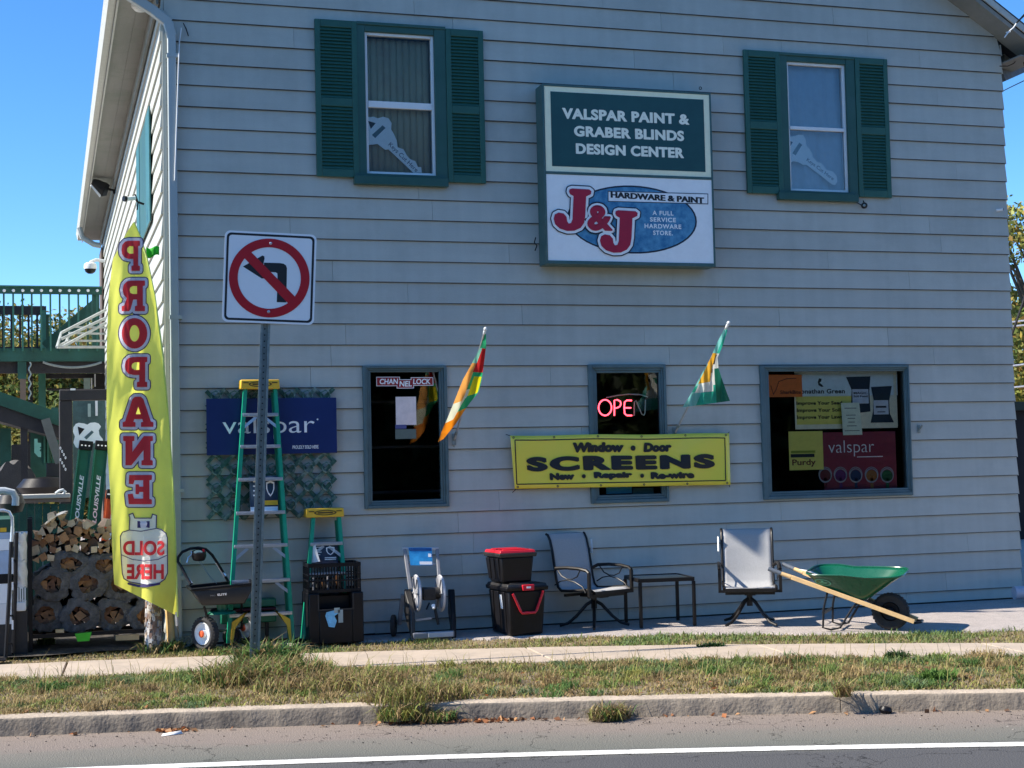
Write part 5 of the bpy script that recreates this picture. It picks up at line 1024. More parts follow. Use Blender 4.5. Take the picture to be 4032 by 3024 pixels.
k = MB(); a, b = kr(1310, 935, Yr), kr(1440, 1050, Yr); k.box(a.x, b.x, Yr-.03, Yr+.02, b.z, a.z); part('centre_block', k, m_char, hr, bevel=.01)
k = MB(); 
for x in (1335, 1415): k.lathe([(.0001, .004), (.013, .004), (.015, 0)], kr(x, 1010, Yr-.031), (0, -1, 0), 12)
part('port', k, m_ink, hr)
for xa, xb_ in ((1140, 1215), (1580, 1625)):
    k = MB(); k.hexa([kr(xa-15, 1180, -.18), kr(xa+60, 1180, -.18), kr(xb_+25, 1448, -.56), kr(xb_-20, 1448, -.56)], [kr(xa-15, 940, -.30), kr(xa+55, 940, -.30), kr(xb_+20, 1180, -.52), kr(xb_-25, 1180, -.52)]); 
    part('side_panel', k, m_char if xa < 1500 else m_black, hr, bevel=.01)
k = MB(); a, b = kr(1215, 1448, -.56), kr(1640, 1360, -.56); k.box(a.x, b.x-.005, -.56, -.50, 0, b.z); bse = part('base_bar', k, m_gp, hr, bevel=.012)
k = MB(); a2 = kr(1370, 1400, -.57); k.box(a2.x, b.x-.02, -.572, -.561, .008, b.z-.004); part('tool_tray', k, m_lg, bse, bevel=.01)
k = MB(); k.bar(kr(1240, 1255, -.4), kr(1400, 1235, -.4), .02, .02); part('cross_brace', k, m_lg, hr)
k = MB(); k.bar(kr(1115, 1000, -.25), kr(1075, 1300, -.16), .035, .03, (0, 1, 0)); part('wheel_strut', k, m_gp, hr)
wheel(hr, Vector((kr(1020, 1320, -.22).x, -.22, .10)), (1, -.35, 0), .10, .045, m_char, m_char, tread=False, name='wheel'); wheel(hr, Vector((kr(1620, 1320, -.22).x, -.22, .10)), (1, -.35, 0), .10, .045, m_char, m_char, tread=False, name='wheel')
k = MB(); k.tube([kr(1430, 1090, -.55), kr(1445, 1180, -.56), kr(1470, 1300, -.57)], .014, 8); k.tube([kr(1380, 1080, -.53), kr(1350, 1150, -.54)], .008, 6); part('hose_guide', k, m_black, hr)
k = MB(); k.lathe([(.0001, 0), (.02, .004), (.012, .04), (.0001, .045)], kr(1418, 1100, -.57), (0, -.6, -.8), 12); part('tap_connector', k, m_whiteink, hr)

# ================================================================== storage totes
def frame2(o, d1, d2): o = Vector(o); return lambda s, t, z: o+Vector(d1)*s+Vector(d2)*t+Vector((0, 0, z))
def tote(label, o, ang, w_, dp, h_, body_m, rim_m, lidm, big):
    d1 = Vector((cos(ang), sin(ang), 0)); d2 = Vector((-sin(ang), cos(ang), 0)); t_ = thing('storage_tote', label, 'storage box', tuple(o)); F = frame2(o, d1, d2); i_ = .035
    k = MB(); bt = [F(i_, i_, 0), F(w_-i_, i_, 0), F(w_-i_, dp-i_, 0), F(i_, dp-i_, 0)]; tp = [F(.012, .012, h_-.045), F(w_-.012, .012, h_-.045), F(w_-.012, dp-.012, h_-.045), F(.012, dp-.012, h_-.045)]; k.hexa(bt, tp); bd_ = part('tote_body', k, body_m, t_, bevel=.018)
    k = MB(); k.hexa([F(-.005, -.005, h_-.05), F(w_+.005, -.005, h_-.05), F(w_+.005, dp+.005, h_-.05), F(-.005, dp+.005, h_-.05)], [F(-.012, -.012, h_-.012), F(w_+.012, -.012, h_-.012), F(w_+.012, dp+.012, h_-.012), F(-.012, dp+.012, h_-.012)]); part('rim', k, rim_m, bd_, bevel=.008)
    k = MB(); k.hexa([F(0, 0, h_-.0115), F(w_, 0, h_-.0115), F(w_, dp, h_-.0115), F(0, dp, h_-.0115)], [F(.01, .01, h_+.014), F(w_-.01, .01, h_+.014), F(w_-.01, dp-.01, h_+.014), F(.01, dp-.01, h_+.014)])
    for j in range(4 if not big else 3): k.hexa(*[[F(.05+a_, .06+j*(dp-.12)/(3 if not big else 2)-.012+b_, h_+.0145+z_) for a_, b_ in ((0, 0), (w_-.1, 0), (w_-.1, .024), (0, .024))] for z_ in (0, .008)])
    part('lid', k, lidm, t_, bevel=.004)
    for j in range(3):       # side ribs
        s = dp*(.2+.28*j); k = MB(); k.hexa([F(i_-.010, s, .03), F(i_, s, .03), F(i_, s+.06, .03), F(i_-.010, s+.06, .03)], [F(-.0, s-.01, h_-.06), F(.02, s-.01, h_-.06), F(.02, s+.07, h_-.06), F(-.0, s+.07, h_-.06)]); part('side_rib', k, body_m, bd_, bevel=.004)
    return t_, F, bd_
oT = (2.855, -.755, 0); bt_, Fb, bdy = tote('large black tote with red handle carrying a smaller red-lidded tote', oT, radians(6), .40, .50, .455, m_black, m_black, m_char, True)
k = MB(); dyv = lambda s, z, o_=.0: Fb(s, -.006-o_+.03*(1-z/.455)*1.0, z)
def fh(s, z): return Fb(s, .022*(1-z/.42)-.016, z)
k.tube([fh(.045, .385), fh(.055, .37), fh(.125, .225), fh(.14, .205), fh(.27, .205), fh(.285, .225), fh(.345, .38), fh(.35, .40)], .0125, 8); part('red_handle', k, m_red, bdy)
k = MB(); k.hexa([Fb(.145, -.03, .41), Fb(.255, -.03, .41), Fb(.255, -.012, .41), Fb(.145, -.012, .41)], [Fb(.14, -.026, .462), Fb(.26, -.026, .462), Fb(.26, 0, .462), Fb(.14, 0, .462)]); part('latch', k, m_red, bt_, bevel=.004)
k = MB(); k.hexa([Fb(.18, -.033, .43), Fb(.22, -.033, .43), Fb(.22, -.0305, .43), Fb(.18, -.0305, .43)], [Fb(.18, -.033, .447), Fb(.22, -.033, .447), Fb(.22, -.0305, .447), Fb(.18, -.0305, .447)]); part('latch_label', k, m_whiteink, bt_, smooth=False)
k = MB(); k.hexa([Fb(.010, .14, .24), Fb(.013, .14, .24), Fb(.013, .19, .24), Fb(.010, .19, .24)], [Fb(-.004, .14, .37), Fb(-.001, .14, .37), Fb(-.001, .19, .37), Fb(-.004, .19, .37)]); part('side_sticker', k, m_whiteink, bt_, smooth=False)
st_, Fs, sb = tote('small black tote with red lid on top of the large black tote', Fb(-.045, .05, .478), radians(6), .36, .38, .285, m_black, m_char, m_red, False)

# ================================================================== patio furniture
m_sling = mat('grey_sling_fabric', (.42, .42, .42), .8, var=.08, scale=80, bump=.3, bscale=400, trans=.12); m_bronze = mat('dark_bronze_frame', (.011, .0095, .009), .45, var=.2, metal=.3)
def sling_chair(loc, rz, label, tag_side=1):
    t_ = thing('swivel_patio_chair', label, 'chair', loc, rz, 'grey sling swivel chairs by the wall'); W_ = .235
    ZS = .90; prof = [(y, z*ZS) for y, z in [(-.27, .40), (-.22, .425), (-.1, .415), (.05, .40), (.17, .395), (.215, .43), (.24, .52), (.262, .66), (.285, .80), (.315, .92), (.345, .975), (.37, .985)]]   # (y, z): front -y, back +y
    def sf_(u, v):
        t = v*(len(prof)-1); i = min(int(t), len(prof)-2); f = t-i; y = prof[i][0]+(prof[i+1][0]-prof[i][0])*f; z = prof[i][1]+(prof[i+1][1]-prof[i][1])*f
        return (-W_+2*W_*u, y+.018*sin(u*pi)*(1 if v > .45 else 0), z-.02*sin(u*pi)*(1 if v < .45 else 0))
    k = MB(); k.grid(sf_, 12, 44); part('sling_seat_and_back', k, m_sling, t_, world=False, solid=.004)
    for s in (-1, 1):
        k = MB(); k.tube([(s*(W_+.006), y, z) for y, z in prof], .013, 8); part('side_rail', k, m_bronze, t_, world=False)
        x = s*(W_+.045); k = MB(); k.tube([(s*(W_+.01), .25, .54), (x, .20, .57), (x, .05, .58), (x, -.12, .576), (x, -.22, .562), (x, -.25, .54)], .016, 8); k.box(x-.014, x+.014, -.262, -.238, .325, .54) ; part('armrest', k, m_bronze, t_, world=False)
        k = MB(); k.tube([(x, .18, .56), (x, .12, .50), (x, .05, .475), (x, -.02, .475), (x, -.09, .50), (x, -.13, .56)], .006, 6); k.tube([(x, .22, .41), (x, .14, .45), (x, .05, .465), (x, -.06, .45), (x, -.16, .41), (x, -.2, .355)], .006, 6); part('scroll_rod', k, m_bronze, t_, world=False)
        k = MB(); k.box(min(x, s*.21), max(x, s*.21), -.262, -.238, .325, .35); part('arm_link', k, m_bronze, t_, world=False)
    k = MB(); k.box(-.23, .23, -.20, -.17, .30, .325); k.box(-.23, .23, .12, .15, .30, .325); k.box(-.05, .05, -.17, .12, .29, .315); k.box(-W_, W_, -.285, -.262, .335, .365); part('seat_frame', k, m_bronze, t_, world=False)
    k = MB(); k.cyl((0, -.02, .18), (0, -.02, .29), .028, 14); part('pedestal', k, m_bronze, t_, world=False)
    for i in range(4):
        a_ = pi/4+i*pi/2; c_, s_ = cos(a_), sin(a_); k = MB(); k.tube([(0, -.02, .26), (c_*.07, -.02+s_*.07, .22), (c_*.17, -.02+s_*.17, .11), (c_*.25, -.02+s_*.25, .045), (c_*.33, -.02+s_*.33, .022)], [.016, .016, .015, .014, .013], 8); part('leg', k, m_bronze, t_, world=False)
    k = MB(); x = tag_side*(W_+.035); k.add([(x, .26, .68), (x+tag_side*.012, .30, .68), (x+tag_side*.012, .30, .82), (x, .26, .82)], [(0, 1, 2, 3)]); part('hang_tag', k, m_whiteink, t_, world=False, solid=.001, smooth=False)
    return t_
sling_chair((3.80, -.42, 0), radians(24), 'grey sling swivel chair turned sideways between the totes and glass table', 1)
sling_chair((5.20, -.92, 0), radians(-24), 'grey sling swivel chair facing the street left of the wheelbarrow', -1)
tb = thing('glass_side_table', 'low black square side table with dark glass top between the chairs', 'table', (4.47, -.46, 0), radians(-6))
hh = .46; q_ = .265
k = MB(); 
for s in (-1, 1): k.box(-q_, q_, s*q_-.014, s*q_+.014, hh-.035, hh); k.box(s*q_-.014, s*q_+.014, -q_+.015, q_-.015, hh-.035, hh)
part('table_frame', k, m_bronze, tb, world=False, bevel=.003)
k = MB(); k.box(-q_+.015, q_-.015, -q_+.015, q_-.015, hh-.012, hh-.005); part('glass_top', k, mat('smoked_glass', (.03, .04, .04), .06), tb, world=False, smooth=False)
for sx in (-1, 1):
    for sy in (-1, 1): k = MB(); k.box(sx*(q_-.002)-.015, sx*(q_-.002)+.015, sy*(q_-.002)-.015, sy*(q_-.002)+.015, 0, hh-.0355); part('leg', k, m_bronze, tb, world=False, bevel=.003)

# ================================================================== wheelbarrow
ph = radians(40); ax = Vector((cos(ph), -sin(ph), 0)); pr = Vector((sin(ph), cos(ph), 0)); WC = Vector((6.13, -1.88, 0))
wb = thing('wheelbarrow', 'green steel wheelbarrow with pale wooden handles and black tyre', 'wheelbarrow', tuple(WC))
L3 = lambda s, t, z: WC+ax*s+pr*t+Vector((0, 0, z))
m_grn = mat('green_enamel', (.004, .095, .05), .28, var=.1, scale=4, coat=.3); m_wood = mat('pale_ash_wood', (.66, .44, .21), .6, var=.12, scale=6, stretch=(2, 2, 2), bump=.15)
def trayf(u, v):   # v 0 bottom .. 1 rim
    # superellipse section
    a_ = 2*pi*u; ca, sa = cos(a_), sin(a_); e = .42
    X = (abs(ca)**e)*(1 if ca > 0 else -1); Z_ = (abs(sa)**e)*(1 if sa > 0 else -1)
    fr = .44+.46*v*(1.0 if X > 0 else .62); s = -.37+X*((.18+.34*v) if X > 0 else (.22+.13*v)); t = Z_*(.17+.145*v); z = .315+.20*v+(.02 if X < 0 else 0)*v-.055*(X if X > 0 else 0)*(1-v)*0
    z += -.04*(1-v)*X+.08*t*v
    return L3(s, t, z)
k = MB(); k.grid(trayf, 56, 10); n0 = len(k.v); k.v.append(tuple(L3(-.42, 0, .315))); 
for i in range(56): k.f.append((n0, i+1, i)); k.m.append(0)
tr_ = part('tray', k, m_grn, wb, solid=.004)
k = MB(); k.tube([trayf(i/56, 1.0) for i in range(56)], .008, 6, True); part('rolled_rim', k, m_grn, tr_)
q = trayf(.80, .55)-trayf(.77, .55); 
k = MB()
for (s_, v_) in ((0, 0),):
    ce = trayf(.70, .60); tu = (trayf(.72, .60)-trayf(.68, .60)).normalized(); tv = (trayf(.70, .75)-trayf(.70, .45)).normalized(); nn = tu.cross(tv).normalized(); nn = nn if nn.dot(CAM-ce) > 0 else -nn
    E0 = [ce+nn*.006+tu*.075*cos(t)+tv*.042*sin(t) for t in np.linspace(0, 2*pi, 25)[:-1]]; E1 = [ce+nn*.006+tu*.064*cos(t)+tv*.033*sin(t) for t in np.linspace(0, 2*pi, 25)[:-1]]
    k.add(E0+E1, [(i, (i+1) % 24, 24+(i+1) % 24, 24+i) for i in range(24)])
    for w0, h0, z0 in ((.042, .004, 0), (.03, .004, -.012), (.012, .012, .012)): k.add([ce+nn*.0065+tu*(a_*w0)+tv*(z0+b_*h0) for a_, b_ in ((-1, -1), (1, -1), (1, 1), (-1, 1))], [(0, 1, 2, 3)])
part('maker_emblem', k, mat('pale_green_print', (.10, .42, .28), .5), tr_, smooth=False)
for t_s in (-1, 1):
    g0, g1 = L3(-1.02, t_s*.295, .555), L3(.22, t_s*.10, .085); dd = (g1-g0).normalized()
    k = MB(); k.bar(g0+dd*.20, g1, .038, .040); k.taper(g0+dd*.06, g0+dd*.20, .016, .021, 10); hd = part('handle', k, m_wood, wb, bevel=.004)
    k = MB(); k.tube([g0-dd*.02, g0+dd*.10], .0195, 10); part('grip', k, mat('grey_grip', (.10, .12, .15), .6), hd)
    k = MB(); k.tube([L3(-.52, t_s*.20, .37), L3(-.56, t_s*.22, .20), L3(-.57, t_s*.23, .03), L3(-.50, t_s*.22, .012), L3(-.42, t_s*.21, .03), L3(-.30, t_s*.17, .22), L3(-.22, t_s*.15, .29)], .010, 8); part('leg', k, m_iron, wb)
    k = MB(); k.bar(L3(-.25, t_s*.14, .26), L3(.03, t_s*.06, .15), .006, .03); part('axle_bracket', k, m_iron, wb)
    k = MB(); k.bar(L3(-.62, t_s*.21, .42), L3(-.46, t_s*.18, .35), .02, .05); part('wedge_block', k, m_char, wb)
k = MB(); k.bar(L3(-.57, -.23, .16), L3(-.57, .23, .16), .006, .03); part('leg_brace', k, m_iron, wb)
k = MB(); k.tube([L3(.22, -.10, .075), L3(.27, -.06, .08), L3(.27, .06, .08), L3(.22, .10, .075)], .012, 8); part('nose_guard', k, m_iron, wb)
k = MB(); k.tube([L3(0, -.09, .165), L3(0, .09, .165)], .008, 8); part('axle', k, m_galv, wb)
wheel(wb, L3(0, 0, .165), pr, .165, .085, m_iron, m_iron, rimr=.52)
k = MB(); lo2 = trayf(.52, .95); k.add([L3(-.80, -.10, .545), L3(-.70, -.16, .525), L3(-.62, -.10, .50), L3(-.72, -.03, .53)], [(0, 1, 2, 3)]); solo('paper_tag', k, m_paper, 'white paper tag lying on the rear rim of wheelbarrow', 'tag', solid=.002)

# ================================================================== firewood rack and bundles
m_net = mat('dark_net_wrap', (.10, .098, .098), .8, var=.6, scale=16, bump=.6, bscale=70); m_bark = mat('log_bark', (.10, .075, .055), .95, var=.5, scale=14, bump=.8)
m_ends = [mat('split_wood_orange', (.36, .19, .09), .85, var=.25, scale=14, bump=.4), mat('split_wood_tan', (.42, .28, .16), .85, var=.2, scale=14, bump=.4), mat('split_wood_dark', (.19, .10, .06), .9, var=.3, scale=14, bump=.4), mat('split_wood_pale', (.55, .44, .30), .85, var=.2, scale=14, bump=.3)]
def logpoly(r):
    n = random.choice([3, 3, 4, 4, 5]); a0 = random.random()*6.3
    return [(r*(.75+.35*random.random())*cos(a0+2*pi*i/n), r*(.75+.35*random.random())*sin(a0+2*pi*i/n)) for i in range(n)]
def log_mb(c, r, L, yaw=0, wob=.02):
    P_ = logpoly(r); k = MB(); d = Vector((sin(yaw), cos(yaw), 0)); rt = Vector((cos(yaw), -sin(yaw), 0)); c = Vector(c); n = len(P_)
    A = [c+rt*x+ZU*y for x, y in P_]; B = [p+d*L+rt*random.uniform(-wob, wob) for p in A]
    k.add(A+B, [tuple(range(n))], 0); k.f.append(tuple(range(2*n-1, n-1, -1))); k.m.append(0)
    for i in range(n): k.f.append((i, n+i, n+(i+1) % n, (i+1) % n)); k.m.append(1)
    return k
YW = .25
rk = thing('firewood_rack', 'black steel rack of tall posts holding bundled firewood', 'rack', tuple(atZ(66, 1405, 0)))
k = MB(); p = atY(66, 1425, YW-.08); p.z = 0; q = atY(66, 1120, YW-.08)
k = MB(); k.box(p.x-.018, p.x+.018, YW-.10, YW-.06, 0, q.z); part('rack_post', k, m_iron, rk)
k = MB(); k.box(p.x-.018, p.x+.018, YW+.36, YW+.40, 0, q.z); part('rack_post', k, m_iron, rk)
xr = atY(352, 1390, YW).x
k = MB(); k.box(xr-.018, xr+.018, YW+.36, YW+.40, 0, q.z*.9); part('rack_post', k, m_iron, rk)
zb_ = atY(180, 1362, YW).z
for yy in (YW-.04, YW+.32): k = MB(); k.box(p.x+.019, xr+.05, yy, yy+.035, zb_-.045, zb_-.012); part('rack_beam', k, m_iron, rk)
for i in range(6): x = p.x+.1+i*.2; k = MB(); k.box(x, x+.03, YW-.004, YW+.319, zb_-.04, zb_-.014); part('rack_bar', k, m_iron, rk)
BN = []
def bundle(px, py, rx, rz_, lit=0):
    c = atY(px, py, YW); c.y = YW+.02+.05*random.random()
    BN.append(1); t_ = thing('firewood_bundle', 'dark netted bundle in the black firewood rack, '+['first from left in bottom row', 'second from left in bottom row', 'third from left in bottom row', 'rightmost in bottom row beside the trunk', 'first from left in second row', 'second from left in second row', 'third from left in second row', 'rightmost in second row', 'left one in the top row', 'middle one in the top row', 'right one in top row'][len(BN)-1], 'firewood', tuple(c), group='netted firewood bundles in the rack')
    r = rx
    def nf(u, v):
        a_ = 2*pi*u; jr = 1+.07*sin(a_*3+px)+.05*sin(a_*5+py)+.05*sin(a_*11+v*9)+.04*sin(a_*17+v*15+px)
        if v < .45: rr = .50+.50*sin(v/.45*pi/2); y = -.02*(1-v/.45)+.02*sin(a_*7+v*20)*v
        else: rr = 1.0-.06*(v-.45); y = (v-.45)/.55*.75
        return c+Vector((cos(a_)*r*rr*jr, y, sin(a_)*rz_*rr*jr))
    k = MB(); k.grid(nf, 30, 12); part('net_wrap', k, m_net, t_)
    for i in range(8):
        a_ = i*2*pi/7+random.random()*.5; d_ = .75 if i < 7 else 0
        cc = c+Vector((cos(a_)*r*d_*.62, .01+.05*random.random(), sin(a_)*rz_*d_*.62)); part('log', log_mb(cc, .058, .7), [m_ends[random.choice([0, 2, 2])], m_bark], t_, smooth=False)  # mostly dark wood, the shade on the bundles put into the log colours
R_ = .158
for (px, py) in ((98, 1330), (172, 1331), (246, 1329), (318, 1331)): bundle(px, py, .168+.012*random.random(), .158)
for (px, py) in ((112, 1262), (190, 1262), (262, 1264), (330, 1268)): bundle(px, py, .172, .155)
for (px, py, a_, b_) in ((152, 1220, .185, .135), (226, 1222, .16, .125), (298, 1215, .15, .13)): bundle(px, py, a_, b_)
# loose split logs on the pile: an irregular heap
heap = []
for row, (yy, xa, xb_) in enumerate(((1206, 78, 130), (1190, 74, 128), (1175, 76, 300), (1160, 84, 300), (1146, 92, 290), (1187, 150, 300), (1200, 250, 300), (1132, 100, 200), (1120, 112, 150), (1128, 240, 290))):
    x = xa
    while x < xb_: heap.append((x+random.uniform(-3, 3), yy+random.uniform(-4, 4))); x += random.uniform(14, 21)
heap.append((172, 1130)); heap.append((186, 1134)); heap.sort(key=lambda q: (int(q[1]//13), q[0]))
for (x, y) in heap:
    c = atY(x, y, YW); c.y = YW+random.uniform(-.03, .08); k = log_mb(c, random.uniform(.038, .058), random.uniform(.34, .42), random.uniform(-.15, .15))
    lit = y < 1150  # top rows skip the dark wood, sunlight put into the choice of colour
    HL = globals().setdefault('HL', {}); ry = sorted(set(int(q[1]//13) for q in heap)).index(int(y//13)); HL[ry] = HL.get(ry, 0)+1; mi_ = random.choice([0, 1, 2, 3] if not lit else [0, 1, 3]); ORD = ['top', 'second', 'third', 'fourth', 'fifth', 'sixth', 'seventh', 'eighth', 'ninth', 'tenth', 'eleventh', 'twelfth', 'thirteenth', 'fourteenth', 'fifteenth', 'sixteenth', 'seventeenth', 'eighteenth', 'nineteenth', 'twentieth', 'last', 'last but one', 'final']
    o = solo('split_log', k, [m_ends[mi_], m_bark], '%s split log in the loose heap, %s row down, %s along' % (['orange-brown', 'tan', 'dark brown', 'pale'][mi_], ORD[min(ry, 20)], 'first' if HL[ry] == 1 else ORD[min(HL[ry]-1, 20)]), 'firewood', 'loose split logs on top of the bundles', smooth=False)
def wf(u, v):
    p_ = atY(97+50*u, 1138-20*sin(u*pi*.6)-8*u, YW-.06+.3*v); return (p_.x, p_.y, p_.z+.02+.012*sin(v*9+u*7))
k = MB(); k.grid(wf, 12, 10); solo('clear_plastic_wrap', k, mat('clear_wrap', (.55, .55, .52), .25, trans=.5, var=.1), 'crumpled pale plastic wrap over top of the log heap', 'wrap', solid=.001)
# dark ground clutter under the rack
k = MB(); a = atY(336, 1347, YW); k.box(a.x-.16, a.x-.05, .05, .06, .0, .08); 
gb = MB(); q = atY(358, 1352, .1); q = atZ(359, 1383, 0); gb.hexa([(q.x-.05, -.05, .0), (q.x+.07, -.05, .0), (q.x+.07, .03, .0), (q.x-.05, .03, .0)], [(q.x-.05, -.05, .08), (q.x+.09, -.05, .07), (q.x+.09, .03, .07), (q.x-.05, .03, .08)])
def solobox(name, px, Y0, dp, m, label, cat, **kw):
    a, b, c, d = rect(*px, Y0); k = MB(); k.box(a, b, Y0, Y0+dp, c, d); return solo(name, k, m, label, cat, bevel=.006, **kw)
solobox('green_trowel_tray', (337, 1350, 380, 1366), .05, .1, mat('neon_green_plastic', (.05, .55, .03), .4), 'bright green plastic tray under the firewood rack', 'tray') if False else None
k = MB(); c_ = atY(180, 1378, .0); k.hexa([c_+Vector((-.05, 0, -.03)), c_+Vector((.05, 0, -.03)), c_+Vector((.05, .06, -.03)), c_+Vector((-.05, .06, -.03))], [c_+Vector((-.07, -.01, .035)), c_+Vector((.07, -.01, .045)), c_+Vector((.07, .06, .045)), c_+Vector((-.07, .06, .035))]); solo('green_scoop', k, mat('neon_green_plastic', (.05, .55, .03), .4), 'bright green plastic scoop lying under the firewood rack', 'scoop')
for px in ((120, 1360, 138, 1366), (250, 1372, 300, 1382)):
    a, b, c, d = rect(*px, .15); k = MB(); k.hexa([(a, .13, c), (b, .10, c), (b, .2, c), (a, .2, c)], [(a, .13, d), (b, .10, d), (b, .2, d), (a, .2, d)]); solo('scrap_board', k, m_wood, 'scrap of pale board lying under the firewood rack, %s' % ('short one' if px[0] < 200 else 'long one'), 'board')
# pole trunk, bamboo post, tiller
tk = thing('bark_covered_trunk', 'trunk with flaking patchy grey and white bark beside the firewood', 'trunk', tuple(atZ(332, 1404, 0)))
tb0, tt0 = atZ(333, 1406, 0), atY(330, 1255, -.20); tb0.y = tt0.y = -.20; k = MB()
k.tube([tb0+Vector((0, 0, -.02)), tb0+(tt0-tb0)*.5+Vector((.004, 0, 0)), tt0], [.078, .062, .058], 14); part('trunk_core', k, mat('trunk_inner', (.16, .13, .11), .9, var=.4, scale=20, bump=.8), tk)
pm = [mat('bark_white', (.55, .53, .50), .9), mat('bark_grey', (.22, .24, .28), .9), mat('bark_brown', (.20, .13, .10), .9), mat('bark_tan', (.38, .30, .22), .9)]; me_ = []
for m_ in pm:
    k = MB(); k.hexa([(-.5, -.5, -.5), (.5, -.5, -.5), (.5, .5, -.5), (-.5, .5, -.5)], [(-.4, -.4, .5), (.42, -.4, .5), (.4, .4, .5), (-.42, .38, .5)]); me_.append(mesh_from(k, 'bark_plate', m_, smooth=False))
for i in range(230):
    h_ = random.random(); a_ = random.uniform(-pi, .2); c_ = tb0+(tt0-tb0)*h_; rr = .072-.014*h_
    o = inst('bark_plate', random.choice(me_), c_+Vector((cos(a_)*rr, sin(a_)*rr, 0)), tk, (random.uniform(-.1, .1), random.uniform(-.1, .1), a_)); o.scale = (.012, random.uniform(.014, .03), random.uniform(.02, .05)); o.rotation_euler = (0, 0, a_)
k = MB(); a = atZ(366, 1392, 0); a.y = -.12; b = atY(363, 1290, -.12); k.tube([a, a+(b-a)*.5, b], [.037, .035, .035], 14); solo('bamboo_post', k, mat('bamboo_tan', (.62, .44, .20), .55, var=.15, scale=5, stretch=(3, 3, 1), bump=.1), 'smooth tan wooden post under the banner foot', 'post')
tn = thing('rotary_cultivator_head', 'grey spoked cultivator wheel lying at the foot of banner pole', 'tool', tuple(atZ(398, 1396, 0)))
c_ = atZ(398, 1398, 0)+Vector((0, .0, .05)); k = MB()
k.tube([c_+Vector((.055*cos(t), .01*cos(t), .05*sin(t))) for t in np.linspace(0, 2*pi, 17)[:-1]], .006, 6, True); k.tube([c_+Vector((.03+.055*cos(t), .06, .05*sin(t))) for t in np.linspace(0, 2*pi, 17)[:-1]], .006, 6, True); part('wheel_rings', k, m_galv, tn)
for i in range(8): t = i*pi/4; k = MB(); k.tube([c_, c_+Vector((.055*cos(t), -.03, .05*sin(t)))], .004, 5); part('tine', k, m_galv, tn)

# ================================================================== far left: hand truck, carton, wrapped white stack
ht = thing('hand_truck', 'black hand truck with bright curved handle at left edge', 'hand truck', tuple(atZ(14, 1422, 0)))
Yh = -.22; k = MB(); k.tube([atY(-12, 1103, Yh), atY(8, 1102, Yh), atY(20, 1106, Yh), atY(26, 1118, Yh), atY(27, 1135, Yh), atY(24, 1180, Yh)], .014, 10); part('handle', k, m_chrome, ht)
k = MB(); k.tube([atY(24.5, 1170, Yh), atY(20, 1280, Yh), atY(12, 1420, Yh)], .017, 10); k.tube([atY(36, 1150, Yh+.04), atY(33, 1290, Yh+.04), atY(28, 1410, Yh+.04)], .016, 8)
for y in (1210, 1262, 1330, 1390): k.tube([atY(23-(y-1170)*.05, y, Yh), atY(36-(y-1150)*.035, y, Yh+.04)], .009, 6)
part('frame', k, m_iron, ht)
k = MB(); k.box(atY(-20, 1400, Yh).x, atY(14, 1400, Yh).x, -.42, Yh, .0, .012); part('toe_plate', k, m_iron, ht)
for y0, y1 in ((1205, 1240), (1258, 1275), (1340, 1360)): k = MB(); a, b, c, d = rect(25, y0, 29, y1, Yh-.03); k.box(a, b, Yh-.03, Yh-.02, c, d); part('white_tag', k, m_paper, ht)
lt = thing('boxed_appliance', 'white and pale blue appliance carton behind the hand truck', 'carton', tuple(atZ(5, 1400, 0)))
m_lb = mat('pale_blue_carton', (.42, .52, .66), .6, var=.1)
for i, (y0, y1, m_) in enumerate(((1123, 1151, mat('green_carton', (.02, .08, .05), .6)), (1151.5, 1165, m_lb), (1165.5, 1190, m_whiteink), (1190.5, 1241, m_lb), (1241.5, 1262, m_iron), (1262.5, 1305, m_whiteink), (1305.5, 1350, m_paper), (1350.5, 1418, m_char))):
    a, b, c, d = rect(-70, y0, 25, y1, -.05); k = MB(); k.box(a, b, -.05, 1.1, max(0.001, c), d); part('carton_panel', k, m_, lt)  # depth stretched backwards so the carton shades the firewood rack
a, b, c, d = rect(0, 1140, 14, 1149, -.052); k = MB(); k.box(a, b, -.054, -.051, c, d); part('yellow_label', k, m_yel, lt)
ws = thing('white_chair_stack', 'stack of white slatted resin chairs wrapped in crinkled film', 'chairs', tuple(atZ(45, 1400, 0)))
a, b, c, d = rect(30, 1150, 56, 1320, .02)
m_film = mat('white_film', (.74, .74, .72), .35, var=.08, scale=30, bump=.9, bscale=25)
def wsf(z0, z1, w0, w1):
    def g(u, v): 
        t = 2*pi*u; z = z0+(z1-z0)*v; wv = w0+(w1-w0)*v; j = 1+.06*sin(t*4+z*30)+.05*sin(z*55+t*3); return ((a+b)/2+cos(t)*wv*j, .14+sin(t)*.13*j, z+.01*sin(t*6))
    return g
zz = lambda y: atY(44, y, .02).z
for y0, y1, w0, w1 in ((1210, 1152, .055, .060), (1270, 1211, .060, .058)): 
    k = MB(); k.grid(wsf(zz(y0), zz(y1), w0, w1), 26, 14); g = wsf(zz(y0), zz(y1), w0, w1); n0 = len(k.v); k.v.append(((a+b)/2, .14, zz(y1)+.01)); [(k.f.append((14*27+i, 14*27+i+1, n0)), k.m.append(0)) for i in range(26)]; part('film_wrapped_seat', k, m_film, ws)
for i in range(5): x = a+.012+(b-a-.02)*i/4; k = MB(); k.box(x-.006, x+.006, .01, .03, zz(1310), zz(1269)); part('back_slat', k, m_white, ws)
k = MB(); k.box(a, b, .0, .26, zz(1320), zz(1300)); part('white_base', k, m_white, ws, bevel=.01)
k = MB(); k.box(a-.01, b+.01, .03, .25, 0.0, zz(1321)); part('dark_base', k, m_char, ws)

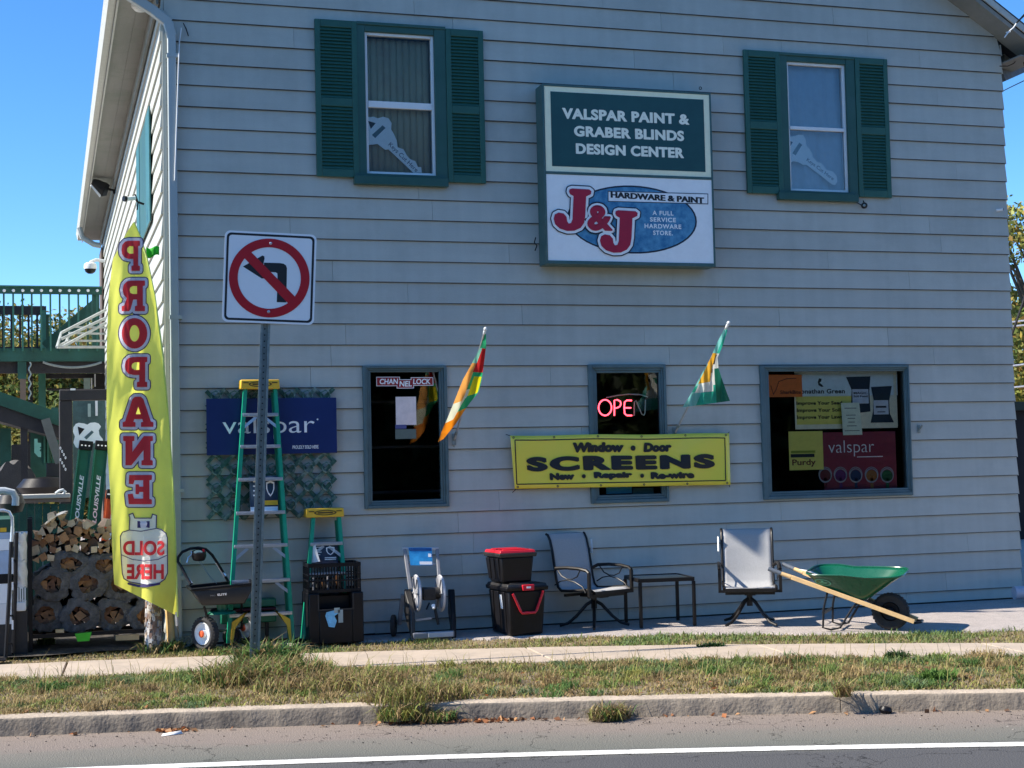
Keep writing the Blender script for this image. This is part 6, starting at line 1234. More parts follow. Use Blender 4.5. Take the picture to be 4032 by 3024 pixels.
# ================================================================== extension ladders, key cut-out, yard fixtures on the left
def ext_ladder(label, top, bot, Y, m, wpx=27, txt=True):
    T, B = atY(*top, Y+.15), atY(*bot, Y); w_ = atY(top[0]+wpx, top[1], Y).x-atY(*top, Y).x; t_ = thing('extension_ladder', label, 'ladder', tuple(B), group='extension ladders leaning behind the firewood')
    d = (T-B).normalized(); rt = Vector((d.z, 0, -d.x)).normalized()
    k = MB(); k.bar(B, T, w_, .02, (0, 1, 0)); k.bar(B+rt*(-w_/2+.003)+Vector((0, -.02, 0)), T+rt*(-w_/2+.003)+Vector((0, -.02, 0)), .006, .03, (0, 1, 0)); k.bar(B+rt*(w_/2-.003)+Vector((0, -.02, 0)), T+rt*(w_/2-.003)+Vector((0, -.02, 0)), .006, .03, (0, 1, 0)); r1 = part('rail', k, m, t_)
    k = MB(); k.bar(B+Vector((0, .42, 0)), T+Vector((0, .42, 0)), w_, .02, (0, 1, 0)); part('rail', k, m, t_)
    L = (T-B).length
    for i in range(int(L/.30)): p_ = B+d*(i+.6)*.30; k = MB(); k.tube([p_+Vector((0, .012, 0)), p_+Vector((0, .408, 0))], .016, 8); part('rung', k, m_alu, t_)
    k = MB(); k.bar(T-d*.08, T+d*.01, w_+.016, .07, (0, 1, 0)); cap_ = part('end_cap', k, m_iron, t_, bevel=.006)
    for s in (-.3, .0, .3): k = MB(); k.lathe([(.0001, .005), (.006, .004), (.008, 0)], T-d*.035+rt*w_*s+Vector((0, -.036, 0)), (0, -1, 0), 8); part('bolt', k, m_whiteink, cap_)
    if txt:
        k = MB(); cc = B+d*(L-.55)+Vector((0, -.013, 0)); text_mb(k, 'LOUISVILLE', cc, d, rt*-1, .46, w_*.34, .03, t=.001, shear=.2)
        k.add([cc-d*.30+Vector((0, -.002, 0))+a_*d*.02+b_*rt*w_*.2 for a_, b_ in ((-1, -1), (-1, 1), (1, 0))], [(0, 1, 2)]); part('lettering', k, m_whiteink, r1, smooth=False)
        for s, e_ in ((.98, .055), (1.08, .05)):
            k = MB(); c_ = B+d*(L-s)+Vector((0, -.014, 0)); k.bar(c_-d*e_*.7, c_+d*e_*.7, w_*.6, .003, (0, 1, 0)); part('warning_label', k, m_paper, r1, smooth=False)
        k = MB(); c_ = B+d*(L-.955)+Vector((0, -.016, 0)); k.bar(c_, c_+d*.02, w_*.6, .003, (0, 1, 0)); part('red_label_band', k, m_rred, r1, smooth=False)
        for s in (-.25, .25): k = MB(); c_ = B+rt*w_*s+Vector((0, -.016, 0)); k.bar(c_+d*(L-1.62), c_+d*(L-1.18), .014, .004, (0, 1, 0)); part('pale_strip', k, m_alu, r1)
m_lg_ = mat('ladder_dark_green', (.006, .125, .07), .4, var=.12)
ext_ladder('green extension ladder behind firewood, left one of the pair', (186, 955), (140, 1330), .95, m_lg_, 27)
ext_ladder('green extension ladder behind firewood, right one next to the banner', (221, 955), (183, 1330), .9, m_lg_, 27)
ext_ladder('orange ladder rail mostly hidden behind the lime banner', (238, 1060), (213, 1330), .8, mat('orange_fibreglass', (.72, .12, .04), .4), 12, False)
t2 = lambda x, y: ((x/3.3186)/K, (1550+y/3.3186)/K)
ky_ = thing('key_cutout_sign', 'large white key-head cut-out behind the green extension ladders', 'sign', tuple(atY(*t2(1150, 700), 1.6)))
pts = [(960, 440), (990, 395), (1030, 380), (1100, 390), (1140, 405), (1180, 380), (1240, 375), (1290, 390), (1320, 430), (1290, 480), (1300, 540), (1340, 590), (1350, 640), (1200, 650), (1100, 660), (1040, 720), (990, 700), (960, 640), (980, 560), (955, 500)]
k = MB(); pxpoly(k, [t2(*p) for p in pts], 1.6, .01); part('key_board', k, mat('key_white', (.92, .94, .92), .5), ky_, smooth=False)
k = MB(); pxpoly(k, [t2(*p) for p in ((1015, 430), (1105, 460), (1035, 545))], 1.598, .001); pxpoly(k, [t2(*p) for p in ((1100, 570), (1200, 480), (1225, 505), (1130, 600))], 1.598, .001, 1); part('key_hole', k, [m_dark, MATS['key_emblem']], ky_, smooth=False)
# black timber post and beam near the wall
def tbox(t_, name, px, Y0, dp, m, **kw):
    a, b, c, d = rect(*px, Y0); k = MB(); k.box(a, b, Y0, Y0+dp, c, d); return part(name, k, m, t_, **kw)
m_btim = mat('black_timber', (.022, .02, .022), .7, var=.35, scale=6, bump=.3); m_dg = mat('dark_green_timber', (.012, .075, .05), .6, var=.25, scale=5, bump=.2, dirt=(.02, .10, .08)); m_dgl = mat('mid_green_timber', (.03, .14, .10), .6, var=.2, scale=5)
pb_ = thing('black_timber_frame', 'black timber post and lintel standing left of the lime banner', 'frame', tuple(atY(141, 1300, 2.5)))
a, b, c, d = rect(128, 865, 157, 1075, 2.5); k = MB(); k.box(a, b, 2.5, 2.66, 0, d); pst = part('post', k, m_btim, pb_, bevel=.01)
tbox(pb_, 'lintel', (128, 841, 250, 864.5), 2.48, .16, m_btim, bevel=.01)
tbox(pb_, 'white_tag', (152, 839, 163, 843), 2.45, .01, m_paper)
for j in range(2):
    for i, ch in enumerate('5151' if j == 0 else '5055'):
        k = MB(); x_, y_ = t2(790+22*i, 712+42*i+j*150); text_px(k, '0', x_, y_, 3.6, 6.4, 2.49, .04); part('painted_number', k, m_whiteink, pst, smooth=False)
# plank counter with green panel
ct = thing('plank_counter', 'weathered pale plank rail over dark green board fence at left', 'counter', tuple(atY(75, 1300, 1.9)))
tbox(ct, 'top_plank', (-60, 1069, 152, 1078), 1.85, .3, mat('weathered_pale_wood', (.52, .49, .44), .85, var=.15, scale=5, stretch=(.4, 1, 4)), bevel=.006)
tbox(ct, 'front_plank', (-60, 1078.5, 152, 1087), 1.88, .04, mat('weathered_brown_wood', (.22, .155, .12), .85, var=.25, scale=5, stretch=(.4, 1, 4)), bevel=.004)
x = -60
while x < 150:
    a, b, c, d = rect(x, 1088, x+17, 1300, 1.92); k = MB(); k.box(a, b-.004, 1.92, 1.95, 0, d); part('fence_board', k, m_dg, ct); x += 17
k = MB(); k.tube([atY(-20, 1060, 1.0), atY(10, 1060, 1.0), atY(28, 1064, 1.0), atY(34, 1076, 1.0), atY(33, 1092, 1.0)], .035, 10); solo('pale_hose_duct', k, mat('grey_duct', (.42, .46, .50), .5), 'pale curved duct bending down over the plank counter', 'duct')
k = MB(); k.lathe([(.0001, 0), (.10, .02), (.13, .10), (.10, .18), (.0001, .2)], atY(25, 1110, 1.2), ZU, 14); solo('grey_bundle', k, m_char, 'grey rounded bundle below the pale duct', 'bundle')
k = MB(); k.tube([atY(120, 1066, 1.85), atY(128, 1060, 1.85), atY(136, 1058, 1.85), atY(141, 1062, 1.85), atY(136, 1068, 1.9)], .014, 8); solo('white_rope_coil', k, m_white, 'white rope coil on right end of plank counter', 'rope')
# covered grill and parked wares under the deck
gl = thing('covered_grill', 'grey cloth covered grill behind the plank counter', 'grill', tuple(atY(40, 1060, 5)))
a, b, c, d = rect(-20, 998, 82, 1080, 5.0)
def gf(u, v): t = pi*u; z = c+(d-c)*(sin(t)**.35)*(1 if 0 < u < 1 else 0); return (a+(b-a)*u, 5.0+.7*v, z+.03*sin(u*23+v*5))
k = MB(); k.grid(gf, 30, 6); n = 31; k.add([gf(i/30, 0) for i in range(31)]+[(a+(b-a)*i/30, 5.0, 0) for i in range(31)], [(i, n+i, n+i+1, i+1) for i in range(30)]); part('cloth_cover', k, mat('grey_canvas', (.065, .062, .058), .85, var=.35, scale=3, bump=.4), gl)
k = MB(); k.lathe([(.0001, -.12), (.25, -.1), (.33, 0), (.25, .1), (.0001, .12)], atY(100, 1052, 4.2), ZU, 20); solo('blue_black_tyre', k, m_black, 'dark rounded tyre shape at right of the covered grill', 'tyre')
solobox('tool_box', (100, 1000, 130, 1030), 4.6, .5, m_char, 'dark grey box stacked behind the counter post', 'box'); solobox('tool_chest', (84, 1031, 129, 1062), 4.2, .5, m_black, 'black chest behind the plank counter', 'chest')
k = MB(); pxpoly(k, [t2(*p) for p in ((448, 590), (490, 590), (492, 640), (536, 645), (538, 690), (515, 700), (538, 715), (515, 745), (538, 760), (536, 828), (500, 826), (448, 770))], 3.2, .02); solo('mint_cutout_sign', k, mat('mint_board', (.22, .50, .38), .6), 'mint green cut-out board hanging on the dark green door', 'sign', smooth=False)
gd = thing('green_shed', 'dark green shed front below the wooden deck at left', 'shed', tuple(atY(70, 1200, 6)))
tbox(gd, 'door_leaf', (66, 925, 110, 1060), 5.9, .06, m_dg); tbox(gd, 'door_leaf', (111, 880, 127, 1060), 5.95, .06, mat('teal_door', (.02, .10, .075), .6))
tbox(gd, 'pale_jamb', (94, 925, 98, 1000), 5.86, .03, m_dgl); tbox(gd, 'pale_jamb', (102, 925, 105, 1000), 5.86, .03, m_dgl)
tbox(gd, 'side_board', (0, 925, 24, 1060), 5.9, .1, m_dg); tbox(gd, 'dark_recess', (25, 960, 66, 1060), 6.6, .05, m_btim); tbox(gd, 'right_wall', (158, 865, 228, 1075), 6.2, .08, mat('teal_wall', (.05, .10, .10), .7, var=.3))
tbox(gd, 'light_strip', (190, 872, 196, 900), 6.1, .03, mat('pale_jamb_paint', (.3, .4, .37), .6)); tbox(gd, 'light_strip', (206, 860, 211, 898), 6.1, .03, m_white)
# lean-to roof sloping down to the right
lr = thing('lean_to_roof', 'low green-edged lean-to roof sloping under the deck', 'roof', tuple(atY(60, 900, 4.5)))
k = MB(); P4 = [atY(-40, 832, 4.5), atY(129, 891, 4.5)]; k.hexa([P4[0]+Vector((0, 0, -.16)), P4[1]+Vector((0, 0, -.16)), P4[1]+Vector((0, .05, -.16)), P4[0]+Vector((0, .05, -.16))], [P4[0], P4[1], P4[1]+Vector((0, .05, 0)), P4[0]+Vector((0, .05, 0))]); part('fascia', k, m_dg, lr)
k = MB(); k.hexa([P4[0]+Vector((0, .06, -.36)), P4[1]+Vector((0, .06, -.30)), P4[1]+Vector((0, 1.4, -.30)), P4[0]+Vector((0, 1.4, -.36))], [P4[0]+Vector((0, .06, -.1)), P4[1]+Vector((0, .06, -.1)), P4[1]+Vector((0, 1.4, -.1)), P4[0]+Vector((0, 1.4, -.1))]); part('roof_deck', k, m_btim, lr)
k = MB(); k.bar(atY(104, 925, 4.4), atY(129, 1000, 4.4), .10, .08, (0, 1, 0)); k.bar(atY(98, 905, 4.4), atY(106, 930, 4.4), .10, .08, (0, 1, 0)); part('knee_brace', k, mat('grey_timber', (.12, .13, .12), .8), lr)
k = MB(); a, b, c, d = rect(45, 905, 60, 1075, 4.6); k.box(a, b, 4.6, 4.72, 0, d); part('post', k, m_btim, lr)
# deck
DY = 11.0; dkk = thing('wooden_deck', 'dark green raised timber deck with balustrade above the yard at left', 'deck', tuple(atY(100, 1000, DY)))
t1 = lambda x, y: ((x/3.3186)/K, (1100+y/3.3186)/K)
def tb1(name, x0, y0, x1, y1, Y, dp, m, parent=dkk, **kw): a_, b_ = t1(x0, y0); c_, d_ = t1(x1, y1); return tbox(parent, name, (a_, b_, c_, d_), Y, dp, m, **kw)
tb1('top_rail', -600, 85, 1330, 188, DY, .05, m_dg); tb1('rail_cap', -600, 80, 1335, 98, DY-.03, .14, m_dgl)
for i in range(-12, 11):
    x = 52+i*121.8; tb1('baluster', x-13, 188.5, x+11, 935, DY+.052, .04, m_dgl if i % 3 else m_dg); q = atY(*t1(x+2, 145), DY-.001); k = MB(); k.lathe([(.0001, .012), (.02, .008), (.026, 0)], q, (0, -1, 0), 8); part('screw_head', k, m_whiteink, dkk)
tb1('rim_joist', -600, 900, 1370, 1070, DY+.1, .1, m_dg); tb1('corner_post', 1205, 189, 1300, 900, DY+.06, .12, m_dg); tb1('deck_underside', -600, 1072, 1370, 1225, DY+.25, .1, m_btim)
k = MB(); a = atY(*t1(0, 1075), DY+.2); b = atY(*t1(1370, 1075), DY+.2); k.box(a.x-4, b.x, DY+.21, DY+4, a.z+.12, a.z+.2); part('deck_boards', k, m_btim, dkk)
tb1('post', 230, 1072, 345, 1300, DY+.12, .2, m_dg); tb1('post_foot', 265, 1301, 340, 2600, DY+.12, .2, mat('bare_post', (.16, .12, .09), .8)); tb1('post', 370, 1226, 430, 2600, DY+2, .15, m_btim); tb1('post', 505, 1226, 600, 2600, DY+1.5, .15, m_dgl)
tb1('door_frame_rail', 600, 1235, 1240, 1290, DY+1.6, .1, m_btim); tb1('door_frame_rail', 610, 1420, 1240, 1445, DY+1.6, .1, m_btim); tb1('door_frame_post', 1225, 1230, 1370, 1900, DY+1.5, .1, m_btim); tb1('white_post', 1190, 1290, 1205, 1430, DY+1.4, .05, m_white); tb1('pale_post', 1095, 1290, 1180, 1430, DY+1.45, .05, mat('pale_jamb_paint', (.3, .4, .37), .6)); tb1('white_post', 1235, 1235, 1250, 1400, DY+1.35, .05, m_white)
# second landing rail behind and the stair stringer
sr = thing('rear_stair_landing', 'second darker green landing rail with balusters behind the deck', 'railing', tuple(atY(50, 1000, DY+3)))
tb1('top_rail', -300, 345, 605, 458, DY+3, .1, m_btim, sr)
for i in range(-3, 5): x = 150+i*112; tb1('baluster', x-14, 459, x+14, 880, DY+3.02, .05, m_btim, sr)
tb1('newel_post', 535, 400, 605, 930, DY+2.9, .12, m_dgl, sr); tb1('newel_post', 606, 455, 640, 880, DY+3.1, .1, m_dg, sr); tb1('bottom_rail', -300, 881, 640, 920, DY+3, .1, m_btim, sr)
k = MB(); k.bar(atY(*t1(600, 900), DY+1.2), atY(*t1(1260, 340), DY+1.2), .22, .06, (0, 1, 0)); part('stair_stringer', k, m_dg, sr)
aw = thing('awning_frame', 'bare white metal awning frame hanging beside the deck rail', 'awning frame', tuple(atY(*t1(1000, 880), 9)))
def awt(*p, r=.022, Y=9.0, nm='frame_tube'): k = MB(); k.tube([atY(*t1(x, y), Y+dz) for x, y, dz in p], r, 6); part(nm, k, mat('weathered_white_metal', (.40, .43, .41), .5, var=.25, scale=8), aw)
awt((745, 885, 0), (1380, 885, .4)); awt((880, 800, .6), (1380, 805, .9), r=.018); awt((900, 700, .8), (1380, 712, 1), r=.018); awt((960, 622, 1), (1380, 630, 1.2), r=.016); awt((745, 885, 0), (800, 700, .4), (1380, 400, 1.4)); awt((860, 820, .6), (905, 730, .8)); awt((800, 780, .2), (1380, 505, 1)); awt((820, 880, 0), (1380, 570, 1)); awt((745, 885, 0), (870, 820, .5))
cb = thing('slung_cable', 'pale cable slung in a loop under the deck edge', 'cable', tuple(atY(*t1(950, 1140), DY)))
for dy in (0, 12): k = MB(); k.tube([atY(*t1(560+i*77, 1075+dy+70*sin(i/10*pi)**.8), DY+.05) for i in range(11)], .012, 6); part('cable_strand', k, m_galv, cb)
k = MB(); k.tube([atY(*t1(390+15*sin(i*1.3), 1080+i*26), DY) for i in range(20)], .014, 6); part('cable_drop', k, m_galv, cb)

# ================================================================== lamps and cameras on the building
fl_ = thing('eave_flood_light', 'dark hooded flood light under the left eave', 'light', tuple(atY(218, 400, 5.8)))
L_ = lambda x, y, Y: atY((300+0)/K*0+x, y, Y)
YL = atX(240, 412, -.2).y
q = atY(219, 405, YL); k = MB(); k.add([q+Vector(v) for v in ((-.15, 0, .10), (.06, -.06, .14), (.12, 0, .05), (.06, .0, -.14), (-.05, -.10, -.12), (-.17, -.10, .04))], [(0, 1, 2, 3, 4, 5)]); k = MB(); k.hexa([q+Vector((-.17, -.12, .02)), q+Vector((.0, -.14, -.17)), q+Vector((.08, .05, -.12)), q+Vector((-.08, .10, .06))], [q+Vector((-.12, -.06, .12)), q+Vector((.08, -.08, .06)), q+Vector((.13, .04, .05)), q+Vector((-.04, .08, .14))]); hd = part('hood', k, m_char, fl_, bevel=.01)
k = MB(); k.hexa([q+Vector((-.165, -.13, .0)), q+Vector((-.02, -.15, -.17)), q+Vector((-.015, -.145, -.14)), q+Vector((-.15, -.125, .02))], [q+Vector((-.16, -.135, -.01)), q+Vector((-.03, -.155, -.18)), q+Vector((-.02, -.15, -.15)), q+Vector((-.155, -.13, .015))]); part('lens', k, m_whiteink, hd)
k = MB(); k.tube([q+Vector((.1, .02, -.02)), q+Vector((.2, .05, -.03)), q+Vector((.24, .06, .04))], .02, 8); k.box(q.x+.17, q.x+.27, q.y+.04, q.y+.09, q.z-.08, q.z+.02); part('bracket', k, m_iron, fl_)
def dome(name, label, px, Y, r, up=-1):
    t_ = thing(name, label, 'camera' if 'cam' in name else 'light', tuple(atY(*px, Y))); q = atY(*px, Y)
    k = MB(); k.lathe([(r*.95, r*.55), (r, 0), (r*.95, -r*.25)], q, ZU, 16); k.lathe([(.0001, r*.9), (r*.6, r*.8), (r*.95, r*.551)], q, ZU, 16); part('housing', k, m_white, t_)
    k = MB(); k.lathe([(r*.9, -r*.26), (r*.75, -r*.7), (r*.4, -r*.95), (.0001, -r)], q, ZU, 16); part('dark_dome', k, m_black, t_); return t_, q
t_, q = dome('dome_camera', 'white dome security camera on the far left wall corner', (195, 578), atX(210, 575, -.3).y, .11)
k = MB(); k.tube([q+Vector((0, 0, .09)), q+Vector((.1, .02, .14)), q+Vector((.25, .05, .12))], .03, 8); part('arm', k, m_white, t_)
q = atY(203, 528, 14); k = MB(); k.tube([q+Vector((-.25, 0, .3)), q+Vector((-.2, 0, .12)), q+Vector((.0, 0, 0)), q+Vector((.12, 0, -.02))], .05, 8); solo('eave_conduit', k, m_spout, 'bent grey conduit at the far end of the left eave', 'conduit')
q = atY(306, 27, atX(306, 27, -.28).y); k = MB(); k.lathe([(.0001, -.07), (.05, -.055), (.085, -.02), (.09, .0)], (-.27, .62, 6.03), ZU, 20); solo('round_soffit_light', k, m_white, 'round white dome light under the front end of left soffit', 'light')
cm = thing('bracket_camera', 'small white camera pair on bracket below the side window', 'camera', tuple(atY(285, 432, 1.0))); q = atY(285, 432, 1.6)
k = MB(); k.tube([q+Vector((-.06, -.05, .0)), q+Vector((.03, 0, .02))], .022, 10); part('camera_body', k, m_white, cm); k = MB(); k.lathe([(.0001, .03), (.028, .03), (.03, 0)], q+Vector((-.06, -.05, 0)), (-1, -.6, 0), 10); part('lens', k, m_black, cm)
k = MB(); k.tube([q+Vector((.03, 0, .02)), q+Vector((.06, 0, -.02)), q+Vector((.12, 0, -.04))], .012, 6); k.tube([q+Vector((.03, 0, .06)), q+Vector((.06, 0, -.02)), q+Vector((.05, 0, -.10))], .008, 6); part('bracket', k, m_iron, cm)
bc = thing('ball_camera', 'small black ball camera under the right-hand upper window corner', 'camera', tuple(atY(1867, 444, -.06))); q = atY(1867, 444, -.07)
k = MB(); k.lathe([(.0001, -.035), (.022, -.028), (.034, 0), (.022, .028), (.0001, .035)], q, (-.6, -1, -.1), 16); part('camera_ball', k, m_black, bc); k = MB(); k.lathe([(.0001, .038), (.014, .036), (.016, .03)], q, (-.6, -1, -.1), 12); part('lens', k, m_galv, bc); k = MB(); k.tube([q+Vector((0, .03, 0)), q+Vector((-.05, .04, .03)), q+Vector((-.11, .05, .06))], .005, 6); k.cyl(q+Vector((0, 0, .03)), q+Vector((0, .02, .055)), .006, 8); part('cable', k, m_iron, bc)
ws_ = thing('corner_camera', 'tiny white bullet camera near the right edge of wall', 'camera', tuple(atY(2158, 455, -.04))); q = atY(2160, 454, -.05)
k = MB(); k.tube([q+Vector((-.03, .02, 0)), q+Vector((.02, -.03, .005))], .014, 8); part('camera_body', k, m_white, ws_); k = MB(); k.lathe([(.0001, .004), (.012, .003), (.014, 0)], q+Vector((.021, -.032, .005)), (.7, -.7, 0), 8); part('lens', k, m_black, ws_)
k = MB(); q = atY(1986, 925, -.03); k.tube([q+Vector((-.01, .01, -.03)), q+Vector((0, -.02, 0)), q+Vector((.012, -.04, .03))], .010, 8); k.box(q.x-.014, q.x+.012, q.y, q.y+.012, q.z-.05, q.z+.035); solo('flag_bracket', k, m_galv, 'empty metal flag bracket right of the wide lower window', 'bracket')
k = MB(); pts = [atY(391+ (0 if i < 1 else -1.5*i), 60+i*33, -.035) for i in range(12)]; pts = [atY(388.5-(i/11)**1.0*11+ (3 if i == 0 else 0), 60+i*30, -.115+.06*(i < 2)) for i in range(12)]; k.tube(pts, .006, 6); solo('thin_white_cable', k, m_white, 'thin white cable running down the top left wall corner', 'cable')
k = MB(); k.tube([atY(396, 50, -.03), atY(402, 62, -.035), atY(407, 78, -.03)], .005, 6); solo('dark_cable_tail', k, m_iron, 'short dark cable tail on clapboards at top left', 'cable')

# ================================================================== right edge: service drop, neighbours
sv = thing('service_drop', 'bundle of electrical service wires at the top right eave', 'wires', tuple(atY(2180, 120, -.1)))
c5 = lambda x, y: ((3750+x/3.319)/K, (y/3.319)/K)
def wire(pts, Y0, Y1, r, m, nm='wire'): n = len(pts); k = MB(); k.tube([atY(*c5(x, y), Y0+(Y1-Y0)*i/(n-1)) for i, (x, y) in enumerate(pts)], r, 6); part(nm, k, m, sv)
wire([(1100, 20), (930, 200), (840, 300)], -1.2, -.42, .009, m_iron); wire([(1100, 80), (930, 215), (850, 290)], -1.2, -.42, .006, m_iron); wire([(840, 300), (800, 360), (740, 410), (680, 490)], -.42, -.38, .008, m_white); wire([(760, 415), (700, 425)], -.40, -.38, .007, m_white)
wire([(620, 865), (720, 865), (800, 830), (850, 770), (870, 745), (930, 800), (940, 860)], -.1, -.1, .006, m_iron); wire([(640, 1200), (780, 1130), (936, 1055), (1200, 920)], .3, -.8, .005, m_iron); wire([(860, 740), (920, 720), (940, 800), (890, 790)], -.1, -.1, .005, m_iron)
k = MB(); k.bar(atY(*c5(625, 1010), .2), atY(*c5(1150, 780), .9), .12, .09, (0, 1, 0)); solo('lookout_beam', k, mat('grey_beam', (.12, .125, .135), .8, var=.3), 'grey sloping timber running off the right eave', 'beam')
k = MB(); a, b = atY(*c5(625, 800), .3), atY(*c5(840, 560), .3); k.box(a.x+.02, b.x, .25, .8, a.z, b.z+.2); k.bar(atY(*c5(620, 820), .3), atY(*c5(1150, 600), .7), .10, .1, (0, 1, 0)); part('eave_return', k, m_soffit, bd)
nb2 = thing('dark_outbuilding', 'dark shaded outbuilding beyond the right corner of shop', 'building', tuple(atY(2205, 1290, 9)))
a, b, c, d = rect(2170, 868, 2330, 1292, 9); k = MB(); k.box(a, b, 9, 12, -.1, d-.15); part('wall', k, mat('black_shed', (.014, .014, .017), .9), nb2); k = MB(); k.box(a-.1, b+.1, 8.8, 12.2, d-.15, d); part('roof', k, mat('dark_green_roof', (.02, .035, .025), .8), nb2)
k = MB(); q = atZ(2216, 1300, 0); k.tube([q+Vector((-.14, 0, .10)), q+Vector((.3, -.1, .09))], .07, 12); solo('pale_pipe_end', k, mat('pale_pipe', (.45, .46, .52), .5), 'pale pipe end lying at right wall corner', 'pipe')
for i, (y0, y1) in enumerate(((697, 690), (706, 702), (792, 783), (838, 834))):
    k = MB(); k.tube([atY(2140, y0+4, 16), atY(2400, y1-20, 15)], .02, 5); solo('utility_line', k, m_chrome, 'thin overhead utility line before the autumn tree, '+['topmost', 'second from the top', 'third from the top', 'lowest'][i], 'wire', 'overhead lines right of the shop')
k = MB(); k.tube([atY(2166, 780, 15), atY(2225, 610, 14.5)], .03, 6); solo('guy_wire', k, m_iron, 'dark slanting guy wire before the autumn tree', 'wire')

# ================================================================== trees
m_leaf = attrmat('leaves', .6, .35); m_trunk = mat('tree_bark', (.10, .08, .06), .95, var=.4, scale=6, bump=.8)
def foliage(name, centers, n, size, cols, parent, squash=.8):
    C_ = np.array([c for c, r in centers]); R_ = np.array([r for c, r in centers]); wts = R_**2/np.sum(R_**2); idx = rng.choice(len(centers), n, p=wts)
    d = rng.normal(size=(n, 3)); d /= np.linalg.norm(d, axis=1)[:, None]; rr = R_[idx]*(.45+.6*rng.random(n)**.6)*(1+.12*rng.normal(size=n)); P_ = C_[idx]+d*rr[:, None]*np.array([1, 1, squash])
    a = rng.normal(size=(n, 3)); a /= np.linalg.norm(a, axis=1)[:, None]; b = rng.normal(size=(n, 3)); b -= a*np.sum(a*b, 1)[:, None]; b /= np.linalg.norm(b, axis=1)[:, None]
    s = size*(.6+.8*rng.random(n))[:, None]; V = np.stack([P_-a*s, P_-b*s*.55, P_+a*s, P_+b*s*.55], 1).reshape(-1, 3); off = np.array(WORLD[parent]); V -= off
    me = bpy.data.meshes.new(name); me.vertices.add(4*n); me.vertices.foreach_set('co', V.ravel()); me.loops.add(4*n); me.loops.foreach_set('vertex_index', np.arange(4*n)); me.polygons.add(n); me.polygons.foreach_set('loop_start', np.arange(0, 4*n, 4)); me.polygons.foreach_set('loop_total', np.full(n, 4)); me.update(); me.validate()
    cl = np.array(cols); clump = rng.random(len(centers)); ci = (np.clip(clump[idx]*.7+rng.random(n)*.5, 0, .999)*len(cols)).astype(int); cc = cl[ci]*(.75+.5*rng.random(n))[:, None]
    at = me.color_attributes.new('tint', 'FLOAT_COLOR', 'CORNER'); at.data.foreach_set('color', np.repeat(np.concatenate([cc, np.ones((n, 1))], 1), 4, axis=0).ravel())
    me.materials.append(m_leaf); o = bpy.data.objects.new(name, me); C.objects.link(o); o.parent = parent; return o
def tree(label, x, y, z0, h, r, cols, n=6000, size=.12, ncl=22, group=None, trunk_r=.22, low=.25):
    t_ = thing('tree', label, 'tree', (x, y, z0), group=group); k = MB(); top = Vector((x, y, z0+h*.8)); k.tube([Vector((x, y, z0)), Vector((x+.1, y, z0+h*.3)), Vector((x-.05, y, z0+h*.55)), top], [trunk_r, trunk_r*.7, trunk_r*.45, trunk_r*.15], 9)
    cen = []
    for i in range(ncl):
        a_ = random.random()*2*pi; hh_ = random.uniform(low, .97); prof = sqrt(max(.08, 1-((hh_-.55)/.55)**2)); rr = r*prof*random.uniform(.35, .95); c_ = (x+cos(a_)*rr, y+sin(a_)*rr, z0+h*hh_); cen.append((c_, r*random.uniform(.22, .42)))
        if i % 2 == 0: k.tube([Vector((x, y, z0+h*(hh_*.6))), Vector(((x+c_[0])/2, (y+c_[1])/2, z0+h*hh_*.9)), Vector(c_)], [trunk_r*.3, trunk_r*.2, trunk_r*.06], 5)
    part('trunk', k, m_trunk, t_); foliage('crown', cen, n, size, cols, t_)
GR = [(.07, .12, .03), (.10, .15, .035), (.15, .19, .045), (.20, .20, .05), (.05, .085, .025)]; AU = [(.14, .20, .05), (.20, .26, .07)]+GR+[(.34, .27, .06), (.28, .17, .04), (.24, .26, .09), (.30, .32, .12)]
for i, (px, top, Y, rad) in enumerate(((-60, 640, 34, 3.5), (20, 678, 31, 2.8), (95, 655, 34, 3.2), (165, 668, 30, 2.6), (60, 700, 38, 3.6), (215, 640, 36, 3))):
    q = atY(px, top, Y); tree('yellowing tree behind the deck, %s' % ['far left at picture edge', 'second from the picture edge', 'tall one in the middle', 'shorter one beside the awning frame', 'rear one seen between balusters', 'one next to the shop wall'][i], q.x, Y, -.2, q.z-.75, rad*.9, AU, 26000, .075, 60, 'trees behind the deck', low=.08)
q = atY(2215, 455, 22); tree('tall autumn tree with yellow patches behind the right corner', q.x+.4, 22, -.2, q.z+.4, 2.5, AU+[(.36, .34, .08), (.30, .34, .08)], 26000, .085, 60, low=.12)
q = atY(2260, 600, 27); tree('darker tree behind the tall autumn tree', q.x, 27, -.2, q.z+.2, 3.0, GR, 9000, .13, 30, low=.1)
# trees across the street, mirrored in the panes
for i, (x, y, h_, r_) in enumerate(((-14, -36, 9, 5.5), (-5, -39, 9, 5.5), (5, -37, 9, 5.5), (13, -38, 8, 5.5), (20.5, -38, 9, 5.5), (27, -37, 9, 6), (33, -41, 10, 7), (39, -36, 9, 6.5))):
    tree('leafy tree across the street, number %s from the west' % ['one', 'two', 'three', 'four', 'five', 'six', 'seven', 'eight'][i], x, y, -.2, h_, r_, [(.02, .035, .012), (.03, .05, .015), (.045, .06, .02)], 15000, .36, 60, 'trees across the street', low=.08)

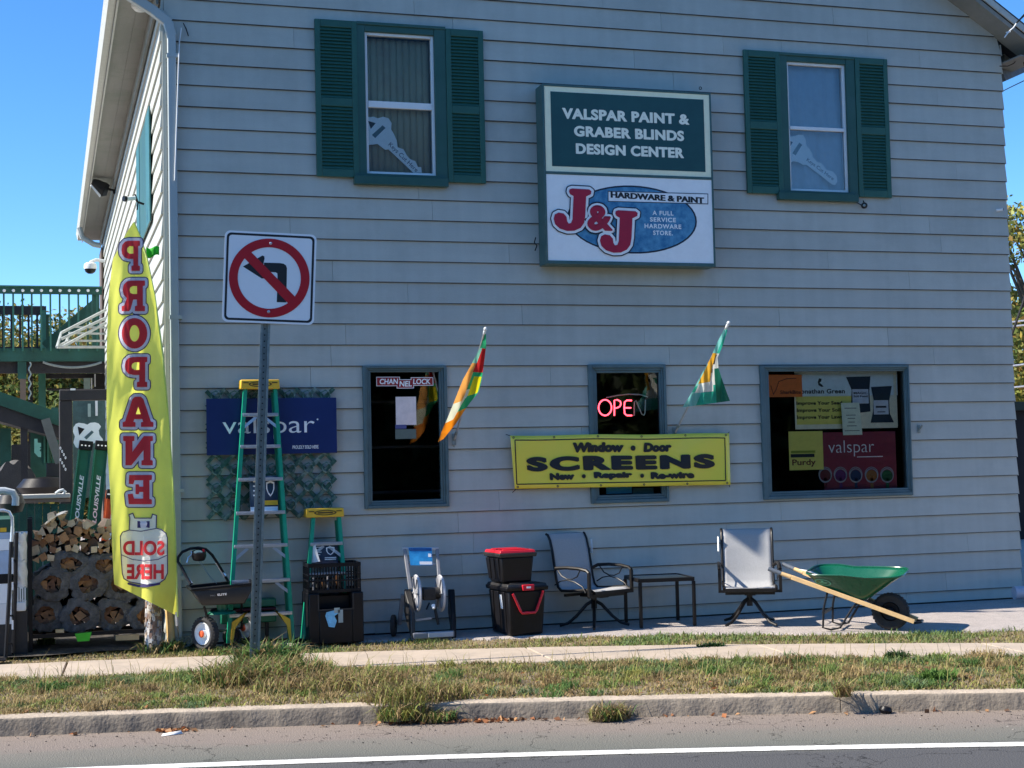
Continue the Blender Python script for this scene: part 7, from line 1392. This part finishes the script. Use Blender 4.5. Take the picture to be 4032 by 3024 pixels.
# ================================================================== grass, weeds, leaves
m_grass = attrmat('grass_blades', .7, .3)
def blades(name, P_, H_, Wd, cols, lean=.5, parent=None, loc0=(0, 0, 0), curl=.4):
    n = len(P_); az = rng.random(n)*2*pi; ln = lean*(.2+rng.random(n)); d = np.stack([np.cos(az), np.sin(az), np.zeros(n)], 1); s = np.stack([-np.sin(az+rng.normal(size=n)*.8), np.cos(az), np.zeros(n)], 1)*(Wd/2)[:, None]
    mid = P_+d*(H_*ln*.35)[:, None]+np.array([0, 0, 1])*(H_*.6)[:, None]; tip = P_+d*(H_*ln)[:, None]+np.array([0, 0, 1])*(H_*(1-curl*rng.random(n)*ln))[:, None]
    V = np.stack([P_-s, P_+s, mid+s*.7, mid-s*.7, tip], 1).reshape(-1, 3)-np.array(loc0)
    b5 = np.arange(n)*5; li = np.stack([b5, b5+1, b5+2, b5+3, b5+3, b5+2, b5+4], 1).ravel(); me = bpy.data.meshes.new(name); me.vertices.add(5*n); me.vertices.foreach_set('co', V.ravel()); me.loops.add(7*n); me.loops.foreach_set('vertex_index', li); me.polygons.add(2*n)
    st = np.stack([np.arange(n)*7, np.arange(n)*7+4], 1).ravel(); tt = np.tile([4, 3], n); me.polygons.foreach_set('loop_start', st); me.polygons.foreach_set('loop_total', tt); me.update(); me.validate()
    at = me.color_attributes.new('tint', 'FLOAT_COLOR', 'CORNER'); at.data.foreach_set('color', np.repeat(np.concatenate([cols, np.ones((n, 1))], 1), 7, axis=0).ravel()); me.materials.append(m_grass)
    o = bpy.data.objects.new(name, me); C.objects.link(o); o.location = loc0
    if parent: o.parent = parent; o.location = (0, 0, 0)
    else: o['kind'] = 'stuff'
    return o
def noise2(x, y, s, seed=0):
    return (np.sin(x*s+1.3*seed+2*np.sin(y*s*.7+seed))+np.sin(y*s*1.3+seed*2.1+1.5*np.sin(x*s*.6))+np.sin((x+y)*s*.8+seed*.7+np.sin((x-y)*s*1.9)))/3
G1 = np.array([.09, .17, .045]); G2 = np.array([.15, .22, .055]); B1 = np.array([.36, .27, .13]); B2 = np.array([.22, .155, .075]); YG = np.array([.27, .27, .07]); BG = np.array([.13, .20, .09])
def lawn(name, label, f0, f1, n, hmin, hmax, dens=1, mode=0):
    x = rng.uniform(-4.5, 10.5, n); t = rng.random(n); kf0 = np.array([f0(v) for v in np.linspace(-4.5, 10.5, 301)]); kf1 = np.array([f1(v) for v in np.linspace(-4.5, 10.5, 301)]); gx = np.linspace(-4.5, 10.5, 301)
    y = np.interp(x, gx, kf0)*(1-t)+np.interp(x, gx, kf1)*t; g = noise2(x, y*1.6, 1.9, 1)+.5*noise2(x, y, 6, 2)+.35*noise2(x, y, 15, 3)
    if mode == 0: g += .9*np.exp(-((t-.75)/.2)**2)-.75*np.exp(-((x-2)/1.3)**2)*(t < .7)-.80+.30*(x > 3.0)+.30*(x > 5.3)
    else: g += -.7+.4*(x > 2)+.45*(x > 4.5)
    keep = rng.random(n) < np.clip(.75+.35*g, .3, 1); x, y, t, g = x[keep], y[keep], t[keep], g[keep]; n = len(x)
    green = 1/(1+np.exp(-5*(g+.25*rng.normal(size=n)))); u = rng.random((n, 1)); gc = np.where(rng.random((n, 1)) < .3, BG, G1*(1-u)+G2*u); bc = B1*(1-u)+B2*u; bc = np.where(rng.random((n, 1)) < .3, YG, bc); c = bc*(1-green[:, None])+gc*green[:, None]; c *= (.8+.5*rng.random((n, 1)))
    H_ = (hmin+(hmax-hmin)*rng.random(n)**2)*(.7+.5*green); o = blades(name, np.stack([x, y, np.full(n, -.034)], 1), H_, .006+.006*rng.random(n), c, 1.1); o['label'] = label; o['category'] = 'grass'
lawn('verge_grass', 'patchy green and straw-brown grass between kerb and pavement', lambda v: kerb_y(v)+.11, lambda v: walk_y(v)+.04, 170000, .015, .055)
lawn('pavement_edge_grass', 'short yellow-green grass strip between pavement and gravel forecourt', walk_b, grass_b, 55000, .015, .06, mode=1)
nc = 420; cx_ = rng.uniform(-3, 9, nc); ct_ = rng.random(nc); cy_ = np.array([kerb_y(a)+.14+(walk_y(a)-kerb_y(a)-.16)*b for a, b in zip(cx_, ct_)]); ci_ = rng.integers(0, nc, 26000); ang = rng.random(26000)*6.283; rad = .075*np.sqrt(rng.random(26000))
pal = np.array([G1, G2, B1*.8, B2, YG, B1, BG, B1]); cc_ = pal[rng.integers(0, 8, nc)][ci_]*(.7+.6*rng.random((26000, 1))); hh = (.05+.08*rng.random(nc)**2)[ci_]*(.5+.5*rng.random(26000)); o = blades('grass_tufts', np.stack([cx_[ci_]+rad*np.cos(ang), cy_[ci_]+rad*np.sin(ang), np.full(26000, -.034)], 1), hh, np.full(26000, .007), cc_, 1.4, curl=.9); o['label'] = 'uneven curling tufts of green and dry grass on the verge'; o['category'] = 'grass'
# taller seed stalks scattered
n = 2200; x = rng.uniform(-3, 9, n); t = rng.random(n); y = np.array([kerb_y(a)+.15+(walk_y(a)+.05-kerb_y(a)-.15)*b for a, b in zip(x, t)]); u = rng.random((n, 1)); o = blades('seed_stalks', np.stack([x, y, np.full(n, -.034)], 1), .08+.16*rng.random(n)**2, np.full(n, .005), (B1*(1-u)+YG*u)*(.7+.5*rng.random((n, 1))), .8); o['label'] = 'thin dry seed stalks standing above the verge grass'; o['category'] = 'grass'
def weed(label, px, py, z, n, h, spread, cols, wd=.012, lean=1.2, group=None, zoff=0):
    q = atZ(px, py, z); t_ = thing('weed_clump', label, 'weed', tuple(q), group=group); a_ = rng.random(n)*2*pi; r_ = spread*rng.random(n)**.7
    P_ = np.stack([q.x+r_*np.cos(a_), q.y+r_*np.sin(a_)*.6, np.full(n, z)], 1)-np.array(q)
    cc = np.array(cols)[rng.integers(0, len(cols), n)]*(.7+.6*rng.random((n, 1))); blades('leaves', P_, h*(.4+.6*rng.random(n)), wd*(.6+.8*rng.random(n)), cc, lean, parent=t_, curl=.8); return t_
GW = [(.09, .18, .045), (.06, .13, .035), (.14, .23, .06)]; DW = [(.33, .24, .12), (.20, .14, .065), (.26, .27, .08)]
weed('leafy green weeds at the foot of the sign post', 580, 1447, -.03, 800, .30, .26, GW+DW[:1], .017); weed('brown tangled weeds in front of the sign post', 575, 1472, -.03, 2200, .24, .50, DW+GW[:1], .011)
weed('low green broadleaf weed left of the sign post', 455, 1475, -.03, 260, .10, .16, GW, .022); weed('dry brown tangle on the verge right of the post', 720, 1482, -.03, 1800, .16, .6, DW, .010)
weed('small green weed near the left picture edge', 115, 1490, -.03, 160, .09, .12, GW, .018)
weed('grassy weed clump spilling over the kerb, left one', 868, 1553, -.12, 420, .17, .17, GW[2:]+[(.30, .30, .08)]+DW, .010); weed('grassy weed clump spilling over the kerb, second one', 948, 1557, -.14, 280, .12, .14, GW[:1]+DW, .010)
weed('brown weed clump in the kerb gutter before the yellow banner', 1317, 1553, -.14, 460, .14, .15, DW+DW+GW[:1], .010); weed('dry weed tuft on the kerb top beside the weed clumps', 900, 1513, -.03, 900, .20, .38, DW+[(.22, .22, .06)], .008)
weed('thin dry weed at the kerb joint on the right', 1822, 1505, -.03, 200, .16, .06, DW, .007); weed('bright green weed tuft on the right verge', 2020, 1470, -.03, 260, .12, .16, [(.10, .20, .04), (.13, .22, .05)], .014); weed('dark low weed at the pavement edge on the right', 1935, 1424, -.03, 140, .10, .10, [(.03, .07, .02)], .016)
weed('dark leafy weed in the strip below the wheelbarrow', 1535, 1399, -.03, 160, .06, .12, [(.03, .08, .02), (.05, .11, .03)], .018); weed('green weeds around the trunk and tan post', 350, 1408, -.02, 420, .15, .20, GW+DW, .013); weed('pale leafy weed under the firewood rack', 100, 1392, 0, 120, .10, .08, [(.25, .33, .12), (.16, .24, .08)], .02); weed('weeds at spreader wheel foot', 480, 1412, -.02, 260, .08, .22, GW+DW, .010)
# fallen leaves and grit along the kerb
def litter(name, label, n, fx, fy, z, size, cols, cat, flat=False):
    x = fx(n); y = np.array([fy(a) for a in x]); n = len(x); a = rng.normal(size=(n, 3))*np.array([1, 1, .35]); a /= np.linalg.norm(a, axis=1)[:, None]; b = np.cross(a, np.array([0, 0, 1.])+.5*rng.normal(size=(n, 3))); b /= np.linalg.norm(b, axis=1)[:, None]; s = size*(.5+rng.random(n))[:, None]
    P_ = np.stack([x, y, np.full(n, z)+size*.35], 1); V = np.stack([P_-a*s, P_-b*s*.6, P_+a*s, P_+b*s*.6+np.array([0, 0, size*.3])], 1).reshape(-1, 3); me = bpy.data.meshes.new(name); me.from_pydata(V.tolist(), [], [(4*i, 4*i+1, 4*i+2, 4*i+3) for i in range(n)])
    cc = np.array(cols)[rng.integers(0, len(cols), n)]*(.7+.6*rng.random((n, 1))); at = me.color_attributes.new('tint', 'FLOAT_COLOR', 'CORNER'); at.data.foreach_set('color', np.repeat(np.concatenate([cc, np.ones((n, 1))], 1), 4, axis=0).ravel()); me.materials.append(m_grass); o = bpy.data.objects.new(name, me); C.objects.link(o); o['kind'] = 'stuff'; o['label'] = label; o['category'] = cat
OB = [(.35, .14, .06), (.22, .10, .05), (.45, .25, .12), (.10, .06, .04)]
litter('fallen_leaves', 'brown and orange fallen leaves gathered along the kerb gutter', 260, lambda n: np.concatenate([rng.normal(1.55, .28, n//2), rng.normal(-.35, .07, n//5), rng.uniform(-1.5, 6, n//5)]), lambda a: kerb_y(a)-.015-.09*random.random()**1.5, -.148, .022, OB, 'leaves')
litter('verge_leaves', 'scattered dry leaves on the verge grass', 260, lambda n: rng.uniform(-2, 7, n), lambda a: kerb_y(a)+.17+(walk_y(a)-kerb_y(a)-.3)*random.random(), -.03, .02, OB, 'leaves')
litter('gutter_grit', 'small stones and grit on the asphalt near the kerb', 900, lambda n: rng.uniform(-2, 7, n), lambda a: kerb_y(a)-.03-.75*random.random()**1.4, -.149, .007, [(.05, .045, .045), (.12, .1, .08), (.3, .27, .24), (.02, .02, .025)], 'grit')
k = MB(); q = atZ(1912, 1541, -.15); k.lathe([(.0001, 0), (.035, .002), (.045, .02), (.035, .045), (.0001, .05)], q, (.2, 0, 1), 12); solo('black_rubbish', k, m_black, 'small black piece of rubbish lying at the kerb on the right', 'rubbish')
k = MB(); q = atZ(372, 1589, -.15); k.add([q+Vector((-.07, -.01, .003)), q+Vector((.07, .02, .004)), q+Vector((.06, .05, .02)), q+Vector((-.06, .02, .012))], [(0, 1, 2, 3)]); solo('white_litter', k, m_paper, 'flat white scrap of litter in the gutter at left', 'litter', solid=.003)
